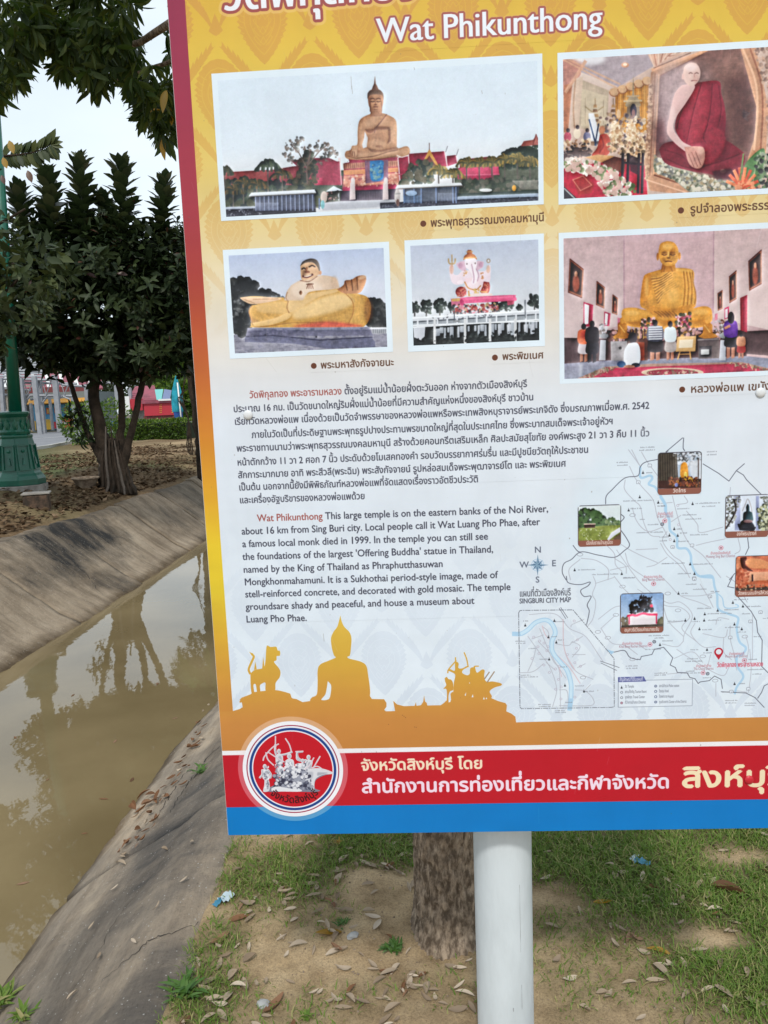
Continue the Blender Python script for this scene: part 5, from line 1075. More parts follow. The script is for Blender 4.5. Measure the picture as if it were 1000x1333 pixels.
for k, x, y in ((Q1, 668, 718), (Q1, 180, 1085), (Q3, 885, 80), (Q3, 835, 297), (Q3, 697, 427), (Q3, 773, 472), (Q3, 962, 637), (Q4, 310, 262), (Q4, 500, 614), (Q4, 595, 800), (Q4, 232, 133), (Q4, 822, 463), (Q3, 582, 776)):
    p = k([(x, y)])[0]; a = np.linspace(0, 2 * math.pi, 19); stroke(np.c_[p[0] + 9 * np.cos(a), p[1] + 5 * np.sin(a)], 1.5, (150, 154, 168))
DR = (176, 96, 110)
for s, a, b in (('อำเภออินทร์บุรี', (856, 670.5), (876, 669.8)), ('In Buri District', (855.5, 674), (876.5, 673.3)), ('อำเภอเมืองสิงห์บุรี', (925, 722), (951, 721)), ('Mueang Sing Buri District', (919, 726.3), (957, 725)), ('อำเภอบางระจัน', (838, 752.8), (862, 752)), ('Bang Rachan District', (836, 756.5), (865, 755.5)),
                ('อำเภอค่ายบางระจัน', (810, 839.5), (836, 838.8)), ('Khai Bang Rachan District', (806, 843.3), (843, 842.4)), ('อำเภอท่าช้าง', (906, 868.8), (926, 868)), ('Tha Chang District', (903, 872.5), (929, 871.5)), ('อำเภอพรหมบุรี', (949, 852.8), (969, 852)), ('Phrom Buri District', (944, 856.3), (973, 855.3))):
    text(s, a, b, 5.0, DR if s[0] == 'อ' else (150, 110, 126), .1)
text('วัดพิกุลทอง พระอารามหลวง', (933.5, 869), (993.5, 866.6), 8.8, (196, 56, 80), .35)
pc = T((935.6, 848.6))[0]; a_ = np.linspace(math.radians(150), math.radians(390), 24)
pin = [(pc[0] + 14.5 * math.cos(t), pc[1] + 14.5 * math.sin(t)) for t in a_] + [(pc[0] + .5, pc[1] + 27)]
fill([np.array(pin)], (176, 30, 54)); fill([np.array([(pc[0] + 9 * math.cos(t), pc[1] - .5 + 9 * math.sin(t)) for t in np.linspace(0, 6.283, 24)[:-1]])], (216, 224, 234))
PARTS.append(('location_pin', None, rect_of([(929, 841), (942, 840.6), (942, 861), (929, 861.4)])))
# legend
Lg = rect_of([(805, 886.5), (901, 884), (901.5, 917.5), (805, 921.5)])
stroke(np.vstack([rpoly(Lg), rpoly(Lg)[:1]]), 2, (110, 120, 140)); fill([rpoly(Lg)], (216, 226, 238), .6)
hd = T([(804.6, 881.5), (838, 880.5), (841.5, 887), (804.6, 888)]); fill([hd], (84, 92, 150)); text('สัญลักษณ์ที่ใช้ในแผนที่', (806.5, 886.6), (837, 885.8), 6.8, (226, 230, 240), .2)
PARTS.append(('map_legend', None, [Lg[0], hd[:, 1].min(), Lg[2], Lg[3]]))
for j, (s, s2) in enumerate((('วัด Temple', 'สถานีตำรวจ Police station'), ('สถานที่สำคัญ Tourism Resort', 'โรงแรม Hotel'), ('จุดพักรถ Travel Center', 'โรงพยาบาล Hospital'), ('ที่ว่าการอำเภอ District', 'ศูนย์ราชการ Center of the District'))):
    y = 895.3 + j * 6.9
    if j == 0: stupa(K(0, 0, 1), 809.3, y + 1, .75)
    else: ring(K(0, 0, 1), 809.3, y - 1, 3.6, (120, 80, 100) if j == 3 else (110, 116, 132), (170, 60, 80) if j == 3 else None)
    text(s, (813.5, y), (813.5 + 1.18 * min(24, len(s)), y - .5), 5.4, (96, 102, 118), .1)
    ring(K(0, 0, 1), 853.6, y - 2.2, 3.8, (70, 84, 120), (110, 120, 140) if j in (0, 3) else None); text(s2, (858, y - .8), (858 + 1.05 * min(34, len(s2)), y - 1.4), 5.4, (96, 102, 118), .1)
# small pictures on the map
def mini(q, cap, label):
    r = rect_of(q); rr = [r[0], r[1], r[2], r[3]]; h = r[3] - r[1]
    fill([rpoly(rr, 10)], (70, 66, 76)); fill([rpoly([rr[0] + 1.2, rr[1] + h * .5, rr[2] - 1.2, rr[3] + .6], 9)], (134, 84, 72))
    inn = [rr[0] + 2.2, rr[1] + 2.2, rr[2] - 2.2, rr[1] + h * .855]; setclip(inn); PARTS.append(('printed_photo', label, rr)); return rr, inn
def minicap(s, rr, f=.62):
    setclip(); L, adv = layout(s); h = rr[3] - rr[1]; sz = h * .125; w = min((rr[2] - rr[0]) * f, adv * sz * 1.1); x = (rr[0] + rr[2]) / 2 - w / 2
    m, x0, y0 = text_mask([np.c_[x + l[:, 0] * w / adv, rr[3] - h * .045 - l[:, 1] * sz] for l in L], .35); comp(m, x0, y0, (228, 218, 214))
r1, n1 = mini([(752.2, 658.3), (808.3, 656.2), (808.7, 710), (752.5, 711.7)], '', 'small photo print of a pond under a spreading tree')
fill([rpoly(n1)], (206, 218, 224)); bits(Q1, [(165, 700), (200, 665), (270, 660), (340, 690), (420, 740), (430, 830), (165, 840)], [(30, 52, 34), (50, 82, 48), (22, 36, 28), (70, 100, 60)], 260, 17, 101); bits(Q1, [(420, 760), (480, 745), (560, 790), (556, 815), (400, 815)], [(60, 84, 56), (84, 110, 74), (120, 140, 100)], 60, 12, 102)
fill([Q1([(160, 840), (400, 815), (560, 810), (560, 960), (160, 960)])], (120, 132, 62)); fill([Q1([(220, 798), (320, 796), (320, 835), (220, 838)])], (56, 40, 36)); stroke(Q1([(218, 803), (322, 800)]), 4, (190, 170, 160)); fill([Q1([(430, 945), (470, 880), (550, 830), (560, 870), (500, 910), (450, 950)])], (206, 212, 220)); fill([Q1([(480, 940), (560, 880), (560, 960)])], (96, 80, 64))
bits(Q1, [(180, 850), (430, 840), (430, 940), (180, 950)], [(140, 150, 84), (100, 116, 56), (214, 220, 200)], 60, 8, 103, .4); finish_photo(n1, 1, .015); minicap('เมืองโบราณบ้านคูเมือง', r1)
r2_, n2 = mini([(856.4, 589.3), (913.6, 587.2), (913, 642.8), (856, 643.8)], '', 'small photo print of a golden shrine under hanging roots')
fill([rpoly(n2)], (150, 164, 182)); fill([Q2([(-20, 130), (150, 130), (170, 470), (-20, 470)])], (36, 30, 28)); bits(Q2, [(100, 130), (380, 130), (380, 260), (200, 280)], [(196, 206, 220), (110, 110, 116), (60, 64, 66), (206, 214, 226)], 150, 12, 104); fill([Q2([(260, 220), (380, 200), (380, 400), (280, 380)])], (206, 212, 222), .85, 4)
for x in range(-15, 160, 11): stroke(Q2([(x, 150), (x + 4, 420)]), 2.4, (96, 88, 74) if x % 2 else (58, 50, 44), .8)
fill([Q2([(-20, 400), (380, 380), (380, 470), (-20, 470)])], (56, 32, 30)); fill([sclosed(Q2, [(180, 340), (190, 250), (225, 225), (250, 260), (255, 380), (200, 380)])], (206, 140, 46)); fill([ell(Q2, 232, 350, 16, 36)], (222, 196, 96)); bits(Q2, [(80, 370), (330, 350), (370, 450), (90, 450)], [(206, 160, 60), (120, 60, 40), (60, 34, 30), (150, 90, 60), (90, 50, 44)], 120, 11, 105); fill([ell(Q2, 147, 438, 16, 18)], (120, 130, 186)); stroke(Q2([(352, 190), (350, 460)]), 3, (70, 56, 56)); finish_photo(n2, 1, .015); minicap('วัดไทร', r2_, .3)
r3_, n3 = mini([(944, 644.9), (1001, 643), (1001, 698.5), (944, 700)], '', 'small photo print of a dark seated statue between white pillars')
fill([rpoly(n3)], (206, 216, 232)); fill([Q2([(690, 540), (740, 540), (740, 860), (690, 860)])], (150, 160, 196)); fill([Q2([(886, 540), (915, 540), (915, 860), (886, 860)])], (150, 160, 196)); stroke(scurve(Q2, [(760, 680), (790, 610), (810, 568), (835, 620), (850, 690)]), 2.5, (170, 170, 176))
bits(Q2, [(605, 545), (740, 545), (740, 640), (680, 780), (610, 850)], [(70, 74, 66), (110, 110, 100), (60, 60, 62), (150, 154, 150)], 130, 9, 106, alpha=.85); stroke(scurve(Q2, [(680, 570), (700, 660), (670, 740), (610, 840)]), 5, (44, 40, 44)); bits(Q2, [(900, 660), (1000, 600), (1000, 860), (910, 860)], [(96, 104, 76), (150, 152, 120), (70, 76, 62), (196, 200, 170)], 120, 12, 107); bits(Q2, [(920, 545), (1000, 545), (1000, 640)], [(90, 92, 84), (130, 134, 130)], 40, 8, 108)
fill([sclosed(Q2, [(735, 860), (745, 780), (800, 760), (850, 780), (872, 860)])], (34, 38, 50)); fill([sclosed(Q2, [(765, 770), (770, 700), (795, 680), (795, 640), (810, 615), (825, 640), (828, 680), (852, 700), (858, 770), (810, 780)])], (36, 64, 74)); fill([ell(Q2, 812, 775, 44, 16)], (120, 96, 100)); stroke(Q2([(725, 805), (740, 850), (880, 835)]), 6, (30, 32, 44)); finish_photo(n3, 1, .015); minicap('องค์พระปรางค์', r3_, .45)
r4_, n4 = mini([(957.6, 724), (1014, 722), (1014, 775.3), (956.7, 776.9)], '', 'small photo print of a copper coloured reclining statue')
fill([rpoly(n4)], (186, 104, 76)); fill([sclosed(Q2, [(700, 1130), (760, 1110), (780, 1160), (760, 1210), (700, 1200)])], (206, 130, 96)); fill([sclosed(Q2, [(740, 1110), (800, 1110), (790, 1180), (860, 1240), (770, 1220), (745, 1170)])], (70, 30, 28)); fill([sclosed(Q2, [(785, 1150), (830, 1120), (920, 1125), (990, 1150), (1060, 1190), (1050, 1215), (930, 1215), (830, 1205)])], (206, 138, 96)); bits(Q2, [(700, 1200), (800, 1230), (860, 1320), (700, 1440)], [(206, 140, 110), (170, 84, 60), (150, 70, 50)], 70, 12, 109); fill([Q2([(830, 1250), (1100, 1240), (1100, 1320), (820, 1330)])], (206, 150, 120)); stroke(Q2([(853, 1275), (855, 1330)]), 5, (40, 24, 34)); fill([Q2([(700, 1400), (1100, 1380), (1100, 1480), (700, 1480)])], (70, 54, 50)); bits(Q2, [(700, 1370), (1100, 1360), (1100, 1440), (700, 1440)], [(150, 120, 96), (60, 50, 50), (206, 170, 140)], 60, 9, 110)
finish_photo(n4, 1, .015); minicap('วัดพระนอนจักรสีห์วรวิหาร', r4_, .85)
r5_, n5 = mini([(807.3, 772.3), (864, 771.6), (864, 823.3), (807.3, 824.4)], '', 'small photo print of a dark group monument on a white draped plinth')
fill([rpoly(n5)], grad([(n5[1], (126, 160, 206)), (n5[3], (190, 204, 222))])); M5 = K(660, 740, 2.94)
bits(M5, [(438, 190), (470, 185), (470, 222), (438, 222)], [(90, 84, 70), (120, 110, 96)], 40, 6, 111); bits(M5, [(578, 185), (597, 180), (597, 222), (578, 222)], [(90, 90, 76), (120, 116, 96)], 30, 6, 112)
fill([M5([(462, 172), (575, 165), (574, 215), (466, 222)])], (220, 214, 222)); bits(M5, [(470, 150), (490, 120), (520, 105), (555, 120), (560, 165), (472, 172)], [(34, 34, 42), (50, 50, 58), (26, 26, 34)], 90, 6, 113)
for q in ([(500, 135), (515, 100)], [(520, 125), (523, 102)], [(540, 130), (555, 108)], [(478, 160), (472, 140)]): stroke(M5(q), 3, (40, 40, 48))
stroke(scurve(M5, [(462, 182), (480, 178), (495, 180), (520, 172), (545, 176), (574, 176)]), 7, (206, 60, 100)); stroke(M5([(468, 185), (468, 212)]), 4, (206, 60, 100)); stroke(M5([(572, 178), (572, 210)]), 4, (206, 60, 100)); fill([ell(M5, 553, 143, 6, 6)], (200, 50, 80)); fill([M5([(438, 218), (597, 212), (597, 232), (438, 232)])], (76, 70, 66)); finish_photo(n5, 1, .015); minicap('อนุสาวรีย์วีรชนค่ายบางระจัน', r5_, .8)
PARTS.append(('city_map_print', None, rect_of([(675.5, 795.5), (745, 793), (799, 918), (677.5, 921)])))

# ---- dirt, scratches and a little unevenness of the print
g9 = np.random.default_rng(5)
for i in range(150):
    x, y = g9.random() * TW, g9.random() * TH; r = .6 + g9.random() ** 4 * 1.8
    fill([np.array([(x + r * math.cos(t), y + r * (1 + 1.2 * g9.random()) * math.sin(t)) for t in np.linspace(0, 6.28, 8)[:-1]])], (110, 100, 92), 0.15 + .35 * g9.random())
for i in range(46):
    x, y = g9.random() * TW, g9.random() * TH; l = 10 + g9.random() * 60; a = g9.normal(0, .25) + math.pi / 2
    stroke(np.array([(x, y), (x + l * math.cos(a), y + l * math.sin(a))]), .9 + g9.random(), (228, 232, 238) if i % 2 else (150, 146, 142), .16)
for (x, y, l) in ((457, 100, 16), (458, 112, 10), (421, 825, 10), (539, 88, 3), (627, 118, 4)): stroke(T([(x, y), (x + 1, y + l)]), 1.8, (130, 122, 118), .45)
st = boxblur(g9.normal(0, 1, (TH // 8 + 2, TW // 8 + 2)).astype(np.float32), 6); st = np.kron(st, np.ones((8, 8), np.float32))[:TH, :TW]; st = boxblur(st, 6)
IMG *= (1 + .10 * st)[..., None]
np.clip(IMG, 0, 1, out=IMG)

# ------------------------------------------------------------------ materials
def ground_mat():
    m = bpy.data.materials.new('bare_soil_and_turf'); m.use_nodes = True
    n, l = m.node_tree.nodes, m.node_tree.links; b = n['Principled BSDF']; b.inputs['Roughness'].default_value = 0.95; b.inputs['Specular IOR Level'].default_value = 0.15
    tc = n.new('ShaderNodeTexCoord')
    def noise(sc, d=8, r=.6):
        t = n.new('ShaderNodeTexNoise'); t.inputs['Scale'].default_value = sc; t.inputs['Detail'].default_value = d; t.inputs['Roughness'].default_value = r
        l.new(tc.outputs['Object'], t.inputs['Vector']); return t.outputs[0]
    def ramp(src, stops):
        r = n.new('ShaderNodeValToRGB'); e = r.color_ramp.elements
        while len(e) < len(stops): e.new(.5)
        for el, (p, c) in zip(e, stops): el.position = p; el.color = (*c, 1)
        l.new(src, r.inputs[0]); return r.outputs[0]
    def mix(f, a, c, mode='MIX'):
        x = n.new('ShaderNodeMix'); x.data_type = 'RGBA'; x.blend_type = mode
        if isinstance(f, float): x.inputs[0].default_value = f
        else: l.new(f, x.inputs[0])
        l.new(a, x.inputs[6]); l.new(c, x.inputs[7]); return x.outputs[2]
    pale = ramp(noise(9), [(.25, (.26, .18, .10)), (.5, (.47, .345, .205)), (.75, (.58, .445, .28))])
    litter = ramp(noise(14, 9, .75), [(.3, (.07, .045, .024)), (.5, (.17, .112, .062)), (.72, (.27, .19, .115))])
    green = ramp(noise(22, 9, .75), [(.3, (.045, .055, .02)), (.55, (.10, .115, .045)), (.75, (.17, .15, .08))])
    at = n.new('ShaderNodeAttribute'); at.attribute_name = 'zone'
    sp = n.new('ShaderNodeSeparateColor'); l.new(at.outputs['Color'], sp.inputs[0])
    c1 = mix(sp.outputs[0], pale, litter); c2 = mix(sp.outputs[1], c1, green)
    fine = ramp(noise(160, 4, .8), [(.3, (.55, .53, .5)), (.5, (1, 1, 1)), (.7, (1.25, 1.22, 1.15))])
    c3 = mix(1.0, c2, fine, 'MULTIPLY'); l.new(c3, b.inputs['Base Color'])
    bp = n.new('ShaderNodeBump'); bp.inputs['Distance'].default_value = .012; bp.inputs['Strength'].default_value = .9
    l.new(noise(60, 9, .8), bp.inputs['Height']); l.new(bp.outputs[0], b.inputs['Normal'])
    return m

def concrete_mat(name, cols, dark, damp, st, thr=.5, spots=()):
    """weathered lining: blotches, streaks running down the slope, black mould patches"""
    m = bpy.data.materials.new(name); m.use_nodes = True
    n, l = m.node_tree.nodes, m.node_tree.links; b = n['Principled BSDF']; b.inputs['Roughness'].default_value = 0.9; b.inputs['Specular IOR Level'].default_value = 0.2
    g = n.new('ShaderNodeNewGeometry')
    def noise(sc, d=8, r=.6, off=(0, 0, 0)):
        mp = n.new('ShaderNodeMapping'); mp.inputs['Scale'].default_value = sc; mp.inputs['Location'].default_value = off
        t = n.new('ShaderNodeTexNoise'); t.inputs['Scale'].default_value = 1; t.inputs['Detail'].default_value = d; t.inputs['Roughness'].default_value = r
        l.new(g.outputs['Position'], mp.inputs[0]); l.new(mp.outputs[0], t.inputs['Vector']); return t.outputs[0]
    def ramp(src, stops):
        r = n.new('ShaderNodeValToRGB'); e = r.color_ramp.elements
        while len(e) < len(stops): e.new(.5)
        for el, (p, c) in zip(e, stops): el.position = p; el.color = (*c, 1)
        l.new(src, r.inputs[0]); return r.outputs[0]
    def mix(f, a, c, mode='MIX'):
        x = n.new('ShaderNodeMix'); x.data_type = 'RGBA'; x.blend_type = mode
        if isinstance(f, float): x.inputs[0].default_value = f
        else: l.new(f, x.inputs[0])
        l.new(a, x.inputs[6]); l.new(c, x.inputs[7]); return x.outputs[2]
    base = ramp(noise((2.6, 1.7, 2.6), 10, .68), cols)
    stk = ramp(noise((1.3, 4.5, 1.3), 6, .7, (3, 0, 0)), [(.40, (0, 0, 0)), (.62, (1, 1, 1))])
    bk = ramp(noise((.9, .62, .9), 5, .6, damp), [(thr, (0, 0, 0)), (thr + .09, (1, 1, 1))])
    c1 = mix(1.0, base, ramp(noise(st, 9, .75), [(.35, (.62, .6, .58)), (.55, (1, 1, 1)), (.7, (1.12, 1.1, 1.06))]), 'MULTIPLY')
    rgb = n.new('ShaderNodeRGB'); rgb.outputs[0].default_value = (*dark, 1)
    wob = noise((1.6, 1.6, 1.6), 9, .7, (7, 3, 0))
    for (px, py, rx, ry, am) in spots:                      # mould stains where they sit on this wall
        mp = n.new('ShaderNodeMapping'); mp.inputs['Location'].default_value = (-px / rx, -py / ry, 0); mp.inputs['Scale'].default_value = (1 / rx, 1 / ry, 0)
        ln = n.new('ShaderNodeVectorMath'); ln.operation = 'LENGTH'; l.new(g.outputs['Position'], mp.inputs[0]); l.new(mp.outputs[0], ln.inputs[0])
        a1 = n.new('ShaderNodeMath'); a1.operation = 'MULTIPLY_ADD'; a1.inputs[1].default_value = 2.6; a1.inputs[2].default_value = -1.3; l.new(wob, a1.inputs[0])
        a2 = n.new('ShaderNodeMath'); a2.operation = 'ADD'; l.new(ln.outputs['Value'], a2.inputs[0]); l.new(a1.outputs[0], a2.inputs[1])
        mr = n.new('ShaderNodeMapRange'); mr.inputs[1].default_value = 1.15; mr.inputs[2].default_value = .45; mr.inputs[3].default_value = 0; mr.inputs[4].default_value = am; l.new(a2.outputs[0], mr.inputs[0])
        mxm = n.new('ShaderNodeMath'); mxm.operation = 'MAXIMUM'; l.new(bk, mxm.inputs[0]); l.new(mr.outputs[0], mxm.inputs[1]); bk = mxm.outputs[0]
    mul = n.new('ShaderNodeMath'); mul.operation = 'MULTIPLY'; mul.inputs[1].default_value = .82
    mx = n.new('ShaderNodeMath'); mx.operation = 'MULTIPLY_ADD'; mx.inputs[1].default_value = .45; mx.inputs[2].default_value = .45
    l.new(stk, mx.inputs[0]); l.new(bk, mul.inputs[0])
    m2 = n.new('ShaderNodeMath'); m2.operation = 'MULTIPLY'; l.new(mul.outputs[0], m2.inputs[0]); l.new(mx.outputs[0], m2.inputs[1])
    c2 = mix(m2.outputs[0], c1, rgb.outputs[0])
    grit = ramp(noise((70, 70, 70), 6, .85), [(.28, (.5, .5, .5)), (.45, (1, 1, 1)), (.66, (1.0, 1.0, 1.0)), (.72, (1.6, 1.55, 1.5))])
    sz = n.new('ShaderNodeSeparateXYZ'); l.new(g.outputs['Position'], sz.inputs[0])
    wz_ = n.new('ShaderNodeMath'); wz_.operation = 'MULTIPLY_ADD'; wz_.inputs[1].default_value = .16; l.new(wob, wz_.inputs[0]); l.new(sz.outputs['Z'], wz_.inputs[2])
    wet = n.new('ShaderNodeMapRange'); wet.inputs[1].default_value = -.40; wet.inputs[2].default_value = -.34; l.new(wz_.outputs[0], wet.inputs[0])
    c2 = mix(1.0, c2, ramp(wet.outputs[0], [(0, (.42, .38, .32)), (1, (1, 1, 1))]), 'MULTIPLY')      # damp, silted waterline
    c3 = mix(1.0, c2, grit, 'MULTIPLY')
    vo = n.new('ShaderNodeTexVoronoi'); vo.inputs['Scale'].default_value = 55; vo.inputs['Randomness'].default_value = 1; l.new(g.outputs['Position'], vo.inputs['Vector'])
    chip = ramp(vo.outputs['Distance'], [(.10, (1, 1, 1)), (.16, (0, 0, 0))]); sel = ramp(noise((19, 19, 19), 2), [(.45, (0, 0, 0)), (.55, (.85, .85, .85))])
    cm = n.new('ShaderNodeMath'); cm.operation = 'MULTIPLY'; l.new(chip, cm.inputs[0]); l.new(sel, cm.inputs[1])
    wc = n.new('ShaderNodeRGB'); wc.outputs[0].default_value = (.55, .53, .5, 1); c3 = mix(cm.outputs[0], c3, wc.outputs[0]); l.new(c3, b.inputs['Base Color'])
    bp = n.new('ShaderNodeBump'); bp.inputs['Distance'].default_value = .014; bp.inputs['Strength'].default_value = 1.0
    l.new(noise((38, 38, 38), 9, .8), bp.inputs['Height']); l.new(bp.outputs[0], b.inputs['Normal'])
    return m

def leaf_mat(name, c0, c1, c2, rough=.45, trans=.25, spec=.4):
    """colour from the per-leaf value 'tone' (or the object's own random number)"""
    m = bpy.data.materials.new(name); m.use_nodes = True
    n, l = m.node_tree.nodes, m.node_tree.links; b = n['Principled BSDF']; out = n['Material Output']
    b.inputs['Roughness'].default_value = rough; b.inputs['Specular IOR Level'].default_value = spec
    at = n.new('ShaderNodeAttribute'); at.attribute_name = 'tone'
    oi = n.new('ShaderNodeObjectInfo'); ad = n.new('ShaderNodeMath'); ad.operation = 'ADD'
    fr = n.new('ShaderNodeMath'); fr.operation = 'FRACT'
    l.new(at.outputs['Fac'], ad.inputs[0]); l.new(oi.outputs['Random'], ad.inputs[1]); l.new(ad.outputs[0], fr.inputs[0])
    r = n.new('ShaderNodeValToRGB'); e = r.color_ramp.elements; e.new(.5)
    for el, (p, c) in zip(e, ((0.0, c0), (.6, c1), (1.0, c2))): el.position = p; el.color = (*c, 1)
    l.new(fr.outputs[0], r.inputs[0]); l.new(r.outputs[0], b.inputs['Base Color'])
    if trans:
        t = n.new('ShaderNodeBsdfTranslucent'); ms = n.new('ShaderNodeMixShader'); ms.inputs[0].default_value = trans
        hs = n.new('ShaderNodeHueSaturation'); hs.inputs['Value'].default_value = 1.5; hs.inputs['Saturation'].default_value = 1.15
        l.new(r.outputs[0], hs.inputs['Color']); l.new(hs.outputs[0], t.inputs[0])
        l.new(b.outputs[0], ms.inputs[1]); l.new(t.outputs[0], ms.inputs[2]); l.new(ms.outputs[0], out.inputs[0])
    return m

M = {}
M['ground'] = ground_mat()
M['bank_far'] = concrete_mat('brown_weathered_concrete', [(.3, (.20, .155, .11)), (.5, (.31, .245, .175)), (.7, (.43, .35, .26))], (.028, .027, .026), (2.2, 1.5, 0), (1.4, 8, 1.4), .53, [(-3.75, 8.9, .55, 1.5, 1.6), (-3.3, 12.6, .7, 1.6, .9)])
M['bank_near'] = concrete_mat('grey_weathered_concrete', [(.32, (.25, .215, .175)), (.5, (.38, .315, .245)), (.66, (.56, .45, .33))], (.055, .056, .06), (.6, -.2, .3), (8, 1.3, 8), .50, [(-.86, 2.75, .26, .95, 1.2), (-1.02, 1.9, .12, .5, .7)])
M['bark_near'] = mat('furrowed_bark', (.40, .315, .235), .95, .1, noise=(60, (.12, .09, .065), .36, .58), bump=(80, .006), stretch=.45)
M['bark_dark'] = mat('dark_bark', (.050, .037, .028), .95, .1, noise=(8, (.022, .018, .014), .4, .65), bump=(30, .01))
M['crack'] = mat('dark_crack', (.035, .03, .026), 1.0)
M['root'] = mat('pale_root', (.12, .10, .085), .9, .1, noise=(14, (.08, .07, .06), .4, .65))
M['mango'] = leaf_mat('long_dark_leaf', (.022, .040, .010), (.042, .070, .016), (.09, .11, .022), .55, .32, .25)
M['mango_yellow'] = leaf_mat('yellowing_leaf', (.30, .17, .02), (.36, .21, .03), (.30, .2, .04), .5, .3)
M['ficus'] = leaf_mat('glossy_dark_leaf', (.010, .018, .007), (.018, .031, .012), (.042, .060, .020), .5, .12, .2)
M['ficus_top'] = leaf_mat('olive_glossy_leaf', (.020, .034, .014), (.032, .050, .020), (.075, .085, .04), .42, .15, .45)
M['ficus_red'] = leaf_mat('reddish_young_leaf', (.08, .022, .018), (.06, .03, .02), (.10, .05, .03), .4, .15)
M['rubber'] = leaf_mat('olive_leaf', (.022, .036, .014), (.040, .058, .020), (.085, .10, .03), .52, .15, .28)
M['palm'] = leaf_mat('fresh_green_frond', (.05, .12, .02), (.08, .17, .03), (.11, .2, .05), .45, .3)
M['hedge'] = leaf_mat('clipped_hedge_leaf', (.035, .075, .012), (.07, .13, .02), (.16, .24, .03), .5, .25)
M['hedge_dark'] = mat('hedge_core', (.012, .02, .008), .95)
M['far_leaf'] = leaf_mat('far_tree_leaf', (.03, .05, .02), (.05, .08, .03), (.09, .12, .05), .6, .2)
M['grass'] = leaf_mat('grass_blade', (.095, .180, .022), (.145, .235, .034), (.38, .33, .15), .6, .35)
M['litter'] = leaf_mat('pale_dry_leaf', (.24, .18, .125), (.38, .305, .225), (.50, .42, .33), .75, .1, .2)
M['litter_brown'] = leaf_mat('brown_dry_leaf', (.11, .055, .028), (.20, .10, .05), (.27, .17, .11), .7, .1, .2)
M['litter_far'] = leaf_mat('old_leaf_litter', (.05, .031, .018), (.11, .068, .038), (.25, .175, .11), .9, .05, .1)
M['lamp_green'] = mat('green_gloss_paint', (.0, .105, .062), .38, .5, noise=(5, (.0, .075, .046), .4, .7), bump=(60, .0015), coat=.2)
M['cement'] = mat('cement', (.33, .31, .28), .9, .2, noise=(9, (.20, .18, .16), .4, .65), bump=(40, .004))
M['brown_cement'] = mat('mossy_brick', (.13, .085, .06), .95, .1, noise=(12, (.05, .04, .032), .4, .6), bump=(30, .01))
M['clay'] = mat('clay', (.34, .27, .20), .85, .2, noise=(9, (.15, .11, .08), .4, .6), bump=(40, .003))
M['steel'] = mat('grey_painted_steel', (.30, .31, .335), .55, .4, noise=(3, (.22, .23, .25), .4, .7))
M['steel_dark'] = mat('dark_steel', (.12, .125, .135), .6, .4)
M['asphalt'] = mat('pale_asphalt', (.215, .22, .235), .85, .3, noise=(1.2, (.17, .17, .185), .4, .7), bump=(60, .004))
M['paint_white'] = mat('white_road_paint', (.62, .62, .6), .7)
M['kerb'] = mat('kerb_concrete', (.42, .41, .38), .85)
M['yellow_roof'] = mat('orange_awning', (.55, .26, .03), .7); M['black'] = mat('black_plastic', (.02, .02, .02), .5)
M['blue_ad'] = mat('blue_print', (.06, .28, .52), .6, noise=(1.3, (.22, .46, .62), .45, .6)); M['shutter'] = mat('grey_green_shutter', (.16, .19, .19), .7)
M['red'] = mat('red_paint', (.42, .02, .035), .55); M['red_dark'] = mat('dark_red_board', (.17, .035, .035), .7); M['maroon_roof'] = mat('pink_tile_roof', (.30, .07, .10), .7, noise=(2, (.2, .05, .07), .4, .6))
M['cyan'] = mat('turquoise_sheet', (.16, .46, .44), .7); M['slate'] = mat('slate_blue_sheet', (.15, .19, .32), .7); M['teal'] = mat('teal_cloth', (.01, .20, .27), .85, noise=(3, (.02, .34, .44), .4, .6)); M['white'] = mat('white_paint', (.72, .72, .70), .6)
M['yellow'] = mat('yellow_paint', (.62, .38, .03), .4, coat=.4); M['green_car'] = mat('green_car_paint', (.01, .10, .035), .35, coat=.5); M['glass'] = mat('dark_window', (.03, .04, .045), .08, .6)
M['blue_cloth'] = mat('blue_cloth', (.02, .08, .28), .8); M['orange'] = mat('orange_print', (.55, .12, .03), .6)
M['rubber_tyre'] = mat('tyre_rubber', (.025, .025, .025), .8); M['chrome'] = mat('bare_metal', (.5, .5, .5), .3, metal=1.0)
M['post'] = mat('weathered_white_pipe', (.60, .665, .71), .42, .5, noise=(9, (.49, .545, .58), .40, .70), bump=(60, .0012), stretch=.3)
M['panel'] = mat('white_sheet_edge', (.62, .62, .62), .5)
M['rivet'] = mat('white_rivet_cap', (.66, .68, .70), .35); M['rivet_red'] = mat('red_rivet_cap', (.50, .015, .03), .35)
M['plastic_blue'] = mat('blue_plastic', (.05, .22, .34), .35); M['plastic_pale'] = mat('pale_plastic', (.45, .55, .60), .35); M['pebble'] = mat('pebble', (.36, .36, .35), .8, noise=(30, (.25, .25, .25), .4, .6))

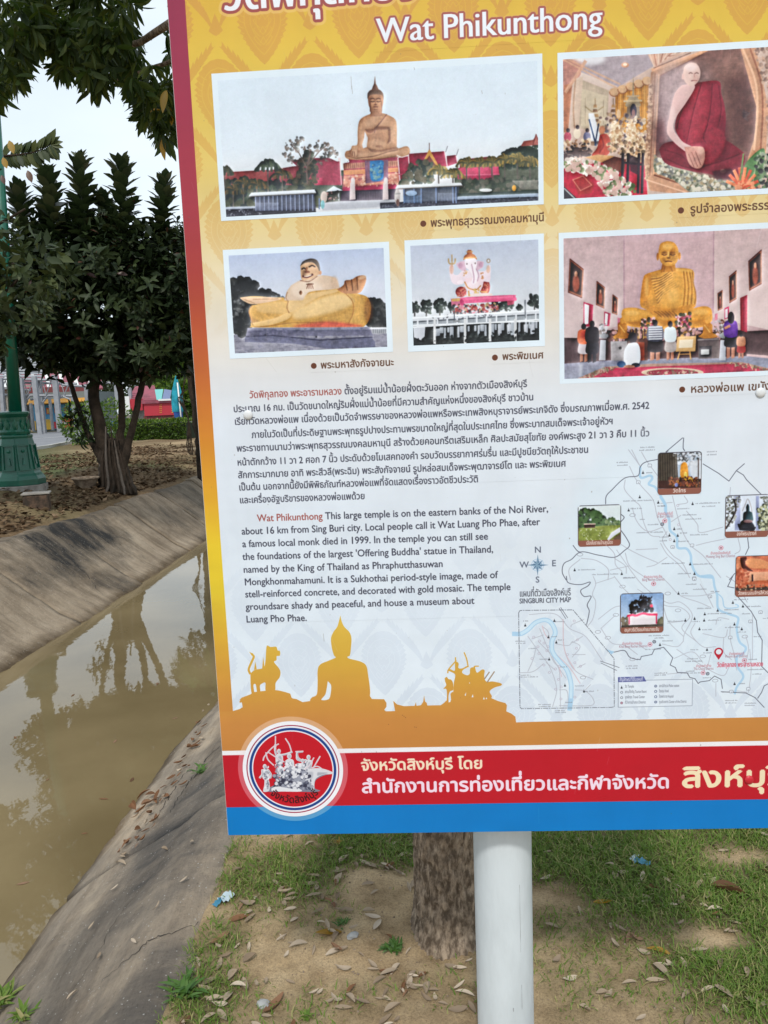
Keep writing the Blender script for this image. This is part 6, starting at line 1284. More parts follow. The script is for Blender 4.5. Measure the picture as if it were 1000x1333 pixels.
def water_mat():
    m = bpy.data.materials.new('muddy_water'); m.use_nodes = True
    n, l = m.node_tree.nodes, m.node_tree.links; b = n['Principled BSDF']
    b.inputs['Base Color'].default_value = (.215, .160, .072, 1); b.inputs['Roughness'].default_value = .02; b.inputs['IOR'].default_value = 1.42; b.inputs['Specular IOR Level'].default_value = .75
    g = n.new('ShaderNodeNewGeometry'); mp = n.new('ShaderNodeMapping'); mp.inputs['Scale'].default_value = (1.1, .6, 1)
    t = n.new('ShaderNodeTexNoise'); t.inputs['Scale'].default_value = 7; t.inputs['Detail'].default_value = 3
    t2 = n.new('ShaderNodeTexNoise'); t2.inputs['Scale'].default_value = .9; t2.inputs['Detail'].default_value = 6
    x = n.new('ShaderNodeMix'); x.data_type = 'RGBA'; x.inputs[6].default_value = (.150, .112, .055, 1); x.inputs[7].default_value = (.225, .172, .09, 1)
    bp = n.new('ShaderNodeBump'); bp.inputs['Distance'].default_value = .0022; bp.inputs['Strength'].default_value = .35
    l.new(g.outputs['Position'], mp.inputs[0]); l.new(mp.outputs[0], t.inputs['Vector']); l.new(g.outputs['Position'], t2.inputs['Vector'])
    mr = n.new('ShaderNodeMapRange'); mr.inputs[1].default_value = .35; mr.inputs[2].default_value = .65; l.new(t2.outputs[0], mr.inputs[0]); l.new(mr.outputs[0], x.inputs[0]); l.new(x.outputs[2], b.inputs['Base Color'])
    l.new(t.outputs[0], bp.inputs['Height']); l.new(bp.outputs[0], b.inputs['Normal'])
    return m
M['water'] = water_mat()

# ------------------------------------------------------------------ terrain: a canal running away from the viewer, slightly to the right
SKEW = 0.057
def sx2x(s, y): return s + SKEW * np.clip(y, -10, 60)
PS = [-400, -60, -14, -5.7, -5.0, -4.47, -4.36, -4.20, -3.38, -3.0, -1.95, -1.45, -.90, -.80, -.71, 400]
PZ = [.5, .5, .5, .50, .40, .235, .10, -.06, -.68, -1.0, -1.0, -.66, -.22, -.08, 0, 0]
def prof(s): return np.interp(s, PS, PZ)
def gz(x, y):
    x = np.asarray(x, float); y = np.asarray(y, float)
    s = x - SKEW * np.clip(y, -10, 60)
    z = prof(s)
    far = np.clip((-4.45 - s) / .6, 0, 1) * np.clip((14 + s) / 4, 0, 1); near = np.clip((s + .74) / .08, 0, 1) * np.clip((6 - y) / 1, 0, 1)
    z = z + far * ((fbm(x, y, 3, 4, 1.1) - .5) * .16 + (fbm(x, y, 4, 3, 6) - .5) * .05)
    z = z + near * ((fbm(x, y, 5, 4, 3.0) - .5) * .035 + (fbm(x, y, 6, 3, 22) - .5) * .012 + (fbm(x, y, 9, 2, 60) - .5) * .005)
    return z

# how green the ground is near the board (own function of the place, reused by turf blades)
def turf(x, y):
    g = np.full(np.broadcast(x, y).shape, .0)
    for cx_, cy_, rx_, ry_, a in ((1.08, 2.0, .60, .66, 1.3), (.62, 2.35, .34, .27, 1.1), (-.02, 2.42, .35, .16, .9), (-.40, 2.3, .22, .24, .85), (-.50, 1.92, .10, .30, .6), (-.42, 1.62, .16, .10, .45), (-.30, 2.08, .22, .16, .35), (.72, 1.68, .22, .14, .55), (.0, 3.1, 1.2, .5, .8)):
        g = np.maximum(g, a * np.exp(-(((x - cx_) / rx_) ** 2 + ((y - cy_) / ry_) ** 2) ** 1.3))
    for cx_, cy_, rx_, ry_ in ((.50, 1.88, .13, .15), (.08, 1.72, .22, .16), (.52, 1.66, .10, .1), (.42, 2.12, .12, .07), (.86, 1.93, .12, .06), (1.15, 2.3, .15, .06), (-.15, 1.85, .15, .12), (-.1, 2.25, .1, .06)):
        g = g * (1 - .85 * np.exp(-(((x - cx_) / rx_) ** 2 + ((y - cy_) / ry_) ** 2)))
    n = fbm(x, y, 21, 4, 5.5)
    return np.clip((g + (n - .5) * 1.1) , 0, 1)

S_ = np.unique(np.round(np.concatenate([-np.geomspace(14, 400, 12), np.arange(-14, -6, .5), np.arange(-6, -4.2, .09), np.linspace(-4.2, -.92, 10), np.arange(-.9, 1.7, .014), np.arange(1.7, 6, .4), np.geomspace(6, 400, 14)]), 4))
Y_ = np.unique(np.round(np.concatenate([[-40, -15, -5, -1, .5], np.arange(1.2, 3.3, .014), np.arange(3.3, 8, .2), np.arange(8, 20, .12), np.arange(20, 48, .8), np.geomspace(48, 900, 16)]), 4))
SS, YY = np.meshgrid(S_, Y_, indexing='ij')
XX = sx2x(SS, YY); ZZ = gz(XX, YY)
ns, ny = SS.shape
idx = np.arange(ns * ny).reshape(ns, ny)
F = np.stack([idx[:-1, :-1], idx[1:, :-1], idx[1:, 1:], idx[:-1, 1:]], -1).reshape(-1, 4)
me = np_mesh('ground', np.stack([XX, YY, ZZ], -1).reshape(-1, 3), F, True)
zone = np.zeros((ns * ny, 4), np.float32)
sf, yf, xf = SS.ravel(), YY.ravel(), XX.ravel()
lit = np.where(sf < -3, np.clip(.62 + (fbm(xf, yf, 31, 4, .7) - .42) * 2.2 + .35 * np.exp(-((xf + 4) ** 2 + (yf - 12.5) ** 2) / 8), 0, 1), np.clip((fbm(xf, yf, 33, 4, 4) - .52) * 2.4, 0, .8))
roadgreen = np.clip(1 - np.abs(yf - (25.5 + (xf + 10) * -1.9 - 4.0)) / 4.5, 0, 1) * (sf < -6) + np.clip(1 - np.hypot(xf + 4.6, (yf - 15.5) * .6) / .9, 0, 1) * .8
tg = turf(xf, yf); far_green = np.clip((fbm(xf, yf, 35, 3, .9) - .5) * 1.2, 0, .35) * (sf < -4.4)
zone[:, 0] = np.maximum(lit, tg * .5 * (sf > -1)); zone[:, 1] = np.where(sf > -1, np.clip(tg * .8, 0, .8), np.clip(roadgreen * 1.0 + far_green, 0, 1)); zone[:, 3] = 1
ca = me.color_attributes.new('zone', 'FLOAT_COLOR', 'POINT'); ca.data.foreach_set('color', zone.ravel())
tag(link('ground', me, M['ground']), kind='structure')

# water
mb = MB(); ys = [-8, 0, 10, 20, 40, 60]
vs = []
for y in ys: vs += [(sx2x(-3.75, y), y, -.485), (sx2x(-1.2, y), y, -.485)]
mb.add(vs, [(2 * i, 2 * i + 1, 2 * i + 3, 2 * i + 2) for i in range(len(ys) - 1)])
tag(mb.build('canal_water', M['water']), kind='structure')

# concrete lining, slab by slab
def lining(name, prof_pts, y0, y1, step, m, seed, n_up=22, n_al=26):
    root = empty(name, (0, 0, 0)); root['kind'] = 'structure'
    g = random.Random(seed); y = y0
    P = np.array(prof_pts, float); c = np.r_[0, np.cumsum(np.hypot(*np.diff(P, axis=0).T))]
    while y < y1:
        L = step * (.85 + .3 * g.random()); ya, yb_ = y + .006, min(y + L, y1) - .006
        t = np.linspace(0, c[-1], n_up); s = np.interp(t, c, P[:, 0]); z = np.interp(t, c, P[:, 1])
        yy = np.linspace(ya, yb_, n_al)
        Sg, Yg = np.meshgrid(s, yy, indexing='ij'); Zg = np.repeat(z[:, None], n_al, 1); Xg = sx2x(Sg, Yg)
        off = (g.random() - .5) * .022; tilt = (g.random() - .5) * .02
        bump = (fbm(Xg, Yg, seed, 5, 1.4) - .5) * .07 + (fbm(Xg, Yg, seed + 1, 3, 9) - .5) * .03 + (fbm(Xg, Yg, seed + 4, 2, 26) - .5) * .012
        edge = np.minimum(np.minimum((Yg - ya), (yb_ - Yg)) / .03, 1.0)
        Zg = Zg + bump * .8 + off + tilt * (Yg - ya) - (1 - edge) * .012
        Xg = Xg + (fbm(Yg, 3.3, 17, 3, 1.1) - .5) * .10
        top = np.stack([Xg, Yg, Zg], -1); bot = top - np.array([0, 0, .07])
        V = np.concatenate([top.reshape(-1, 3), bot.reshape(-1, 3)]); k = n_up * n_al
        ii = np.arange(k).reshape(n_up, n_al)
        Ft = np.stack([ii[:-1, :-1], ii[1:, :-1], ii[1:, 1:], ii[:-1, 1:]], -1).reshape(-1, 4)
        rim = np.concatenate([ii[:, 0], ii[-1, 1:], ii[::-1, -1][1:], ii[0, ::-1][1:-1]]); r2 = np.roll(rim, -1)
        Fs = np.stack([rim, r2, r2 + k, rim + k], -1)
        if (P[-1, 0] - P[0, 0]) < 0: Ft = Ft[:, ::-1]
        o = link('concrete_slab', np_mesh('concrete_slab', V, np.concatenate([Ft, Fs]), False), m, root)
        mp = np.zeros(len(o.data.polygons), bool); mp[:len(Ft)] = True; o.data.polygons.foreach_set('use_smooth', mp)
        y += L
    return root
lining('far_canal_bank', [(-3.1, -.72), (-3.40, -.485), (-3.62, -.36), (-4.22, .12), (-4.36, .22), (-4.50, .235), (-4.62, .2)], -2.0, 40, 1.9, M['bank_far'], 11)
lining('near_canal_bank', [(-1.85, -.70), (-1.56, -.50), (-1.40, -.37), (-1.02, -.13), (-.86, -.015), (-.76, .006), (-.70, -.008), (-.60, -.06)], -2.5, 34, 2.7, M['bank_near'], 23, 26, 60)

# road beyond the far bank
def flat(name, pts, z, m, parent=None, up=.0):
    b = MB(); n = len(pts); b.add([(x, y, z) for x, y in pts], [tuple(range(n))])
    return b.build(name, m, parent)
ra = Vector((-10.04, 21.6)); rb = Vector((-10.9, 28.6)); rdir = Vector((-.62, 1.0)).normalized()
# near edge polyline of the road then far edge along the shops
rd = [(-60, 6.0), (-13.5, 17.8), (-10.7, 20.9), (-10.6, 24.5), (-11.4, 29), (-9.0, 38), (-5, 52), (5, 80), (-18, 80), (-19.5, 60), (-20.6, 51), (-23.5, 43.5), (-40, 34), (-60, 27)]
tag(flat('road', rd, .512, M['asphalt']), kind='structure')
kb = MB()
edge_ = [(-60, 6.0), (-13.5, 17.8), (-10.7, 20.9), (-10.6, 24.5), (-11.4, 29), (-9.0, 38), (-5, 52)]
for (x0, y0), (x1, y1) in zip(edge_[:-1], edge_[1:]):
    d = Vector((x1 - x0, y1 - y0, 0)); L = d.length; a = math.atan2(d.y, d.x)
    kb.box((0, 0, 0), (L + .02, .16, .14), Matrix.Translation(((x0 + x1) / 2, (y0 + y1) / 2, .53)) @ Matrix.Rotation(a, 4, 'Z'))
tag(kb.build('road_kerb', M['kerb']), kind='structure')
for x0, y0, x1, y1 in ((-16.5, 33, -15.0, 38), (-14.2, 41, -12.6, 47), (-19.5, 24.5, -18.0, 28.5)):
    d = Vector((x1 - x0, y1 - y0)).normalized(); n_ = Vector((-d.y, d.x)) * .07
    tag(flat('road_marking', [(x0 - n_.x, y0 - n_.y), (x1 - n_.x, y1 - n_.y), (x1 + n_.x, y1 + n_.y), (x0 + n_.x, y0 + n_.y)], .517, M['paint_white']), kind='structure')

# ------------------------------------------------------------------ information board
def bpos(tx, ty_, off=0.0):
    """texel on the board -> world point, off metres towards the viewer"""
    return BP0 + BU * (U0 + tx * TEXEL) + Vector((0, 0, -1)) * (V0 + ty_ * TEXEL) + BN * off
img = bpy.data.images.new('board_print', TW, TH)
buf = np.ones((TH, TW, 4), np.float32); buf[..., :3] = IMG[::-1]
img.pixels.foreach_set(buf.ravel()); img.pack()
pm = bpy.data.materials.new('printed_vinyl'); pm.use_nodes = True
n_, l_ = pm.node_tree.nodes, pm.node_tree.links; pb = n_['Principled BSDF']
ti = n_.new('ShaderNodeTexImage'); ti.image = img; ti.interpolation = 'Linear'; ti.extension = 'EXTEND'
l_.new(ti.outputs[0], pb.inputs['Base Color']); pb.inputs['Roughness'].default_value = .32; pb.inputs['Specular IOR Level'].default_value = .35
tcn = n_.new('ShaderNodeTexCoord'); tn = n_.new('ShaderNodeTexNoise'); tn.inputs['Scale'].default_value = 5; tn.inputs['Detail'].default_value = 3
bpn = n_.new('ShaderNodeBump'); bpn.inputs['Distance'].default_value = .0012; bpn.inputs['Strength'].default_value = .5
l_.new(tcn.outputs['Object'], tn.inputs['Vector']); l_.new(tn.outputs[0], bpn.inputs['Height']); l_.new(bpn.outputs[0], pb.inputs['Normal'])

pc_ = bpos(TW * .5, 0); post_xy = at_y(656, 1200, 1.585)
board = empty('information_board', (post_xy.x, 1.585, 0))
tag(board, 'large printed temple information board in Thai and English on a white post', 'sign')
inv = Matrix.Translation(-board.location)
def face(name, loops, off, parent=board, label=None):
    pts = [inv @ bpos(x, y, off) for x, y in loops]
    me = bpy.data.meshes.new(name); me.from_pydata([tuple(p) for p in pts], [], [tuple(range(len(pts)))]); me.update()
    if me.polygons[0].normal.dot(BN) < 0: me.flip_normals()
    uv = me.uv_layers.new(name='print')
    for li, lp in enumerate(me.loops):
        x, y = loops[lp.vertex_index]; uv.data[li].uv = (x / TW, 1 - y / TH)
    o = link(name, me, pm, parent)
    if label: o['label'] = label
    return o
slab = MB(); A_ = [inv @ bpos(x, y, -.001) for x, y in ((0, 0), (TW, 0), (TW, TH), (0, TH))]; B_ = [p - BN * .012 for p in A_]
slab.add(A_ + B_, [(0, 3, 2, 1), (4, 5, 6, 7), (0, 1, 5, 4), (1, 2, 6, 5), (2, 3, 7, 6), (3, 0, 4, 7)])
slab.build('board_panel', M['panel'], board, bevel=.0012)
face('printed_sheet', [(2, 0), (TW - 2, 0), (TW - 2, TH - 1.5), (2, TH - 1.5)], .0)
for nm, lb, r in PARTS:
    if r[0] == 'disc':
        face(nm, [(r[1] + r[3] * math.cos(a), r[2] - r[3] * math.sin(a)) for a in np.linspace(0, 2 * math.pi, 65)[:-1]], .0007, label=lb)
    else:
        lift = (.0003 if nm in ('printed_photo',) else .0001) + .00001 * len(board.children)
        face(nm, [(r[0], r[1]), (min(r[2], TW - 3), r[1]), (min(r[2], TW - 3), r[3]), (r[0], r[3])], lift, label=lb)
for (px, py, mm) in ((323, 540, 'rivet'), (990, 511, 'rivet'), (975, 1015, 'rivet_red')):
    t_ = T((px, py))[0]; c_ = inv @ bpos(t_[0], t_[1], .0008)
    b = MB(); RM = Matrix.Translation(c_) @ Vector((0, 0, 1)).rotation_difference(BN).to_matrix().to_4x4()
    b.lathe([(.0095, 0), (.0092, .0012), (.0072, .0028), (.004, .0037), (.001, .004)], 18, M=RM)
    b.build('rivet', M[mm], board, smooth=True)
# rear frame and post
fr_t, fr_b = V0 + .06, V1 - .05
def rail(u0, u1, v, h=.04, d=.03):
    b = MB(); c = BP0 + BU * ((u0 + u1) / 2) - Vector((0, 0, v)) - BN * (.014 + d / 2)
    RM = Matrix((BU.to_tuple() + (0,), (-BN).to_tuple() + (0,), (0, 0, 1, 0), (0, 0, 0, 1))).transposed()
    b.box((0, 0, 0), (u1 - u0, d, h), inv @ Matrix.Translation(c) @ RM); b.build('frame_rail', M['steel'], board, bevel=.002)
def stile(u, v0, v1, w=.04, d=.03):
    b = MB(); c = BP0 + BU * u - Vector((0, 0, (v0 + v1) / 2)) - BN * (.014 + d / 2)
    RM = Matrix((BU.to_tuple() + (0,), (-BN).to_tuple() + (0,), (0, 0, 1, 0), (0, 0, 0, 1))).transposed()
    b.box((0, 0, 0), (w, d, v1 - v0), inv @ Matrix.Translation(c) @ RM); b.build('frame_stile', M['steel'], board, bevel=.002)
for v in (fr_t + .02, (fr_t + fr_b) / 2, fr_b - .02): rail(U0 + .03, U1 - .03, v)
for u in (U0 + .05, U1 - .05): stile(u, fr_t + .042, (fr_t + fr_b) / 2 - .021); stile(u, (fr_t + fr_b) / 2 + .021, fr_b - .042)
b = MB(); prad = .0640
b.lathe([(prad, -.25), (prad, V1 * -1 + 1.5 + 1.6)], 48, cap=False)
po = b.build('post', M['post'], board, smooth=True)
for ang, z0, z1, w in ((-1.14, .46, .30, .0005), (-1.12, .22, .16, .0004), (-1.45, .17, .16, .0009)):
    b = MB(); nn = 9; vs = []
    for i in range(nn):
        t = i / (nn - 1); z = z0 + (z1 - z0) * t; ww = w * (.4 + .9 * rnd.random())
        for s in (-1, 1): a = ang + s * ww / prad + .004 * rnd.random(); vs.append(((prad + .0004) * math.cos(a), (prad + .0004) * math.sin(a), z))
    b.add(vs, [(2 * i, 2 * i + 2, 2 * i + 3, 2 * i + 1) for i in range(nn - 1)]); b.build('scratch', M['steel'], board)
for v in (V0 + .3, (V0 + V1) / 2 + .25):
    b = MB(); b.lathe([(prad + .001, 0), (prad + .006, 0), (prad + .006, .05), (prad + .001, .05)], 32, c=(0, 0, BP0.z - v), cap=False); b.build('clamp_band', M['steel'], board, smooth=True)

# ------------------------------------------------------------------ leaves
def leaf_template(wid=.32, fold=.12, droop=.25, rows=5, tip=1.0, obov=0.0):
    """unit leaf along +x, blade width wid, folded along the midrib, drooping towards -z"""
    V = []; F = []
    for i in range(rows):
        t = i / (rows - 1)
        w = wid * .5 * math.sin(math.pi * min(1, (t ** (1 + obov)) * .97 + .02)) ** .8 + .004
        z = -droop * t * t
        V += [(t, -w, z + fold * w), (t, 0, z), (t, w, z + fold * w)]
    for i in range(rows - 1):
        a = 3 * i
        F += [(a, a + 3, a + 4, a + 1), (a + 1, a + 4, a + 5, a + 2)]
    return np.array(V), np.array(F)

def frames(dirs, ups):
    d = dirs / np.linalg.norm(dirs, axis=1, keepdims=True)
    y = np.cross(ups, d); y /= np.linalg.norm(y, axis=1, keepdims=True) + 1e-9
    return d, y, np.cross(d, y)

def leaf_mass(name, tpl, P, D, U, L, m, parent=None, tones=None, kind=None):
    V, F = tpl; P = np.asarray(P); n = len(P); L = np.asarray(L).reshape(-1, 1, 1)
    d, y, z = frames(np.asarray(D, float), np.asarray(U, float))
    W = P[:, None, :] + L * (V[None, :, 0:1] * d[:, None] + V[None, :, 1:2] * y[:, None] + V[None, :, 2:3] * z[:, None])
    FF = (F[None] + (np.arange(n) * len(V))[:, None, None]).reshape(-1, 4)
    me = np_mesh(name, W.reshape(-1, 3), FF, True)
    t = rng.random(n) if tones is None else tones
    at = me.attributes.new('tone', 'FLOAT', 'POINT'); at.data.foreach_set('value', np.repeat(t, len(V)).astype(np.float32))
    o = link(name, me, m, parent)
    if kind: o['kind'] = kind
    return o

def rand_dirs(n): 
    v = rng.normal(size=(n, 3)); return v / np.linalg.norm(v, axis=1, keepdims=True)

# ------------------------------------------------------------------ lamp post
lx, ly = -5.18, 10.95
lz = float(gz(lx, ly))
lamp = empty('lamp_post', (lx, ly, lz - .03), label='green ornamental lamp post with fluted eight-sided iron base by the canal', cat='lamp post')
tilt = Matrix.Rotation(R(2.3), 4, 'Y')
b = MB(); b.lathe([(.37, -.06), (.37, .04), (.0, .045)], 24, cap=False); b.build('base_slab', M['cement'], lamp, bevel=.01)
b = MB()
b.lathe([(.35, .04), (.35, .12), (.325, .17), (.30, .20), (.285, .23), (.245, .62), (.225, .70), (.235, .715), (.235, .74), (.205, .755)], 8, rot=.5)
b.build('base', M['lamp_green'], lamp, bevel=.008)
b = MB()
for i in range(8):
    a = math.pi / 4 * i; MM = Matrix.Rotation(a, 4, 'Z') @ Matrix.Translation((.255, 0, .43)) @ Matrix.Rotation(-R(5.5), 4, 'Y')
    for dy in (-.075, .075): b.box((0, dy, 0), (.022, .016, .34), MM)
    for dz in (-.17, .17): b.box((0, 0, dz), (.022, .165, .016), MM)
    b.box((.0, 0, -.05), (.016, .05, .10), MM, taper=.4)
    b.lathe([(.022, 0), (.0, .014)], 8, M=MM @ Matrix.Translation((0.006, 0, .09)) @ Matrix.Rotation(R(90), 4, 'Y'))
b.build('base_panel_relief', M['lamp_green'], lamp)
b = MB()
b.lathe([(.205, .755), (.215, .79), (.20, .83), (.185, .93), (.19, .99), (.21, 1.02), (.222, 1.04), (.222, 1.065), (.17, 1.075), (.10, 1.08)], 24)
for i in range(12):
    a = 2 * math.pi * i / 12; MM = Matrix.Rotation(a, 4, 'Z') @ Matrix.Translation((.195, 0, .80))
    b.add([(0, -.03, 0), (0, .03, 0), (.012, .036, .10), (.03, 0, .17), (.012, -.036, .10), (.028, 0, .06)], [(0, 1, 5), (1, 2, 5), (2, 3, 5), (3, 4, 5), (4, 0, 5)], MM)
b.build('leafy_collar', M['lamp_green'], lamp, smooth=False)
b = MB()
n = 16
for i in range(1):
    b.tube([tilt @ Vector((0, 0, 1.07 + .0)), tilt @ Vector((0, 0, 2.6)), tilt @ Vector((0, 0, 7.2))], [.088, .072, .052], 14)
b.build('pole', M['lamp_green'], lamp, smooth=True)
b = MB()
for s in (-1, 1): b.tube([tilt @ Vector((0, 0, 6.7)), tilt @ Vector((s * .25, 0, 6.75)), tilt @ Vector((s * .5, 0, 7.0)), tilt @ Vector((s * .55, 0, 7.2))], .025, 8)
b.build('lamp_arm', M['lamp_green'], lamp, smooth=True)
for s in (-1, 0, 1):
    b = MB(); c = tilt @ Vector((s * .55, 0, 7.2 + (0 if s else .1)))
    b.lathe([(.05, 0), (.12, .06), (.16, .16), (.16, .22), (.12, .32), (.05, .37), (.0, .38)], 16, c=tuple(c)); b.build('lamp_globe', M['white'], lamp, smooth=True)

# ------------------------------------------------------------------ clay bowl and concrete block
px_, py_ = -4.47, 11.55; zz_ = float(gz(px_, py_))
pot = MB(); pot.lathe([(.10, -.05), (.125, .0), (.165, .09), (.185, .12), (.20, .125), (.205, .14), (.195, .15), (.17, .14), (.155, .11), (.11, .06), (.0, .05)], 28, cap=False)
bowl = empty('plant_bowl', (px_, py_, zz_ + .0), label='empty round clay bowl on the soil between lamp post and tree', cat='bowl')
o = pot.build('bowl_body', M['clay'], bowl, smooth=True)
b = MB(); b.lathe([(.0, .06), (.08, .075), (.155, .085)], 16, cap=False); b.build('soil', M['root'], bowl, smooth=True)
bx_, by_ = -4.36, 9.62
blk = empty('concrete_block', (bx_, by_, float(gz(bx_, by_))), R(18), label='square mossy concrete stub half sunk in soil below the lamp post', cat='block')
b = MB(); b.box((0, 0, .04), (.30, .26, .26)); b.build('block_body', M['brown_cement'], blk, bevel=.02)
b = MB(); b.box((0, 0, .182), (.33, .28, .02)); b.build('block_cap', M['cement'], blk, bevel=.006)

# ------------------------------------------------------------------ the main tree
def limb(parent, name, pts, rads, m, wob=.03, seg=4, seed=0, n=8):
    g = np.random.default_rng(seed); p = spline(np.array(pts, float), seg); r = np.interp(np.linspace(0, 1, len(p)), np.linspace(0, 1, len(rads)), rads)
    p[1:-1] += g.normal(0, wob, (len(p) - 2, 3)) * np.minimum(1, r[1:-1, None] * 8)
    b = MB(); b.tube([tuple(q) for q in p], list(r), n); return b.build(name, m, parent, smooth=True)

def shoots(centres, dirs, n_leaf, L, length, droop_up=.5):
    """spiral leaf rosettes along short shoots; returns P, D, U, size"""
    P, D, U, Z = [], [], [], []
    for c, d in zip(centres, dirs):
        d = d / np.linalg.norm(d); a = np.cross(d, [.2, .9, .3]); a /= np.linalg.norm(a); b2 = np.cross(d, a)
        k = int(n_leaf * (.7 + .6 * rng.random())); ph = rng.random() * 6
        for i in range(k):
            t = i / k; an = ph + i * 2.4
            rad = a * math.cos(an) + b2 * math.sin(an)
            P.append(c + d * length * (t - .5)); D.append(rad * (1.0 - .65 * t) + d * (droop_up * (.25 + 1.1 * t)) + rng.normal(0, .12, 3)); U.append(d + rng.normal(0, .15, 3)); Z.append(L * (.75 + .4 * rng.random()) * (1.05 - .35 * t))
    return np.array(P), np.array(D), np.array(U), np.array(Z)

tx0, ty0 = -4.12, 11.8; tz0 = float(gz(tx0, ty0))
tree = empty('broadleaf_tree', (tx0, ty0, tz0 - .05), label='dense dark-leaved tree with several fused stems beside the green lamp post', cat='tree')
limb(tree, 'trunk', [(.02, 0, -.05), (.0, 0, .25), (-.02, .02, .6), (-.14, .05, .80), (-.17, .04, 1.0)], [.30, .24, .19, .13, .05], M['bark_dark'], .012, 5, 1, 14)
for i, (pts, rads) in enumerate((([(-.06, 0, .25), (-.24, -.05, .7), (-.38, -.05, 1.1), (-.52, 0, 1.6), (-.75, .1, 2.3), (-1.0, .1, 3.0)], [.06, .045, .04, .035, .03, .02]),
                                 ([(-.05, .02, .5), (-.16, 0, 1.0), (-.2, .05, 1.6), (-.1, .1, 2.4), (-.25, 0, 3.2), (-.2, 0, 4.2)], [.14, .095, .08, .07, .05, .02]),
                                 ([(.08, .02, .4), (.12, .1, .9), (.18, .1, 1.4), (.1, .2, 2.1), (.3, .2, 3.1), (.4, .1, 4.2)], [.08, .058, .05, .045, .035, .02]),
                                 ([(.10, -.02, .3), (.27, -.05, .75), (.42, -.05, 1.2), (.58, 0, 1.75), (.85, .1, 2.5), (1.1, 0, 3.4)], [.08, .058, .05, .045, .035, .02]))):
    limb(tree, 'limb', pts, rads, M['bark_dark'], .015, 5, 10 + i, 9)
for i in range(9):
    a = -2.6 + i * .29; r0 = .16 + .05 * rnd.random()
    limb(tree, 'root', [(r0 * math.cos(a) * .7, r0 * math.sin(a) * .7, .75 + .3 * rnd.random()), (r0 * math.cos(a) * 1.1, r0 * math.sin(a) * 1.1, .45 + .1 * rnd.random()), (r0 * math.cos(a + .12) * 1.45, r0 * math.sin(a) * 1.45, .15), (r0 * math.cos(a) * 2.0, r0 * math.sin(a) * 2.0, -.02)], [.010, .02, .024, .016], M['root'] if i % 3 == 0 else M['bark_dark'], .022, 5, 30 + i, 7)

def crown_lobes(lobes, n):
    """random points in a set of ellipsoids, denser near the surface"""
    w = np.array([a[3] * a[4] * a[5] for a in lobes]); k = rng.choice(len(lobes), n, p=w / w.sum())
    A = np.array(lobes)[k]; d = rand_dirs(n); r = rng.random(n) ** (1 / 4.5)
    return A[:, :3] + d * r[:, None] * A[:, 3:6], d
lobes = [(-.1, 0, 2.75, 1.30, 1.05, 1.05), (-.85, 0, 2.9, .75, .8, .95), (.75, .1, 2.8, .75, .8, 1.05), (-.2, 0, 3.45, 1.0, .8, .68), (.5, 0, 3.4, .9, .8, .75), (-1.2, -.1, 2.35, .6, .7, .5), (.9, 0, 2.18, .65, .7, .45), (0, .2, 2.15, 1.0, .8, .4), (.1, .1, 2.02, .85, .7, .34), (.85, 0, 2.1, .6, .6, .34), (-.95, 0, 2.2, .55, .6, .34), (1.3, .2, 3.0, .7, .8, 1.1)]
C, dd = crown_lobes(lobes, 500)
ups = np.array([0, 0, 1.0])
sd_ = dd * .8 + ups * .75 + rng.normal(0, .2, (500, 3))
P, D, U, Z = shoots(C, sd_ + rng.normal(0, .35, (500, 3)), 14, .16, .36)
tp = leaf_template(.44, .28, .3, 5, obov=.4)
red = rng.random(len(P)) < .06
leaf_mass('foliage', tp, P[~red], D[~red], U[~red], Z[~red], M['ficus'], tree, kind='stuff')
leaf_mass('young_foliage', tp, P[red], D[red], U[red], Z[red] * .9, M['ficus_red'], tree, kind='stuff')
C, dd = crown_lobes([(a[0], a[1], a[2], a[3] * .8, a[4] * .8, a[5] * .8) for a in lobes], 5200)
leaf_mass('inner_foliage', leaf_template(.42, .2, .15, 3), C, dd + rng.normal(0, .8, dd.shape), rand_dirs(len(C)), .17 + .08 * rng.random(len(C)), M['ficus'], tree, kind='stuff')
# tall upright shoots on top (seen against the sky) and long loose twigs low down
tops = [(-.92, -.3, 4.42, .05, .95), (-.44, -.3, 4.62, -.02, 1.1), (.0, -.3, 4.78, .0, 1.15), (.55, -.3, 4.72, .06, 1.1), (.28, .0, 4.3, -.1, .8), (-.68, .0, 4.2, .05, .8), (.98, 0, 4.5, .15, .9), (-1.25, 0, 3.9, -.2, .7), (1.5, 0, 4.3, .1, .8), (-.2, .1, 4.3, .03, .7)]
PP = []; tpl = leaf_template(.5, .25, .12, 5, obov=.3)
for (x, y, z, lean, h) in tops:
    limb(tree, 'shoot', [(x, y, z - h - .2), (x + lean * .4, y, z - h * .5), (x + lean, y, z)], [.018, .012, .006], M['bark_dark'], .004, 3, int(z * 100), 6)
    k = int(h * 76)
    for i in range(k):
        t = i / k; an = i * 2.4; rad = np.array([math.cos(an), math.sin(an), 0]); w = 1.0 if t < .85 else 1 - (t - .85) * 2.2
        PP.append((np.array([x + lean * t, y, z - h + h * t]) + rng.normal(0, .012, 3), rad * (.95 - .3 * t) + np.array([0, 0, .35 + .8 * t ** 2]) + rng.normal(0, .08, 3), np.array([0, 0, 1.0]) - rad * .2 + rng.normal(0, .15, 3), .285 * w * (.85 + .3 * rng.random())))
P, D, U, Z = (np.array([q[i] for q in PP]) for i in range(4))
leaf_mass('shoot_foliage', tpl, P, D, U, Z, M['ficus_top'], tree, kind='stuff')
C = np.array([(-.75 + 1.9 * rng.random(), -.9 - .2 * rng.random(), 1.95 + 1.5 * rng.random()) for _ in range(26)])
P, D, U, Z = shoots(C, np.tile([0.1, -.8, .35], (26, 1)) + rng.normal(0, .35, (26, 3)), 11, .19, .2, .3)
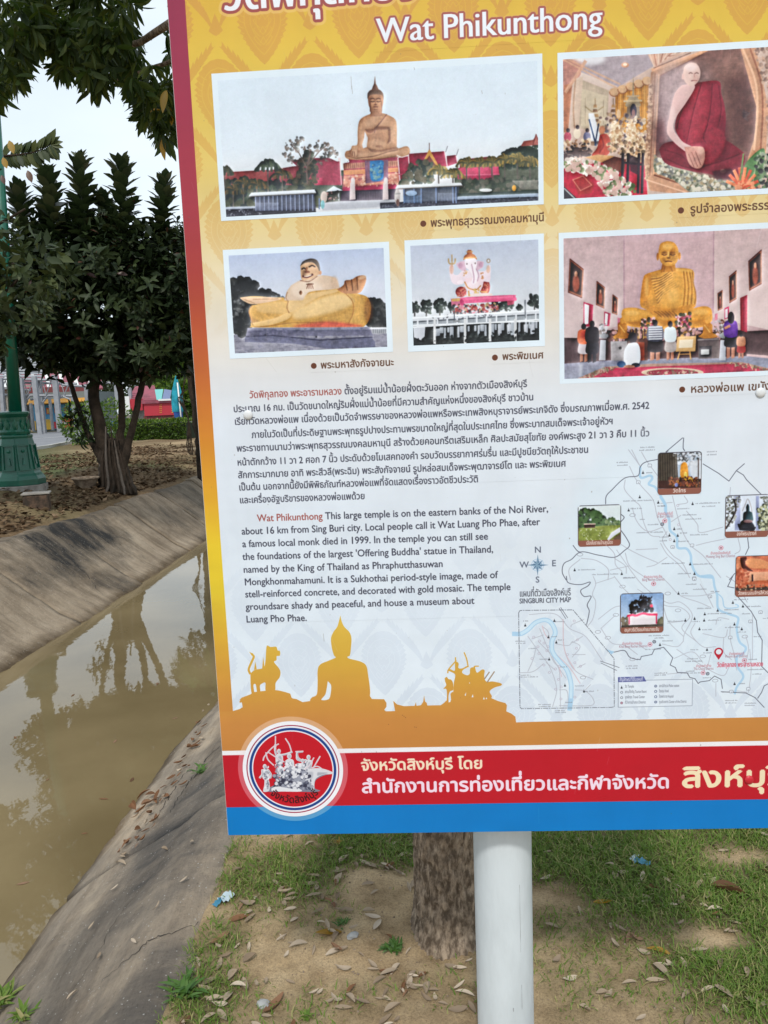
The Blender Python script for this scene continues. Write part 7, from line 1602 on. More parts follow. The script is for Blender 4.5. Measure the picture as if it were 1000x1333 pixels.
leaf_mass('star_rosettes', leaf_template(.30, .3, .25, 5), P, D, U, Z, M['ficus'], tree, tones=.75 + .25 * rng.random(len(P)), kind='stuff')
C = np.array([(-.55 + .25 * rng.random(), -.2, .75 + .6 * rng.random()) for _ in range(14)])
P, D, U, Z = shoots(C, np.tile([-.5, -.3, -.2], (14, 1)) + rng.normal(0, .3, (14, 3)), 5, .15, .14, .2)
leaf_mass('hanging_foliage', tp, P, D, U, Z, M['ficus'], tree, kind='stuff')

# ------------------------------------------------------------------ olive-leaved tree reaching in from the left, in front of the lamp pole
rx_, ry_ = -5.05, 8.6; rz_ = float(gz(rx_, ry_))
rt = empty('olive_leaved_tree', (rx_, ry_, rz_ - .05), label='olive-leaved tree whose branches reach in from the left across the lamp pole', cat='tree')
limb(rt, 'trunk', [(0, 0, -.05), (-.1, 0, .8), (-.05, 0, 1.6), (-.2, .1, 2.6)], [.15, .12, .11, .08], M['bark_dark'], .02, 5, 3, 12)
for i, pts in enumerate(([(-.05, 0, 1.4), (.4, 0, 2.0), (.8, .1, 2.3), (1.25, 0, 2.6)], [(-.1, 0, 1.8), (.3, -.1, 2.6), (.8, 0, 3.0), (1.35, 0, 3.28)], [(-.2, .1, 2.4), (0, 0, 3.0), (.4, .1, 3.6)], [(-.1, 0, 1.4), (-.6, .3, 2.4), (-.8, .3, 3.2)])):
    limb(rt, 'branch', pts, [.05, .035, .022, .01], M['bark_dark'], .02, 5, 60 + i, 7)
lob = [(.55, 0, 2.35, .62, .6, .38), (.35, 0, 2.7, .75, .6, .5), (.9, 0, 2.2, .55, .5, .3), (1.0, .1, 2.35, .42, .45, .4), (-.3, .2, 2.7, .9, .8, .9), (.15, 0, 3.15, .55, .5, .28), (1.25, .2, 2.75, .5, .5, .45), (.72, 0, 3.62, .32, .4, .42), (.82, 0, 3.05, .38, .4, .35), (.3, 0, 2.1, .5, .5, .3)]
C, dd = crown_lobes(lob, 240)
P, D, U, Z = shoots(C, dd * .9 + ups * .25 + rng.normal(0, .25, dd.shape), 13, .14, .3)
leaf_mass('foliage', leaf_template(.40, .25, .2, 5, obov=.2), P, D, U, Z, M['rubber'], rt, kind='stuff')
C, dd = crown_lobes([(a[0], a[1], a[2], a[3] * .75, a[4] * .75, a[5] * .75) for a in lob], 900)
leaf_mass('inner_foliage', leaf_template(.45, .2, .15, 3), C, dd + rng.normal(0, .8, dd.shape), rand_dirs(len(C)), .15 + .06 * rng.random(len(C)), M['rubber'], rt, kind='stuff')
# the twig against the sky
tw = [np.array(at_y(px, py, 8.6)) - np.array([rx_, ry_, rz_ - .05]) for px, py in ((5, 203), (28, 201), (48, 197), (66, 188))]
limb(rt, 'twig', tw, [.012, .009, .007, .004], M['bark_dark'], .003, 4, 70, 6)
q = spline(np.array(tw), 8); P, D, U, Z = [], [], [], []
for i, p in enumerate(q):
    for s in (-1, 1):
        if rng.random() < .95:
            P.append(p); D.append(np.array([.55, rng.normal(0, .3), s * .95])); U.append(np.array([rng.normal(0, .5), -1, .3])); Z.append(.13 + .04 * rng.random())
for a in np.linspace(-1.2, 1.2, 6): P.append(q[-1]); D.append(np.array([math.cos(a), 0, math.sin(a)])); U.append(np.array([0, -1, .2])); Z.append(.13)
leaf_mass('twig_foliage', leaf_template(.40, .2, .15, 5), np.array(P), np.array(D), np.array(U), np.array(Z), M['rubber'], rt, kind='stuff')
for i, (px, py, ln, mm) in enumerate(((12, 183, .14, 'mango_yellow'), (4, 205, .12, 'mango_yellow'), (36, 222, .13, 'ficus_red'), (2, 228, .1, 'ficus_red'))):
    c = np.array([at_y(px, py, 8.4)]) - np.array([[rx_, ry_, rz_ - .05]])
    leaf_mass('single_leaf', leaf_template(.5, .2, .1, 5), c, np.array([[.3, -.2, -.9]]), np.array([[.2, -1, 0]]), [ln], M[mm], rt)

# ------------------------------------------------------------------ tree right behind the board, its crown hanging over the view
nx_, ny_ = .155, 2.03
nt = empty('overhanging_tree', (nx_, ny_, float(gz(nx_, ny_)) - .02), label='tree with furrowed brown trunk behind the board, long leaves hanging over the canal', cat='tree')
nv, nr = 150, 260
th = np.linspace(0, 2 * np.pi, nv, endpoint=False); hh = np.linspace(-.08, 2.6, nr)
TH_, HH_ = np.meshgrid(th, hh, indexing='ij')
r_ = .112 - .014 * np.clip(HH_, 0, 2.6) / 2.6 + .035 * np.exp(-np.clip(HH_ + .02, 0, 9) / .05) + .006 * np.sin(3 * TH_ + 1)
ridge = fbm(TH_ * 9 + np.sin(HH_ * 30) * .3, HH_ * 16, 51, 4, 1.0); per = np.clip(np.abs(ridge - .5) * 6, 0, 1)
r_ = r_ + (per - .6) * .010 + (fbm(TH_ * 14, HH_ * 50, 53, 3, 1.0) - .5) * .006
lean = np.clip(HH_ - .9, 0, 9) ** 1.4
Xt = r_ * np.cos(TH_) - .10 * lean; Yt = r_ * np.sin(TH_) + .22 * lean
idt = np.arange(nv * nr).reshape(nv, nr); ir = np.roll(idt, -1, 0)
Ft = np.stack([idt[:, :-1], ir[:, :-1], ir[:, 1:], idt[:, 1:]], -1).reshape(-1, 4)
link('trunk', np_mesh('trunk', np.stack([Xt, Yt, HH_], -1).reshape(-1, 3), Ft, True), M['bark_near'], nt)
tipz = 2.55; tipx = -.10 * 1.65 ** 1.4; tipy = .22 * 1.65 ** 1.4
brs = [[(tipx, tipy, tipz - .1), (-.6, 1.1, 3.1), (-1.3, 2.2, 3.4), (-2.0, 2.7, 3.5)], [(tipx, tipy, tipz - .2), (-.4, 1.4, 3.0), (-.9, 2.6, 3.3), (-1.35, 3.2, 3.4)], [(tipx, tipy, tipz - .1), (.5, 1.2, 3.2), (1.2, 1.8, 3.8)], [(tipx, tipy, tipz), (.0, .9, 3.6), (-.3, 1.0, 4.5)], [(-.6, 1.1, 3.1), (-1.0, 1.9, 3.5), (-1.7, 2.0, 3.9)], [(-.75, 1.5, 3.15), (-.95, 1.9, 3.25), (-1.15, 2.2, 3.3), (-1.5, 2.4, 3.3)]]
for i, p_ in enumerate(brs): limb(nt, 'branch', p_, [.045, .026, .016, .007] if i < 5 else [.022, .016, .012, .006], M['bark_near'], .03, 6, 80 + i, 8)
# hanging leaf clusters above the lower edge of the crown as it stands over the canal
EDGE_X = [-40, 0, 22, 38, 48, 62, 80, 92, 108, 122, 140, 150, 165, 172, 185, 200, 215, 232, 262]
EDGE_Y = [190, 150, 132, 105, 92, 78, 120, 132, 122, 150, 128, 120, 142, 160, 176, 196, 216, 205, 200]
nl = 0; PL, DL, UL, ZL = [], [], [], []
org_ = np.array([nx_, ny_, float(gz(nx_, ny_)) - .02])
while nl < 640:
    px = -60 + 330 * rng.random(); yd = 3.9 + 1.7 * rng.random(); e = np.interp(px, EDGE_X, EDGE_Y) - 34
    py = e - abs(rng.normal(0, 1)) * 55 if rng.random() < .8 else e - 260 * rng.random()
    if rng.random() < .25 or 140 < px < 235 and rng.random() < .4 and py < e - 30: continue
    c = np.array(at_y(px, py, yd)) - org_; nl += 1
    ax = np.array([rng.normal(0, .5), rng.normal(0, .5), -.55 + rng.normal(0, .25)]); ax /= np.linalg.norm(ax)
    a = np.cross(ax, [.3, .8, .2]); a /= np.linalg.norm(a); b2 = np.cross(ax, a); k = rng.integers(6, 13); ph = rng.random() * 6
    for i in range(k):
        an = ph + i * 2.4; rad = a * math.cos(an) + b2 * math.sin(an)
        d = rad * .8 + ax * .35 + np.array([0, 0, -.55]); PL.append(c + ax * .005 * i); DL.append(d + rng.normal(0, .25, 3)); UL.append(rad + rng.normal(0, .5, 3)); ZL.append(.07 + .05 * rng.random())
PL, DL, UL, ZL = map(np.array, (PL, DL, UL, ZL))
tpm = leaf_template(.25, .35, .12, 6)
# the 300 leaves nearest the viewer are leaves of their own
vis = np.argsort(np.linalg.norm(PL + org_ - np.array([0, 0, CAM_H]), axis=1) / ZL)
own = [i for i in vis if (PL[i] + org_)[2] < 3.1][:290]; rest = np.setdiff1d(np.arange(len(PL)), own)
leaf_mass('foliage', tpm, PL[rest], DL[rest], UL[rest], ZL[rest], M['mango'], nt, kind='stuff')
lmesh = []
for k in range(6):
    V, F = leaf_template(.22 + .02 * k, .25 + .05 * k, .05 + .05 * k, 7); me = np_mesh('leaf', V, F, True); me.materials.append(M['mango_yellow'] if k == 5 else M['mango']); lmesh.append(me)
d, y, z = frames(DL, UL)
for j, i in enumerate(own):
    o = bpy.data.objects.new('leaf', lmesh[5 if j in (31, 77, 140, 201) else j % 5]); COL.objects.link(o); o.parent = nt
    s = float(ZL[i]); o.matrix_local = Matrix(((d[i][0] * s, y[i][0] * s, z[i][0] * s, PL[i][0]), (d[i][1] * s, y[i][1] * s, z[i][1] * s, PL[i][1]), (d[i][2] * s, y[i][2] * s, z[i][2] * s, PL[i][2]), (0, 0, 0, 1)))
# denser canopy higher up and to the right, behind and above the board
C, dd = crown_lobes([(-.3, 1.2, 4.4, 1.9, 1.1, .8), (.9, 1.6, 4.3, 1.5, 1.2, .9), (-1.7, 1.8, 4.5, 1.0, 1.0, .6)], 5000)
leaf_mass('upper_foliage', leaf_template(.25, .3, .12, 4), C, dd * .4 + np.array([0, 0, -.7]) + rng.normal(0, .35, dd.shape), rand_dirs(len(C)), .13 + .06 * rng.random(len(C)), M['mango'], nt, kind='stuff')

# ------------------------------------------------------------------ slim dark trunk and palm further along the far bank
kx, ky = -4.32, 18.2; kz = float(gz(kx, ky))
kt = empty('slim_dark_tree', (kx, ky, kz - .05), label='slim dark tree trunk with hanging roots just left of the board edge', cat='tree')
limb(kt, 'trunk', [(.12, 0, -.05), (.08, 0, .8), (.02, 0, 1.8), (-.02, 0, 3.2), (.1, 0, 5.0)], [.19, .15, .14, .12, .06], M['bark_dark'], .02, 6, 5, 12)
for i in range(4): limb(kt, 'aerial_root', [(-.12, -.1, 2.2 - .3 * i), (-.24 - .04 * i, -.12, 1.4), (-.16, -.1, .9), (-.24 + .04 * i, -.1, .25), (-.12, -.1, 0)], [.01, .014, .014, .014, .01], M['bark_dark'], .02, 6, 90 + i, 6)
C, dd = crown_lobes([(.4, 0, 4.0, 1.5, 1.3, 1.2), (-.1, 0, 3.2, .8, .8, .7)], 2600)
leaf_mass('foliage', leaf_template(.36, .2, .15, 3), C, dd + rng.normal(0, .6, dd.shape), rand_dirs(len(C)), .18 + .08 * rng.random(len(C)), M['ficus'], kt, kind='stuff')
qx, qy = -3.45, 14.6; qz = float(gz(qx, qy))
pt = empty('palm', (qx, qy, qz - .05), label='palm with fresh green fronds poking out behind the board edge', cat='palm')
limb(pt, 'trunk', [(0, 0, -.05), (.03, 0, 1.5), (0, 0, 3.0)], [.10, .08, .07], M['bark_dark'], .01, 5, 6, 10)
for i in range(11):
    a = i * 2.4; el = .35 + .9 * rnd.random(); Lf = 1.0 + .3 * rnd.random(); P, D, U, Z = [], [], [], []; pts = []
    for t in np.linspace(0, 1, 12):
        r = Lf * t; pts.append(np.array([math.cos(a) * r * math.cos(el), math.sin(a) * r * math.cos(el), 2.9 + math.sin(el) * r - .75 * r * r]))
    b = MB(); b.tube([tuple(q) for q in pts], [.012] * 6 + [.006] * 6, 5)
    fo = b.build('frond', M['palm'], pt, smooth=True)
    for q0, q1 in zip(pts[2:-1], pts[3:]):
        t_ = (q1 - q0) / np.linalg.norm(q1 - q0); sd2 = np.cross(t_, [0, 0, 1.0]); 
        for s in (-1, 1):
            for k in (0, .5): P.append(q0 + (q1 - q0) * k); D.append(sd2 * s + t_ * .7 + np.array([0, 0, -.35])); U.append(np.array([0, 0, 1.0])); Z.append(.36)
    leaf_mass('leaflets', leaf_template(.13, .3, .25, 4), np.array(P), np.array(D), np.array(U), np.array(Z), M['palm'], fo, kind='stuff')

# ------------------------------------------------------------------ hedge, bush and things beyond it
def hedge_box(name, label, x0, y0, x1, y1, w, h, n, cat='hedge'):
    c = Vector(((x0 + x1) / 2, (y0 + y1) / 2, .47)); L = math.hypot(x1 - x0, y1 - y0); a = math.atan2(y1 - y0, x1 - x0)
    r = empty(name, c, a, label=label, cat=cat)
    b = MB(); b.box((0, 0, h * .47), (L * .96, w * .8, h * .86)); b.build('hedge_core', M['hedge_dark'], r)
    f = rng.integers(0, 3, n); u = rng.random((n, 3)) - .5; P = np.zeros((n, 3)); N = np.zeros((n, 3))
    top = rng.random(n) < .45; P[:, 0] = u[:, 0] * L; P[:, 1] = np.where(top, u[:, 1] * w, -w / 2); P[:, 2] = np.where(top, h, (u[:, 2] + .5) * h)
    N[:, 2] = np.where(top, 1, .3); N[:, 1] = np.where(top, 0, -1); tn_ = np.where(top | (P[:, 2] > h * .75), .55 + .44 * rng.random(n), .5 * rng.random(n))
    P += rng.normal(0, .035, P.shape); P[:, 2] += (fbm(P[:, 0], P[:, 1], 41, 3, 2.5) - .5) * .16 * top
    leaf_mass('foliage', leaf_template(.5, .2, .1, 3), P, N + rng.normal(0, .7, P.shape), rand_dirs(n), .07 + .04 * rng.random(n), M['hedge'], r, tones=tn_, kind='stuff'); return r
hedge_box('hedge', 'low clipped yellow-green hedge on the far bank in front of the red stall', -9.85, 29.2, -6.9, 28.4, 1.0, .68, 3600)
bu = empty('bush', (-9.95, 25.9, .45), label='bright yellow-green bush seen between the stems of the dark tree', cat='bush')
C, dd = crown_lobes([(0, 0, .75, .75, .6, .75), (1.0, .2, .9, .6, .6, .65), (.5, 0, .45, .9, .6, .5)], 2000)
leaf_mass('foliage', leaf_template(.5, .2, .1, 3), C, dd + rng.normal(0, .6, dd.shape), rand_dirs(len(C)), .10 + .05 * rng.random(len(C)), M['hedge'], bu, kind='stuff')
limb(bu, 'stem', [(0.2, 0, -.1), (.2, 0, .4), (.3, 0, .9)], [.05, .04, .02], M['bark_dark'], .01, 3, 9, 6)

def place(px, py, y):                          # true position of a far thing, read off its direction and distance
    return at_y(px, py, y)
def quadbox(root, name, px0, py0, px1, py1, y, depth, m, bevel=0):
    a = place(px0, py0, y); c = place(px1, py1, y)
    b = MB(); b.box(((a.x + c.x) / 2 - root.location.x, y + depth / 2 - root.location.y, (a.z + c.z) / 2 - root.location.z), (abs(c.x - a.x), depth, abs(a.z - c.z)))
    return b.build(name, m, root, bevel=bevel)
# red stall
st = empty('red_stall', (-13.0, 40, .5), label='red painted wooden stall with turquoise and slate canopy sheets beyond the hedge', cat='stall')
quadbox(st, 'counter_board', 187, 524, 226.5, 540, 40, .05, M['red']); quadbox(st, 'stall_body', 188, 525, 226, 541, 40.08, 1.1, M['red_dark'])
quadbox(st, 'counter_top', 184, 521.5, 229, 524, 39.9, 1.4, M['maroon_roof']); quadbox(st, 'stall_base', 187, 541.5, 226, 548.5, 40.1, 1.0, M['red_dark'])
for px in (188, 200, 214, 226): quadbox(st, 'leg', px - .7, 541, px + .7, 561, 39.95, .06, M['red_dark'])
for row in range(5):
    for px in (208.5, 210.2, 225, 224): quadbox(st, 'printed_dash', px - .6, 526.5 + row * 2.5, px + .5, 527.6 + row * 2.5, 39.98, .01, M['yellow_roof'])
quadbox(st, 'price_strip', 206, 519.6, 222.5, 521.2, 39.8, .04, M['white'])
def sheet(root, name, pts, m, th=.03):
    P = [place(*p) - root.location for p in pts]; n = len(P); nrm = (P[1] - P[0]).cross(P[2] - P[0]).normalized() * th
    b = MB(); b.add(P + [p + nrm for p in P], [tuple(range(n)), tuple(reversed(range(n, 2 * n)))] + [(i, (i + 1) % n, n + (i + 1) % n, n + i) for i in range(n)]); return b.build(name, m, root)
sheet(st, 'turquoise_sheet', [(201.5, 507, 41.5), (212.5, 506.5, 41.5), (210.5, 520, 40.2), (204, 520.5, 40.2)], M['cyan']); sheet(st, 'slate_sheet', [(214, 506.5, 41.5), (223.5, 508, 41.5), (221.5, 519.5, 40.2), (211, 520, 40.2)], M['slate'])
# pink tiled roof house behind
ho = empty('roofed_house', (-15.5, 47, .5), label='small house with pink tiled roof behind the red stall', cat='house')
sheet(ho, 'roof', [(176, 503, 48), (201, 501.5, 48), (207, 520, 45.5), (166, 522, 45.5)], M['maroon_roof'], .1)
for k in range(7):
    y_ = 504.5 + k * 2.5; sheet(ho, 'tile_row', [(176 - k * 1.5, y_, 48 - .36 * k), (201.5 + k * .85, y_ - .8, 48 - .36 * k), (201.8 + k * .85, y_ + .2, 47.85 - .36 * k), (175.6 - k * 1.5, y_ + 1, 47.85 - .36 * k)], M['maroon_roof'], -.05)
quadbox(ho, 'wall', 162, 522, 206, 560, 46, 3, M['cement']); quadbox(ho, 'side_panel', 162, 516, 170, 540, 45.4, .3, M['white']); quadbox(ho, 'red_shop_front', 165, 520, 186, 534, 45.5, .3, M['red'])
ho2 = empty('roofed_house', (-14.0, 62, .5), label='distant house with maroon roof right of the teal banner', cat='house')
sheet(ho2, 'roof', [(236, 515, 64), (262, 513, 64), (264, 521, 62), (233, 522, 62)], M['maroon_roof'], .1); quadbox(ho2, 'wall', 236, 522, 264, 548, 62.3, 3, M['red_dark'])
# teal folded parasol / banner with its pole
um = empty('folded_parasol', (-11.5, 38, .5), label='closed teal parasol hanging beside a slanted white pole', cat='parasol')
def cloth(root, name, pts, m):
    b = MB(); ring_ = []
    prof_ = [(place(px, py, 38) - root.location, w) for px, py, w in pts]
    vs = []; fs = []; n = 14
    for c, w in prof_:
        for i in range(n):
            a = 2 * math.pi * i / n; rr = w * (1 + .22 * (1 if i % 2 else -1)); vs.append((c.x + rr * math.cos(a), c.y + rr * math.sin(a), c.z))
    for k in range(len(prof_) - 1):
        for i in range(n): fs.append((k * n + i, k * n + (i + 1) % n, (k + 1) * n + (i + 1) % n, (k + 1) * n + i))
    b.add(vs, fs); return b.build(name, m, root)
cloth(um, 'canopy', [(229, 489, .02), (229.5, 500, .12), (230.5, 512, .2), (231, 524, .24), (231.5, 536, .22)], M['teal']); cloth(um, 'lower_cloth', [(231.5, 534, .2), (232.5, 541, .17), (233, 548, .15)], M['blue_cloth'])
cloth(um, 'side_fold', [(225.5, 504, .03), (226, 514, .08), (226.5, 524, .06)], M['teal'])
b = MB(); b.tube([place(231, 498, 37.7) - um.location, place(237.5, 560, 37.7) - um.location], .035, 8); b.build('pole', M['white'], um, smooth=True)
# parked motorcycle behind the hedge
mo = empty('motorcycle', (-14.1, 41.5, .5), label='dark parked motorcycle half hidden by the hedge and tree stem', cat='motorcycle')
for x in (-.62, .62):
    b = MB(); b.lathe([(.22, -.05), (.30, -.05), (.30, .05), (.22, .05), (.22, -.05)], 20, M=Matrix.Translation((x, 0, .3)) @ Matrix.Rotation(R(90), 4, 'X'), cap=False); b.build('wheel', M['rubber_tyre'], mo, smooth=True)
    b = MB(); b.lathe([(.21, -.02), (.21, .02)], 16, M=Matrix.Translation((x, 0, .3)) @ Matrix.Rotation(R(90), 4, 'X')); b.build('rim', M['chrome'], mo)
b = MB(); b.box((0, 0, .5), (.75, .26, .24), taper=.7); b.box((.45, 0, .75), (.12, .34, .45), taper=.6); b.build('body', M['blue_cloth'], mo, bevel=.04)
b = MB(); b.box((-.25, 0, .78), (.7, .25, .1), taper=.8); b.build('seat', M['black'], mo, bevel=.03)
b = MB(); b.tube([(.5, -.35, 1.02), (.45, -.1, 1.0), (.45, .1, 1.0), (.5, .35, 1.02)], .02, 8); b.tube([(.62, 0, .3), (.42, 0, 1.0)], .03, 8); b.build('handlebar', M['chrome'], mo, smooth=True)
b = MB(); b.lathe([(.02, 0), (.08, .03), (.09, .08)], 14, M=Matrix.Translation((.5, 0, .95)) @ Matrix.Rotation(R(90), 4, 'Y')); b.build('headlight', M['white'], mo, smooth=True)

# shop with orange awning and printed front, behind the steel frame
sh = empty('corner_shop', (-22.5, 52, .5), label='single-storey shop with orange awning and blue and red snack posters on its front', cat='shop')
quadbox(sh, 'wall', 38, 512, 122, 562, 52.3, 5, M['shutter']); sheet(sh, 'awning', [(40, 516.5, 53.5), (121, 512.5, 53.5), (123, 521, 51.2), (35, 526, 51.2)], M['yellow_roof'], .06)
quadbox(sh, 'poster_board', 41, 528, 98, 557.5, 52.2, .06, M['blue_ad']); quadbox(sh, 'roller_shutter', 99.5, 524, 113, 557, 52.2, .05, M['shutter'])
for k in range(9): quadbox(sh, 'shutter_slat', 99.8, 525.4 + k * 3.5, 112.8, 527.6 + k * 3.5, 52.14, .03, M['steel_dark'] if 0 else M['shutter'])
quadbox(sh, 'yellow_poster', 57, 546, 67, 559, 52.12, .03, M['yellow']); quadbox(sh, 'yellow_poster', 43, 548, 47.5, 560, 52.12, .03, M['yellow']); quadbox(sh, 'red_poster', 79.5, 543.5, 96.5, 556.5, 52.12, .03, M['orange']); quadbox(sh, 'red_poster', 70, 549, 79, 557.5, 52.12, .03, M['red'])
for px, py in ((62.5, 535), (73, 533.5), (86.5, 534)): quadbox(sh, 'snack_picture', px - 2.6, py - 4, px + 2.6, py + 4, 52.12, .03, M['orange']); quadbox(sh, 'snack_cup', px - 1.2, py - 2, px + 1.2, py + 3, 52.08, .02, M['yellow'])
for px in (80.5, 84, 87.5): 
    c = place(px, 550.5, 52.05) - sh.location; b = MB(); b.lathe([(.0, 0), (.085, 0), (.085, .02), (.0, .02)], 14, M=Matrix.Translation(c) @ Matrix.Rotation(R(90), 4, 'X'), cap=False); b.build('white_disc', M['white'], sh)
quadbox(sh, 'white_strip', 52, 536, 54, 541, 52.1, .02, M['white']); quadbox(sh, 'fascia', 36, 505, 122, 513.5, 53, .3, M['red_dark']); quadbox(sh, 'kiosk_door', 33, 527, 40.5, 560, 52.3, .4, M['black'])

# steel frame with louvred canopy
sf_ = empty('steel_frame', (-22, 46, .5), label='grey steel column frame with trussed louvre canopy across the road', cat='steel frame')
def col(px0, py0, px1, py1, w, y):
    a = place(px0, py0, y) - sf_.location; c = place(px1, py1, y) - sf_.location
    b = MB(); d_ = c - a; u = Vector((1, 0, 0)) * (w / 2 * y / 1000); v = Vector((0, .12, 0))
    b.add([a - u - v, a + u - v, a + u + v, a - u + v, c - u - v, c + u - v, c + u + v, c - u + v], [(3, 2, 1, 0), (4, 5, 6, 7), (0, 1, 5, 4), (1, 2, 6, 5), (2, 3, 7, 6), (3, 0, 4, 7)])
    return b
for c_ in ((1.5, 492, 5, 540, 4, 46), (27.5, 492, 32.5, 543, 4, 46), (44.5, 490, 53, 565, 5.5, 45), (51.5, 495, 58.5, 564, 3.6, 47), (71, 488, 78.5, 562, 6, 46), (94, 502, 100.5, 560, 5.6, 48), (112, 500, 116, 558, 4, 49), (117, 498, 121, 540, 4, 46), (64, 512, 69, 560, 2.2, 50), (40, 525, 44, 561, 2.6, 50), (150, 486, 153.5, 531, 4, 46), (169, 505, 172, 540, 3.6, 46)): col(*c_).build('column', M['steel'], sf_)
def bar(px0, py0, px1, py1, y, r=.06, m='steel', name='beam'):
    b = MB(); a = place(px0, py0, y) - sf_.location; c = place(px1, py1, y) - sf_.location; b.tube([a, c], r, 4); return b.build(name, M[m], sf_)
for q in ((-5, 493, 82, 495, 46.2), (-5, 514, 95, 515.5, 46.5), (27, 498, 100, 499.5, 47.5), (0, 481, 60, 484, 46.4), (80, 501, 125, 504, 47), (-5, 505, 40, 508, 48), (120, 497, 172, 500, 46.3), (40, 520, 62, 517, 47.2)): bar(*q, r=.075)
for px in range(0, 96, 12): bar(px, 514, px + 7, 495, 46.4, .03, name='brace'); bar(px + 7, 495, px + 12, 514, 46.4, .03, name='brace')
for q in ((30, 525, 40, 515), (56, 524, 62, 515.5), (76, 520, 82, 515), (91, 520, 82, 516)): bar(*q, 46.3, .05, name='brace')
for k in range(9):
    y_ = 462 + k * 3.6; sheet(sf_, 'louvre', [(-40, y_, 50 - k * .4), (66 - k * 1.2, y_ + 1.2, 50 - k * .4), (66 - k * 1.2, y_ + 3.2, 49.7 - k * .4), (-40, y_ + 2.2, 49.7 - k * .4)], M['steel'], .04)
for px in (-20, 4, 26, 46): bar(px, 460, px + 1, 494, 49.4, .06, name='rafter')
# clutter at shop level seen between the columns
wl_ = empty('market_hall', (-24, 62, .5), label='long low grey hall with red striped roof behind the steel frame', cat='building')
quadbox(wl_, 'wall', -60, 505, 60, 560, 62, 6, M['cement']); sheet(wl_, 'roof', [(-60, 486, 68), (130, 484, 68), (134, 505, 61.5), (-60, 506, 61.5)], M['maroon_roof'], .12)
for k in range(12): quadbox(wl_, 'window', -55 + k * 9.5, 515, -49 + k * 9.5, 532, 61.9, .1, M['glass'])
for k in range(10): sheet(wl_, 'roof_stripe', [(-50 + k * 18, 486.5, 67.8), (-46 + k * 18, 486.4, 67.8), (-45 + k * 18.6, 504.6, 61.6), (-50 + k * 18.6, 504.8, 61.6)], M['white'], -.08)
# taxi at the left edge
cr = empty('taxi', (-18.6, 34.0, .515), R(18), label='green and yellow taxi at the far left edge of the road', cat='car')
b = MB()
sec = [(-2.1, .30, .62), (-2.05, .30, .86), (-1.3, .28, .95), (1.35, .28, .95), (2.0, .30, .78), (2.15, .32, .55)]
vs = []; fs = []
for x, z0, z1 in sec: vs += [(x, -.84, z0), (x, -.84, z1), (x, .84, z1), (x, .84, z0)]
for i in range(len(sec) - 1):
    for j in range(4): fs.append((i * 4 + j, (i + 1) * 4 + j, (i + 1) * 4 + (j + 1) % 4, i * 4 + (j + 1) % 4))
fs += [(0, 1, 2, 3), tuple(reversed([20, 21, 22, 23]))]
b.add(vs, fs); b.build('body', M['green_car'], cr, bevel=.05)
b = MB(); b.add([(-1.5, -.78, .955), (1.25, -.78, .955), (1.25, .78, .955), (-1.5, .78, .955), (-1.0, -.62, 1.42), (.45, -.62, 1.42), (.45, .62, 1.42), (-1.0, .62, 1.42)], [(3, 2, 1, 0), (4, 5, 6, 7), (0, 1, 5, 4), (1, 2, 6, 5), (2, 3, 7, 6), (3, 0, 4, 7)]); b.build('cabin', M['yellow'], cr, bevel=.04)
for s in (-1, 1):
    for x0, x1, t0, t1 in ((-1.3, -.32, -.95, -.32), (-.25, 1.0, -.25, .38)):
        b = MB(); yy0, yy1 = s * .79, s * .645; b.add([(x0, yy0, .99), (x1, yy0, .99), (t1, yy1, 1.36), (t0, yy1, 1.36)], [(0, 1, 2, 3)]); b.build('side_window', M['glass'], cr)
b = MB(); b.add([(1.27, -.68, .99), (1.27, .68, .99), (.52, .55, 1.385), (.52, -.55, 1.385)], [(0, 1, 2, 3)]); b.build('windscreen', M['glass'], cr)
for x in (-1.35, 1.35):
    for s in (-1, 1):
        b = MB(); b.lathe([(.19, -.1), (.31, -.1), (.32, 0), (.31, .1), (.19, .1)], 20, M=Matrix.Translation((x, s * .76, .31)) @ Matrix.Rotation(R(90), 4, 'X')); w_ = b.build('wheel', M['rubber_tyre'], cr, smooth=False)
        b = MB(); b.lathe([(.18, -.105), (.18, .105)], 16, M=Matrix.Translation((x, s * .76, .31)) @ Matrix.Rotation(R(90), 4, 'X')); b.build('rim', M['chrome'], w_)
for s in (-1, 1): b = MB(); b.box((2.1, s * .62, .64), (.08, .34, .13)); b.build('headlight', M['white'], cr, bevel=.02)
b = MB(); b.box((-.2, 0, 1.48), (.16, .5, .12)); b.build('roof_sign', M['white'], cr, bevel=.02)

# trees far behind (each its own)
def far_tree(x, y, h, r, label, m='far_leaf'):
    z = .45; t = empty('background_tree', (x, y, z), label=label, cat='tree', group='trees beyond the road')
    limb(t, 'trunk', [(0, 0, -.1), (.1, 0, h * .3), (0, 0, h * .6)], [.22, .17, .1], M['bark_dark'], .03, 4, int(x * 7) % 97, 8)
    L_ = [(0, 0, h * .65, r, r, h * .34)] + [(r * .7 * math.cos(k * 1.9 + x), r * .7 * math.sin(k * 1.9 + x), h * (.5 + .1 * (k % 4)), r * .55, r * .55, h * .2) for k in range(6)]
    n = 2600; C, dd = crown_lobes(L_, n); leaf_mass('crown', leaf_template(.5, .2, .1, 3), C, dd + rng.normal(0, .7, dd.shape), rand_dirs(n), .30 + .2 * rng.random(n), M[m], t, kind='stuff')
far_tree(-19.0, 72, 7.5, 3.2, 'round green tree behind the pink roofed house'); far_tree(-14.6, 58, 5.6, 2.0, 'bright green leafy tree right of the teal parasol', 'hedge')
far_tree(-33, 78, 8.5, 4, 'broad tree behind the market hall roof'); far_tree(-24.5, 74, 6.5, 3, 'tree between the market hall and the pink roof'); far_tree(-9.5, 66, 7, 3.4, 'tree hidden mostly behind the board edge')
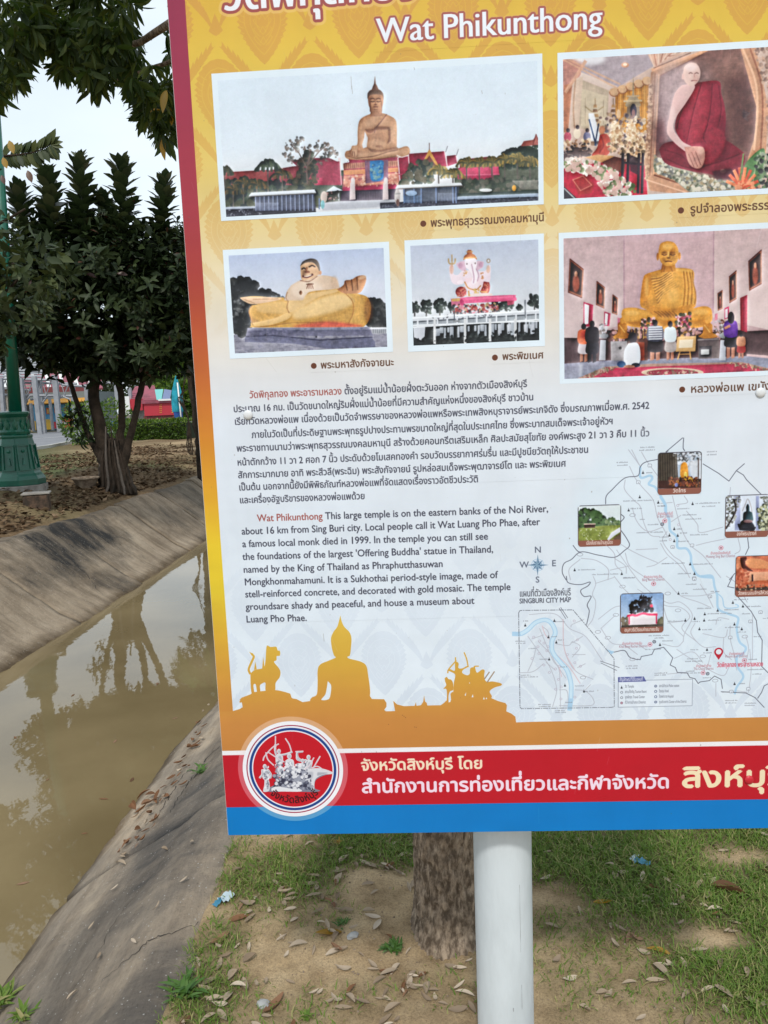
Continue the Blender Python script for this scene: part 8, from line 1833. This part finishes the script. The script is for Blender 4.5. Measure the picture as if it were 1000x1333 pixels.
far_tree(-11.2, 44, 2.6, .9, 'low green shrub-like tree right of the teal parasol', 'hedge')

# ------------------------------------------------------------------ turf blades
n = 170000
bx = -.95 + 2.6 * rng.random(n); by = 1.45 + 1.75 * rng.random(n)
dens = turf(bx, by); keep = (rng.random(n) < np.clip(dens * 1.08, 0, 1) ** 1.5 * .85) & (bx - SKEW * by > -.735); bx, by = bx[keep], by[keep]; n = len(bx)
bz = gz(bx, by)
hgt = (.008 + .017 * rng.random(n) ** 1.5) * (.7 + .5 * dens[keep]); az = rng.random(n) * 6.283; ln = .5 + 1.3 * rng.random(n)
dirx, diry = np.cos(az), np.sin(az); wd = .0009 + .0012 * rng.random(n)
b0 = np.stack([bx - diry * wd, by + dirx * wd, bz - .002], -1); b1 = np.stack([bx + diry * wd, by - dirx * wd, bz - .002], -1)
mx_ = np.stack([bx + dirx * hgt * ln * .45, by + diry * hgt * ln * .45, bz + hgt * .62], -1); w2 = np.stack([diry * wd * .8, -dirx * wd * .8, 0 * wd], -1)
tp_ = np.stack([bx + dirx * hgt * ln, by + diry * hgt * ln, bz + hgt * .85], -1)
V = np.stack([b0, b1, mx_ + w2, mx_ - w2, tp_ + w2 * .2, tp_ - w2 * .2], 1).reshape(-1, 3)
Fb = np.array([[0, 1, 2, 3], [3, 2, 4, 5]])[None] + (np.arange(n) * 6)[:, None, None]
me = np_mesh('grass', V, Fb.reshape(-1, 4)); at = me.attributes.new('tone', 'FLOAT', 'POINT'); at.data.foreach_set('value', np.repeat(np.where(rng.random(n) < .30, .8 + .2 * rng.random(n), .8 * rng.random(n)), 6).astype(np.float32))
tag(link('grass', me, M['grass']), 'short patchy green turf growing under and behind the board', 'grass', kind='stuff')
# leaf litter over the far bank, nobody could count it
n = 15000
fs_ = -4.55 - 5.0 * rng.random(n) ** 1.4; fy_ = 6.5 + 17 * rng.random(n); fx_ = fs_ + SKEW * fy_; kk = rng.random(n) < np.clip((fbm(fx_, fy_, 31, 4, .7) - .36) * 4 + .7 * np.exp(-((fx_ + 4) ** 2 + (fy_ - 12.3) ** 2) / 5), .06, 1)
fx_, fy_ = fx_[kk], fy_[kk]; n = len(fx_); az = rng.random(n) * 6.283
tl_ = rng.random(n)
leaf_mass('leaf_litter', leaf_template(.5, .3, -.1, 3), np.stack([fx_, fy_, gz(fx_, fy_) + .012], -1), np.stack([np.cos(az), np.sin(az), rng.normal(0, .25, n)], -1), np.array([[0, 0, 1.0]]) + rng.normal(0, .45, (n, 3)), .05 + .06 * rng.random(n), M['litter_far'], tones=tl_)
tag(bpy.data.objects['leaf_litter'], 'dark brown leaf litter spread over the soil of the far bank', 'leaf litter', kind='stuff')
# little soil crumbs and chips
n = 5200
cx_ = -.95 + 2.5 * rng.random(n); cy_ = 1.45 + 1.6 * rng.random(n); k_ = cx_ - SKEW * cy_ > -.9; cx_, cy_ = cx_[k_], cy_[k_]; n = len(cx_); cz_ = gz(cx_, cy_); r = .0008 + .004 * rng.random(n) ** 4
octv = np.array([(1, 0, 0), (0, 1, 0), (-1, 0, 0), (0, -1, 0), (0, 0, .8), (0, 0, -.8)]); octf = np.array([(0, 1, 4), (1, 2, 4), (2, 3, 4), (3, 0, 4), (1, 0, 5), (2, 1, 5), (3, 2, 5), (0, 3, 5)])
V = np.stack([cx_, cy_, cz_], -1)[:, None] + r[:, None, None] * (octv[None] * (.6 + .8 * rng.random((n, 6, 1)))); F3 = octf[None] + (np.arange(n) * 6)[:, None, None]
tag(link('soil_crumbs', np_mesh('soil_crumbs', V.reshape(-1, 3), F3.reshape(-1, 3)), M['clay']), 'tiny crumbs of dry soil and grit over the bare ground', 'soil', kind='stuff')

# ------------------------------------------------------------------ fallen leaves, each its own
def dry_leaf(curl, fold, wid, rows=7, twist=.0):
    V = []; F = []
    for i in range(rows):
        t = i / (rows - 1); w = wid * .5 * math.sin(math.pi * (t * .96 + .02)) ** .75 + .006
        a = curl * (t - .5); x = math.sin(a) / (curl if curl else 1) if curl else t - .5; z = (1 - math.cos(a)) / curl if curl else 0
        tw_ = twist * (t - .5)
        for s in (-1, -.5, 0, .5, 1):
            V.append((x, s * w * math.cos(tw_), z + abs(s) ** 1.5 * w * fold + s * w * math.sin(tw_)))
    for i in range(rows - 1):
        for j in range(4): a = i * 5 + j; F.append((a, a + 5, a + 6, a + 1))
    return np.array(V) , np.array(F)
shapes = []
for k in range(8):
    V, F = dry_leaf([.3, .8, 1.3, -.7, .5, 1.0, -.4, 1.6][k], [.5, .9, .3, .7, 1.2, .6, .4, 1.0][k], [.34, .30, .38, .28, .42, .33, .36, .30][k], twist=[.3, -.5, .8, .2, -.9, .5, 0, -.4][k])
    V[:, 2] -= V[:, 2].min(); shapes.append(np_mesh('leaf_shape', V, F, True))
mats_l = {}
def fallen(x, y, L, rz, k, mm, label, group=None, name='fallen_leaf', lift=.0):
    key = (k, mm)
    if key not in mats_l: me = shapes[k].copy(); me.materials.append(M[mm]); mats_l[key] = me
    o = bpy.data.objects.new(name, mats_l[key]); COL.objects.link(o); z = float(gz(x, y)); e = .02
    s_ = x - SKEW * y
    if s_ < -.74: z += .015 + .05 * abs(math.sin(x * 9 + y * 5)) * 0
    nx2 = -(float(gz(x + e, y)) - float(gz(x - e, y))) / (2 * e); ny2 = -(float(gz(x, y + e)) - float(gz(x, y - e))) / (2 * e)
    up_ = Vector((nx2 * .6, ny2 * .6, 1)).normalized() + Vector((rnd.gauss(0, .12), rnd.gauss(0, .12), 0)); q_ = Vector((0, 0, 1)).rotation_difference(up_)
    o.rotation_mode = 'QUATERNION'; o.rotation_quaternion = q_ @ Matrix.Rotation(rz, 3, 'Z').to_quaternion(); o.scale = (L, L * rnd.uniform(.7, 1.15), L * rnd.uniform(.6, 1.3)); o.location = (x, y, z + .003 + lift)
    tag(o, label, 'leaf', group); return o
cnt = 0
spots = [(.02, 1.78, .16, .09, 26, 'on bare dirt in front of the tree trunk'), (-.3, 2.18, .22, .16, 30, 'on thin turf left of the tree trunk'), (-.05, 2.3, .25, .12, 22, 'beside the left side of the tree trunk'), (-.48, 1.85, .12, .2, 20, 'where turf meets the concrete slope'),
         (-.15, 1.95, .25, .2, 24, 'on the open dirt left of the trunk foot'), (.75, 2.1, .3, .25, 30, 'in the green turf right of the post'), (.55, 1.8, .3, .2, 16, 'on the bare patch just right of the post'), (.95, 1.75, .25, .2, 12, 'in the turf near the bottom right corner'),
         (.3, 2.4, .5, .12, 16, 'in shaded turf just below the board'), (-.25, 1.65, .25, .1, 12, 'on cracked dirt near the bottom of the picture'), (1.2, 2.3, .2, .2, 8, 'in the turf at the far right edge')]
for cx_, cy_, sx2, sy2, num, where in spots:
    for i in range(int(num * 1.35)):
        x = rnd.gauss(cx_, sx2 * .6); y = rnd.gauss(cy_, sy2 * .6)
        if x - SKEW * y < -.76 or y < 1.52 or math.hypot(x - nx_, y - ny_) < .14: continue
        br = rnd.random() < .10; cd = 'small brown' if br else 'pale grey-beige'
        fallen(x, y, (.024 + .03 * rnd.random()), rnd.random() * 6.28, rnd.randrange(8), 'litter_brown' if br else 'litter', cd + ' dry curled leaf lying ' + where, ('brown' if br else 'pale') + ' leaves ' + where, lift=.004 * rnd.random()); cnt += 1
def gpt(px, py, z=0.0): p = at_z(px, py, z); return p.x, p.y
x, y = gpt(428, 1216); fallen(x, y, .075, .05, 0, 'mango_yellow', 'bright yellow fallen leaf lying on the bare dirt left of the tree trunk')
x, y = gpt(358, 1306); fallen(x, y, .085, 1.0, 7, 'litter_brown', 'large curled dark brown leaf standing on the dirt near the picture bottom')
x, y = gpt(948, 1163); fallen(x, y, .095, 2.6, 4, 'litter_brown', 'broad reddish brown leaf lying on the turf at the right')
x, y = gpt(785, 1180); fallen(x, y, .06, .1, 1, 'mango_yellow', 'narrow yellow leaf among pale leaves right of the post')
x, y = gpt(858, 1240); fallen(x, y, .065, 2.8, 3, 'mango_yellow', 'thin yellow leaf on the turf right of the dirt patch')
x, y = gpt(285, 1225); fallen(x, y, .07, .8, 2, 'litter_brown', 'crumpled orange brown leaf at the edge of the concrete bank')
x, y = gpt(310, 1198); fallen(x, y, .075, .2, 6, 'litter_brown', 'flat reddish brown leaf in grass near the concrete edge')
# leaves and debris caught along the water's edge on the near bank
bpy.context.view_layer.update()
def hit(px, py):
    ok, loc, nor, _, ob, _ = scene.ray_cast(bpy.context.evaluated_depsgraph_get(), Vector((0, 0, CAM_H)), Vector(ray(px, py)))
    return (loc, nor) if ok and ob and ob.name.startswith('concrete_slab') else None
def crack(path, w, seed):
    g = np.random.default_rng(seed); pts = spline(np.array(path, float), 9); pts[1:-1] += g.normal(0, 1.1, (len(pts) - 2, 2)); V = []
    for i, (px, py) in enumerate(pts):
        h2 = hit(px, py)
        if not h2: continue
        d_ = pts[min(i + 1, len(pts) - 1)] - pts[max(i - 1, 0)]; t_ = i / (len(pts) - 1); ww = w * (.35 + .9 * g.random()) * math.sin(math.pi * (.08 + .84 * t_))
        side = Vector((d_[1], d_[0], 0)).normalized(); side = (side - h2[1] * side.dot(h2[1])).normalized()
        for s in (-1, 1): V.append(h2[0] + h2[1] * .0015 + side * s * ww)
    n = len(V) // 2
    if n > 2: tag(link('concrete_crack', np_mesh('concrete_crack', np.array(V), np.array([(2 * i, 2 * i + 2, 2 * i + 3, 2 * i + 1) for i in range(n - 1)])), M['crack']), kind='structure')
crack([(300, 960), (272, 985), (252, 1012), (238, 1030), (222, 1058)], .006, 1); crack([(262, 1000), (240, 1008), (225, 1030), (206, 1062)], .0045, 2)
crack([(285, 1190), (232, 1212), (200, 1222), (168, 1248), (120, 1290)], .0022, 3); crack([(236, 1090), (190, 1150), (150, 1200), (128, 1240), (80, 1310)], .0012, 4); crack([(250, 700), (215, 672), (190, 655)], .006, 5); crack([(135, 775), (100, 735), (62, 708)], .006, 6)
def on_bank(px, py):
    h3 = hit(px, py)
    if h3: return h3[0].x, h3[0].y, h3[0].z - .022
    d = ray(px, py)
    for t in np.arange(2.0, 9, .01):
        p = np.array([0, 0, CAM_H]) + d * t; s = p[0] - SKEW * p[1]
        if p[2] <= np.interp(s, [-1.56, -1.40, -1.02, -.84, -.6], [-.50, -.37, -.13, -.01, .0]): return p[0], p[1], p[2]
    return None
for i in range(46):
    t = rnd.random(); px = 268 - 120 * t ** 1.2 + rnd.gauss(0, 4) - 0; py = 925 + (1130 - 925) * t ** .9 + rnd.gauss(0, 6) - 0
    if 190 < px < 215 and rnd.random() < .0: continue
    h_ = on_bank(px + 4, py)
    if not h_: continue
    o = fallen(h_[0], h_[1], .028 + .035 * rnd.random(), rnd.random() * 6.28, rnd.randrange(8), 'litter_brown' if rnd.random() < .7 else 'litter', 'dead brown leaf caught on the concrete slope along the water edge', 'dead leaves along the near water edge'); o.location.z = h_[2] + .035
for px, py in ((200, 1048), (192, 1052), (205, 1042), (178, 1068), (185, 1060), (196, 1040), (176, 1062), (188, 1046)):
    h_ = on_bank(px, py); o = fallen(h_[0], h_[1], .06 + .025 * rnd.random(), rnd.random() * 6.28, rnd.randrange(8), 'litter_brown', 'large reddish brown leaf in the heap at the water edge', 'heap of red-brown leaves at the water edge'); o.location.z = h_[2] + .045
for px, py in ((150, 1160), (205, 1185), (130, 1250), (240, 1150), (95, 1300), (215, 1110), (250, 1100), (175, 1230), (120, 1210)):
    h_ = on_bank(px, py)
    if h_: o = fallen(h_[0], h_[1], .035, rnd.random() * 6.28, rnd.randrange(8), 'litter', 'tiny pale leaf scrap on the bare grey concrete slope', 'pale scraps on the near concrete slope'); o.location.z = h_[2] + .035
for px, py in ((150, 965), (62, 1015), (205, 890), (110, 1085), (30, 1150), (172, 1015), (95, 905), (228, 935), (20, 960), (135, 1040)):
    p = at_z(px, py, -.484); o = fallen(p.x, p.y, .025 + .03 * rnd.random(), rnd.random() * 6, 0, 'litter_brown', 'small dead leaf floating flat on the muddy canal water', 'dead leaves floating on the canal', name='floating_leaf'); o.location.z = -.483; o.rotation_quaternion = (math.cos(px), 0, 0, math.sin(px)); o.scale.z = .004
# weeds at the water edge and in the crack
def weed(x, y, z, n, L, label, mm='palm'):
    r = empty('weed', (x, y, z), label=label, cat='weed')
    a = rng.random(n) * 6.28; D = np.stack([np.cos(a), np.sin(a), .9 + .8 * rng.random(n)], -1)
    leaf_mass('leaves', leaf_template(.22, .3, .5, 5), np.tile([0, 0, 0.0], (n, 1)) + rng.normal(0, L * .3, (n, 3)) * [1, 1, .1], D, np.tile([0, 0, 1.0], (n, 1)), L * (.6 + .6 * rng.random(n)), M[mm], r, kind='stuff')
h_ = on_bank(262, 1005); weed(h_[0], h_[1], h_[2] + .02, 22, .05, 'small green weed growing from a crack in the near concrete slope')
h_ = on_bank(8, 1310) or (-1.35, 2.3, -.45); weed(h_[0] - .02, h_[1], h_[2] + .03, 60, .055, 'tuft of grass at the water edge in the bottom left corner', 'grass')
h_ = on_bank(28, 1330) or (-1.3, 2.2, -.45); weed(h_[0], h_[1], h_[2] + .03, 30, .045, 'second grass tuft beside the bottom left corner', 'grass')
x, y = gpt(446, 1206); weed(x, y, float(gz(x, y)), 26, .022, 'small bright green weed beside the yellow leaf', 'palm')
x, y = gpt(398, 1320); weed(x, y, float(gz(x, y)), 40, .018, 'round grey-green weed on the cracked dirt near the picture bottom', 'grass')
x, y = gpt(512, 1235); weed(x, y, float(gz(x, y)), 40, .03, 'leafy weed at the left foot of the tree trunk', 'palm')
x, y = gpt(240, 1290); weed(x, y, float(gz(x, y)), 40, .05, 'grass clump on the dirt against the concrete bank')
# scraps and stones
def blob(name, x, y, s, mm, label, cat, flat_=.5, seed=0):
    g = np.random.default_rng(seed); bm = bmesh.new(); bmesh.ops.create_icosphere(bm, subdivisions=2, radius=1)
    for v in bm.verts: v.co = Vector((v.co.x * s[0], v.co.y * s[1], v.co.z * s[2])) * (1 + g.normal(0, .08))
    me = bpy.data.meshes.new(name); bm.to_mesh(me); bm.free(); o = link(name, me, M[mm]); o.location = (x, y, float(gz(x, y)) + s[2] * flat_); o.rotation_euler = (0, 0, seed); return tag(o, label, cat)
x, y = gpt(343, 1304); blob('pebble', x, y, (.016, .02, .009), 'pebble', 'pale grey pebble on the dirt beside the large curled leaf', 'stone', seed=1)
x, y = gpt(460, 1222); blob('pebble', x, y, (.012, .019, .008), 'pebble', 'small whitish stone on dirt right of the bright green weed', 'stone', seed=2)
def scrap(px, py, L, W, mm, label, seed):
    g = np.random.default_rng(seed); x, y = gpt(px, py); n1, n2 = 7, 5; V = []; F = []
    for i in range(n1):
        for j in range(n2): V.append(((i / (n1 - 1) - .5) * L, (j / (n2 - 1) - .5) * W, .004 + abs(g.normal(0, .35 * W)) * .6))
    for i in range(n1 - 1):
        for j in range(n2 - 1): a = i * n2 + j; F.append((a, a + n2, a + n2 + 1, a + 1))
    o = link('plastic_scrap', np_mesh('plastic_scrap', np.array(V), np.array(F), True), M[mm]); o.location = (x, y, float(gz(x, y)) + .004); o.rotation_euler = (0, 0, g.random() * 3); tag(o, label, 'litter')
scrap(836, 1128, .05, .03, 'plastic_blue', 'crumpled blue plastic scrap in the turf right of the post', 4); scrap(826, 1121, .04, .02, 'plastic_pale', 'pale plastic shred beside the bright blue scrap', 5); scrap(296, 1173, .05, .035, 'plastic_pale', 'pale blue plastic scrap at the concrete edge', 6); scrap(284, 1180, .035, .02, 'plastic_blue', 'dark blue plastic bit at the concrete edge', 7)
x, y = gpt(441, 1106, 0); weed(x, y, float(gz(x, y)) + .02, 14, .018, 'tiny yellow flower head in the turf below the board emblem', 'mango_yellow')
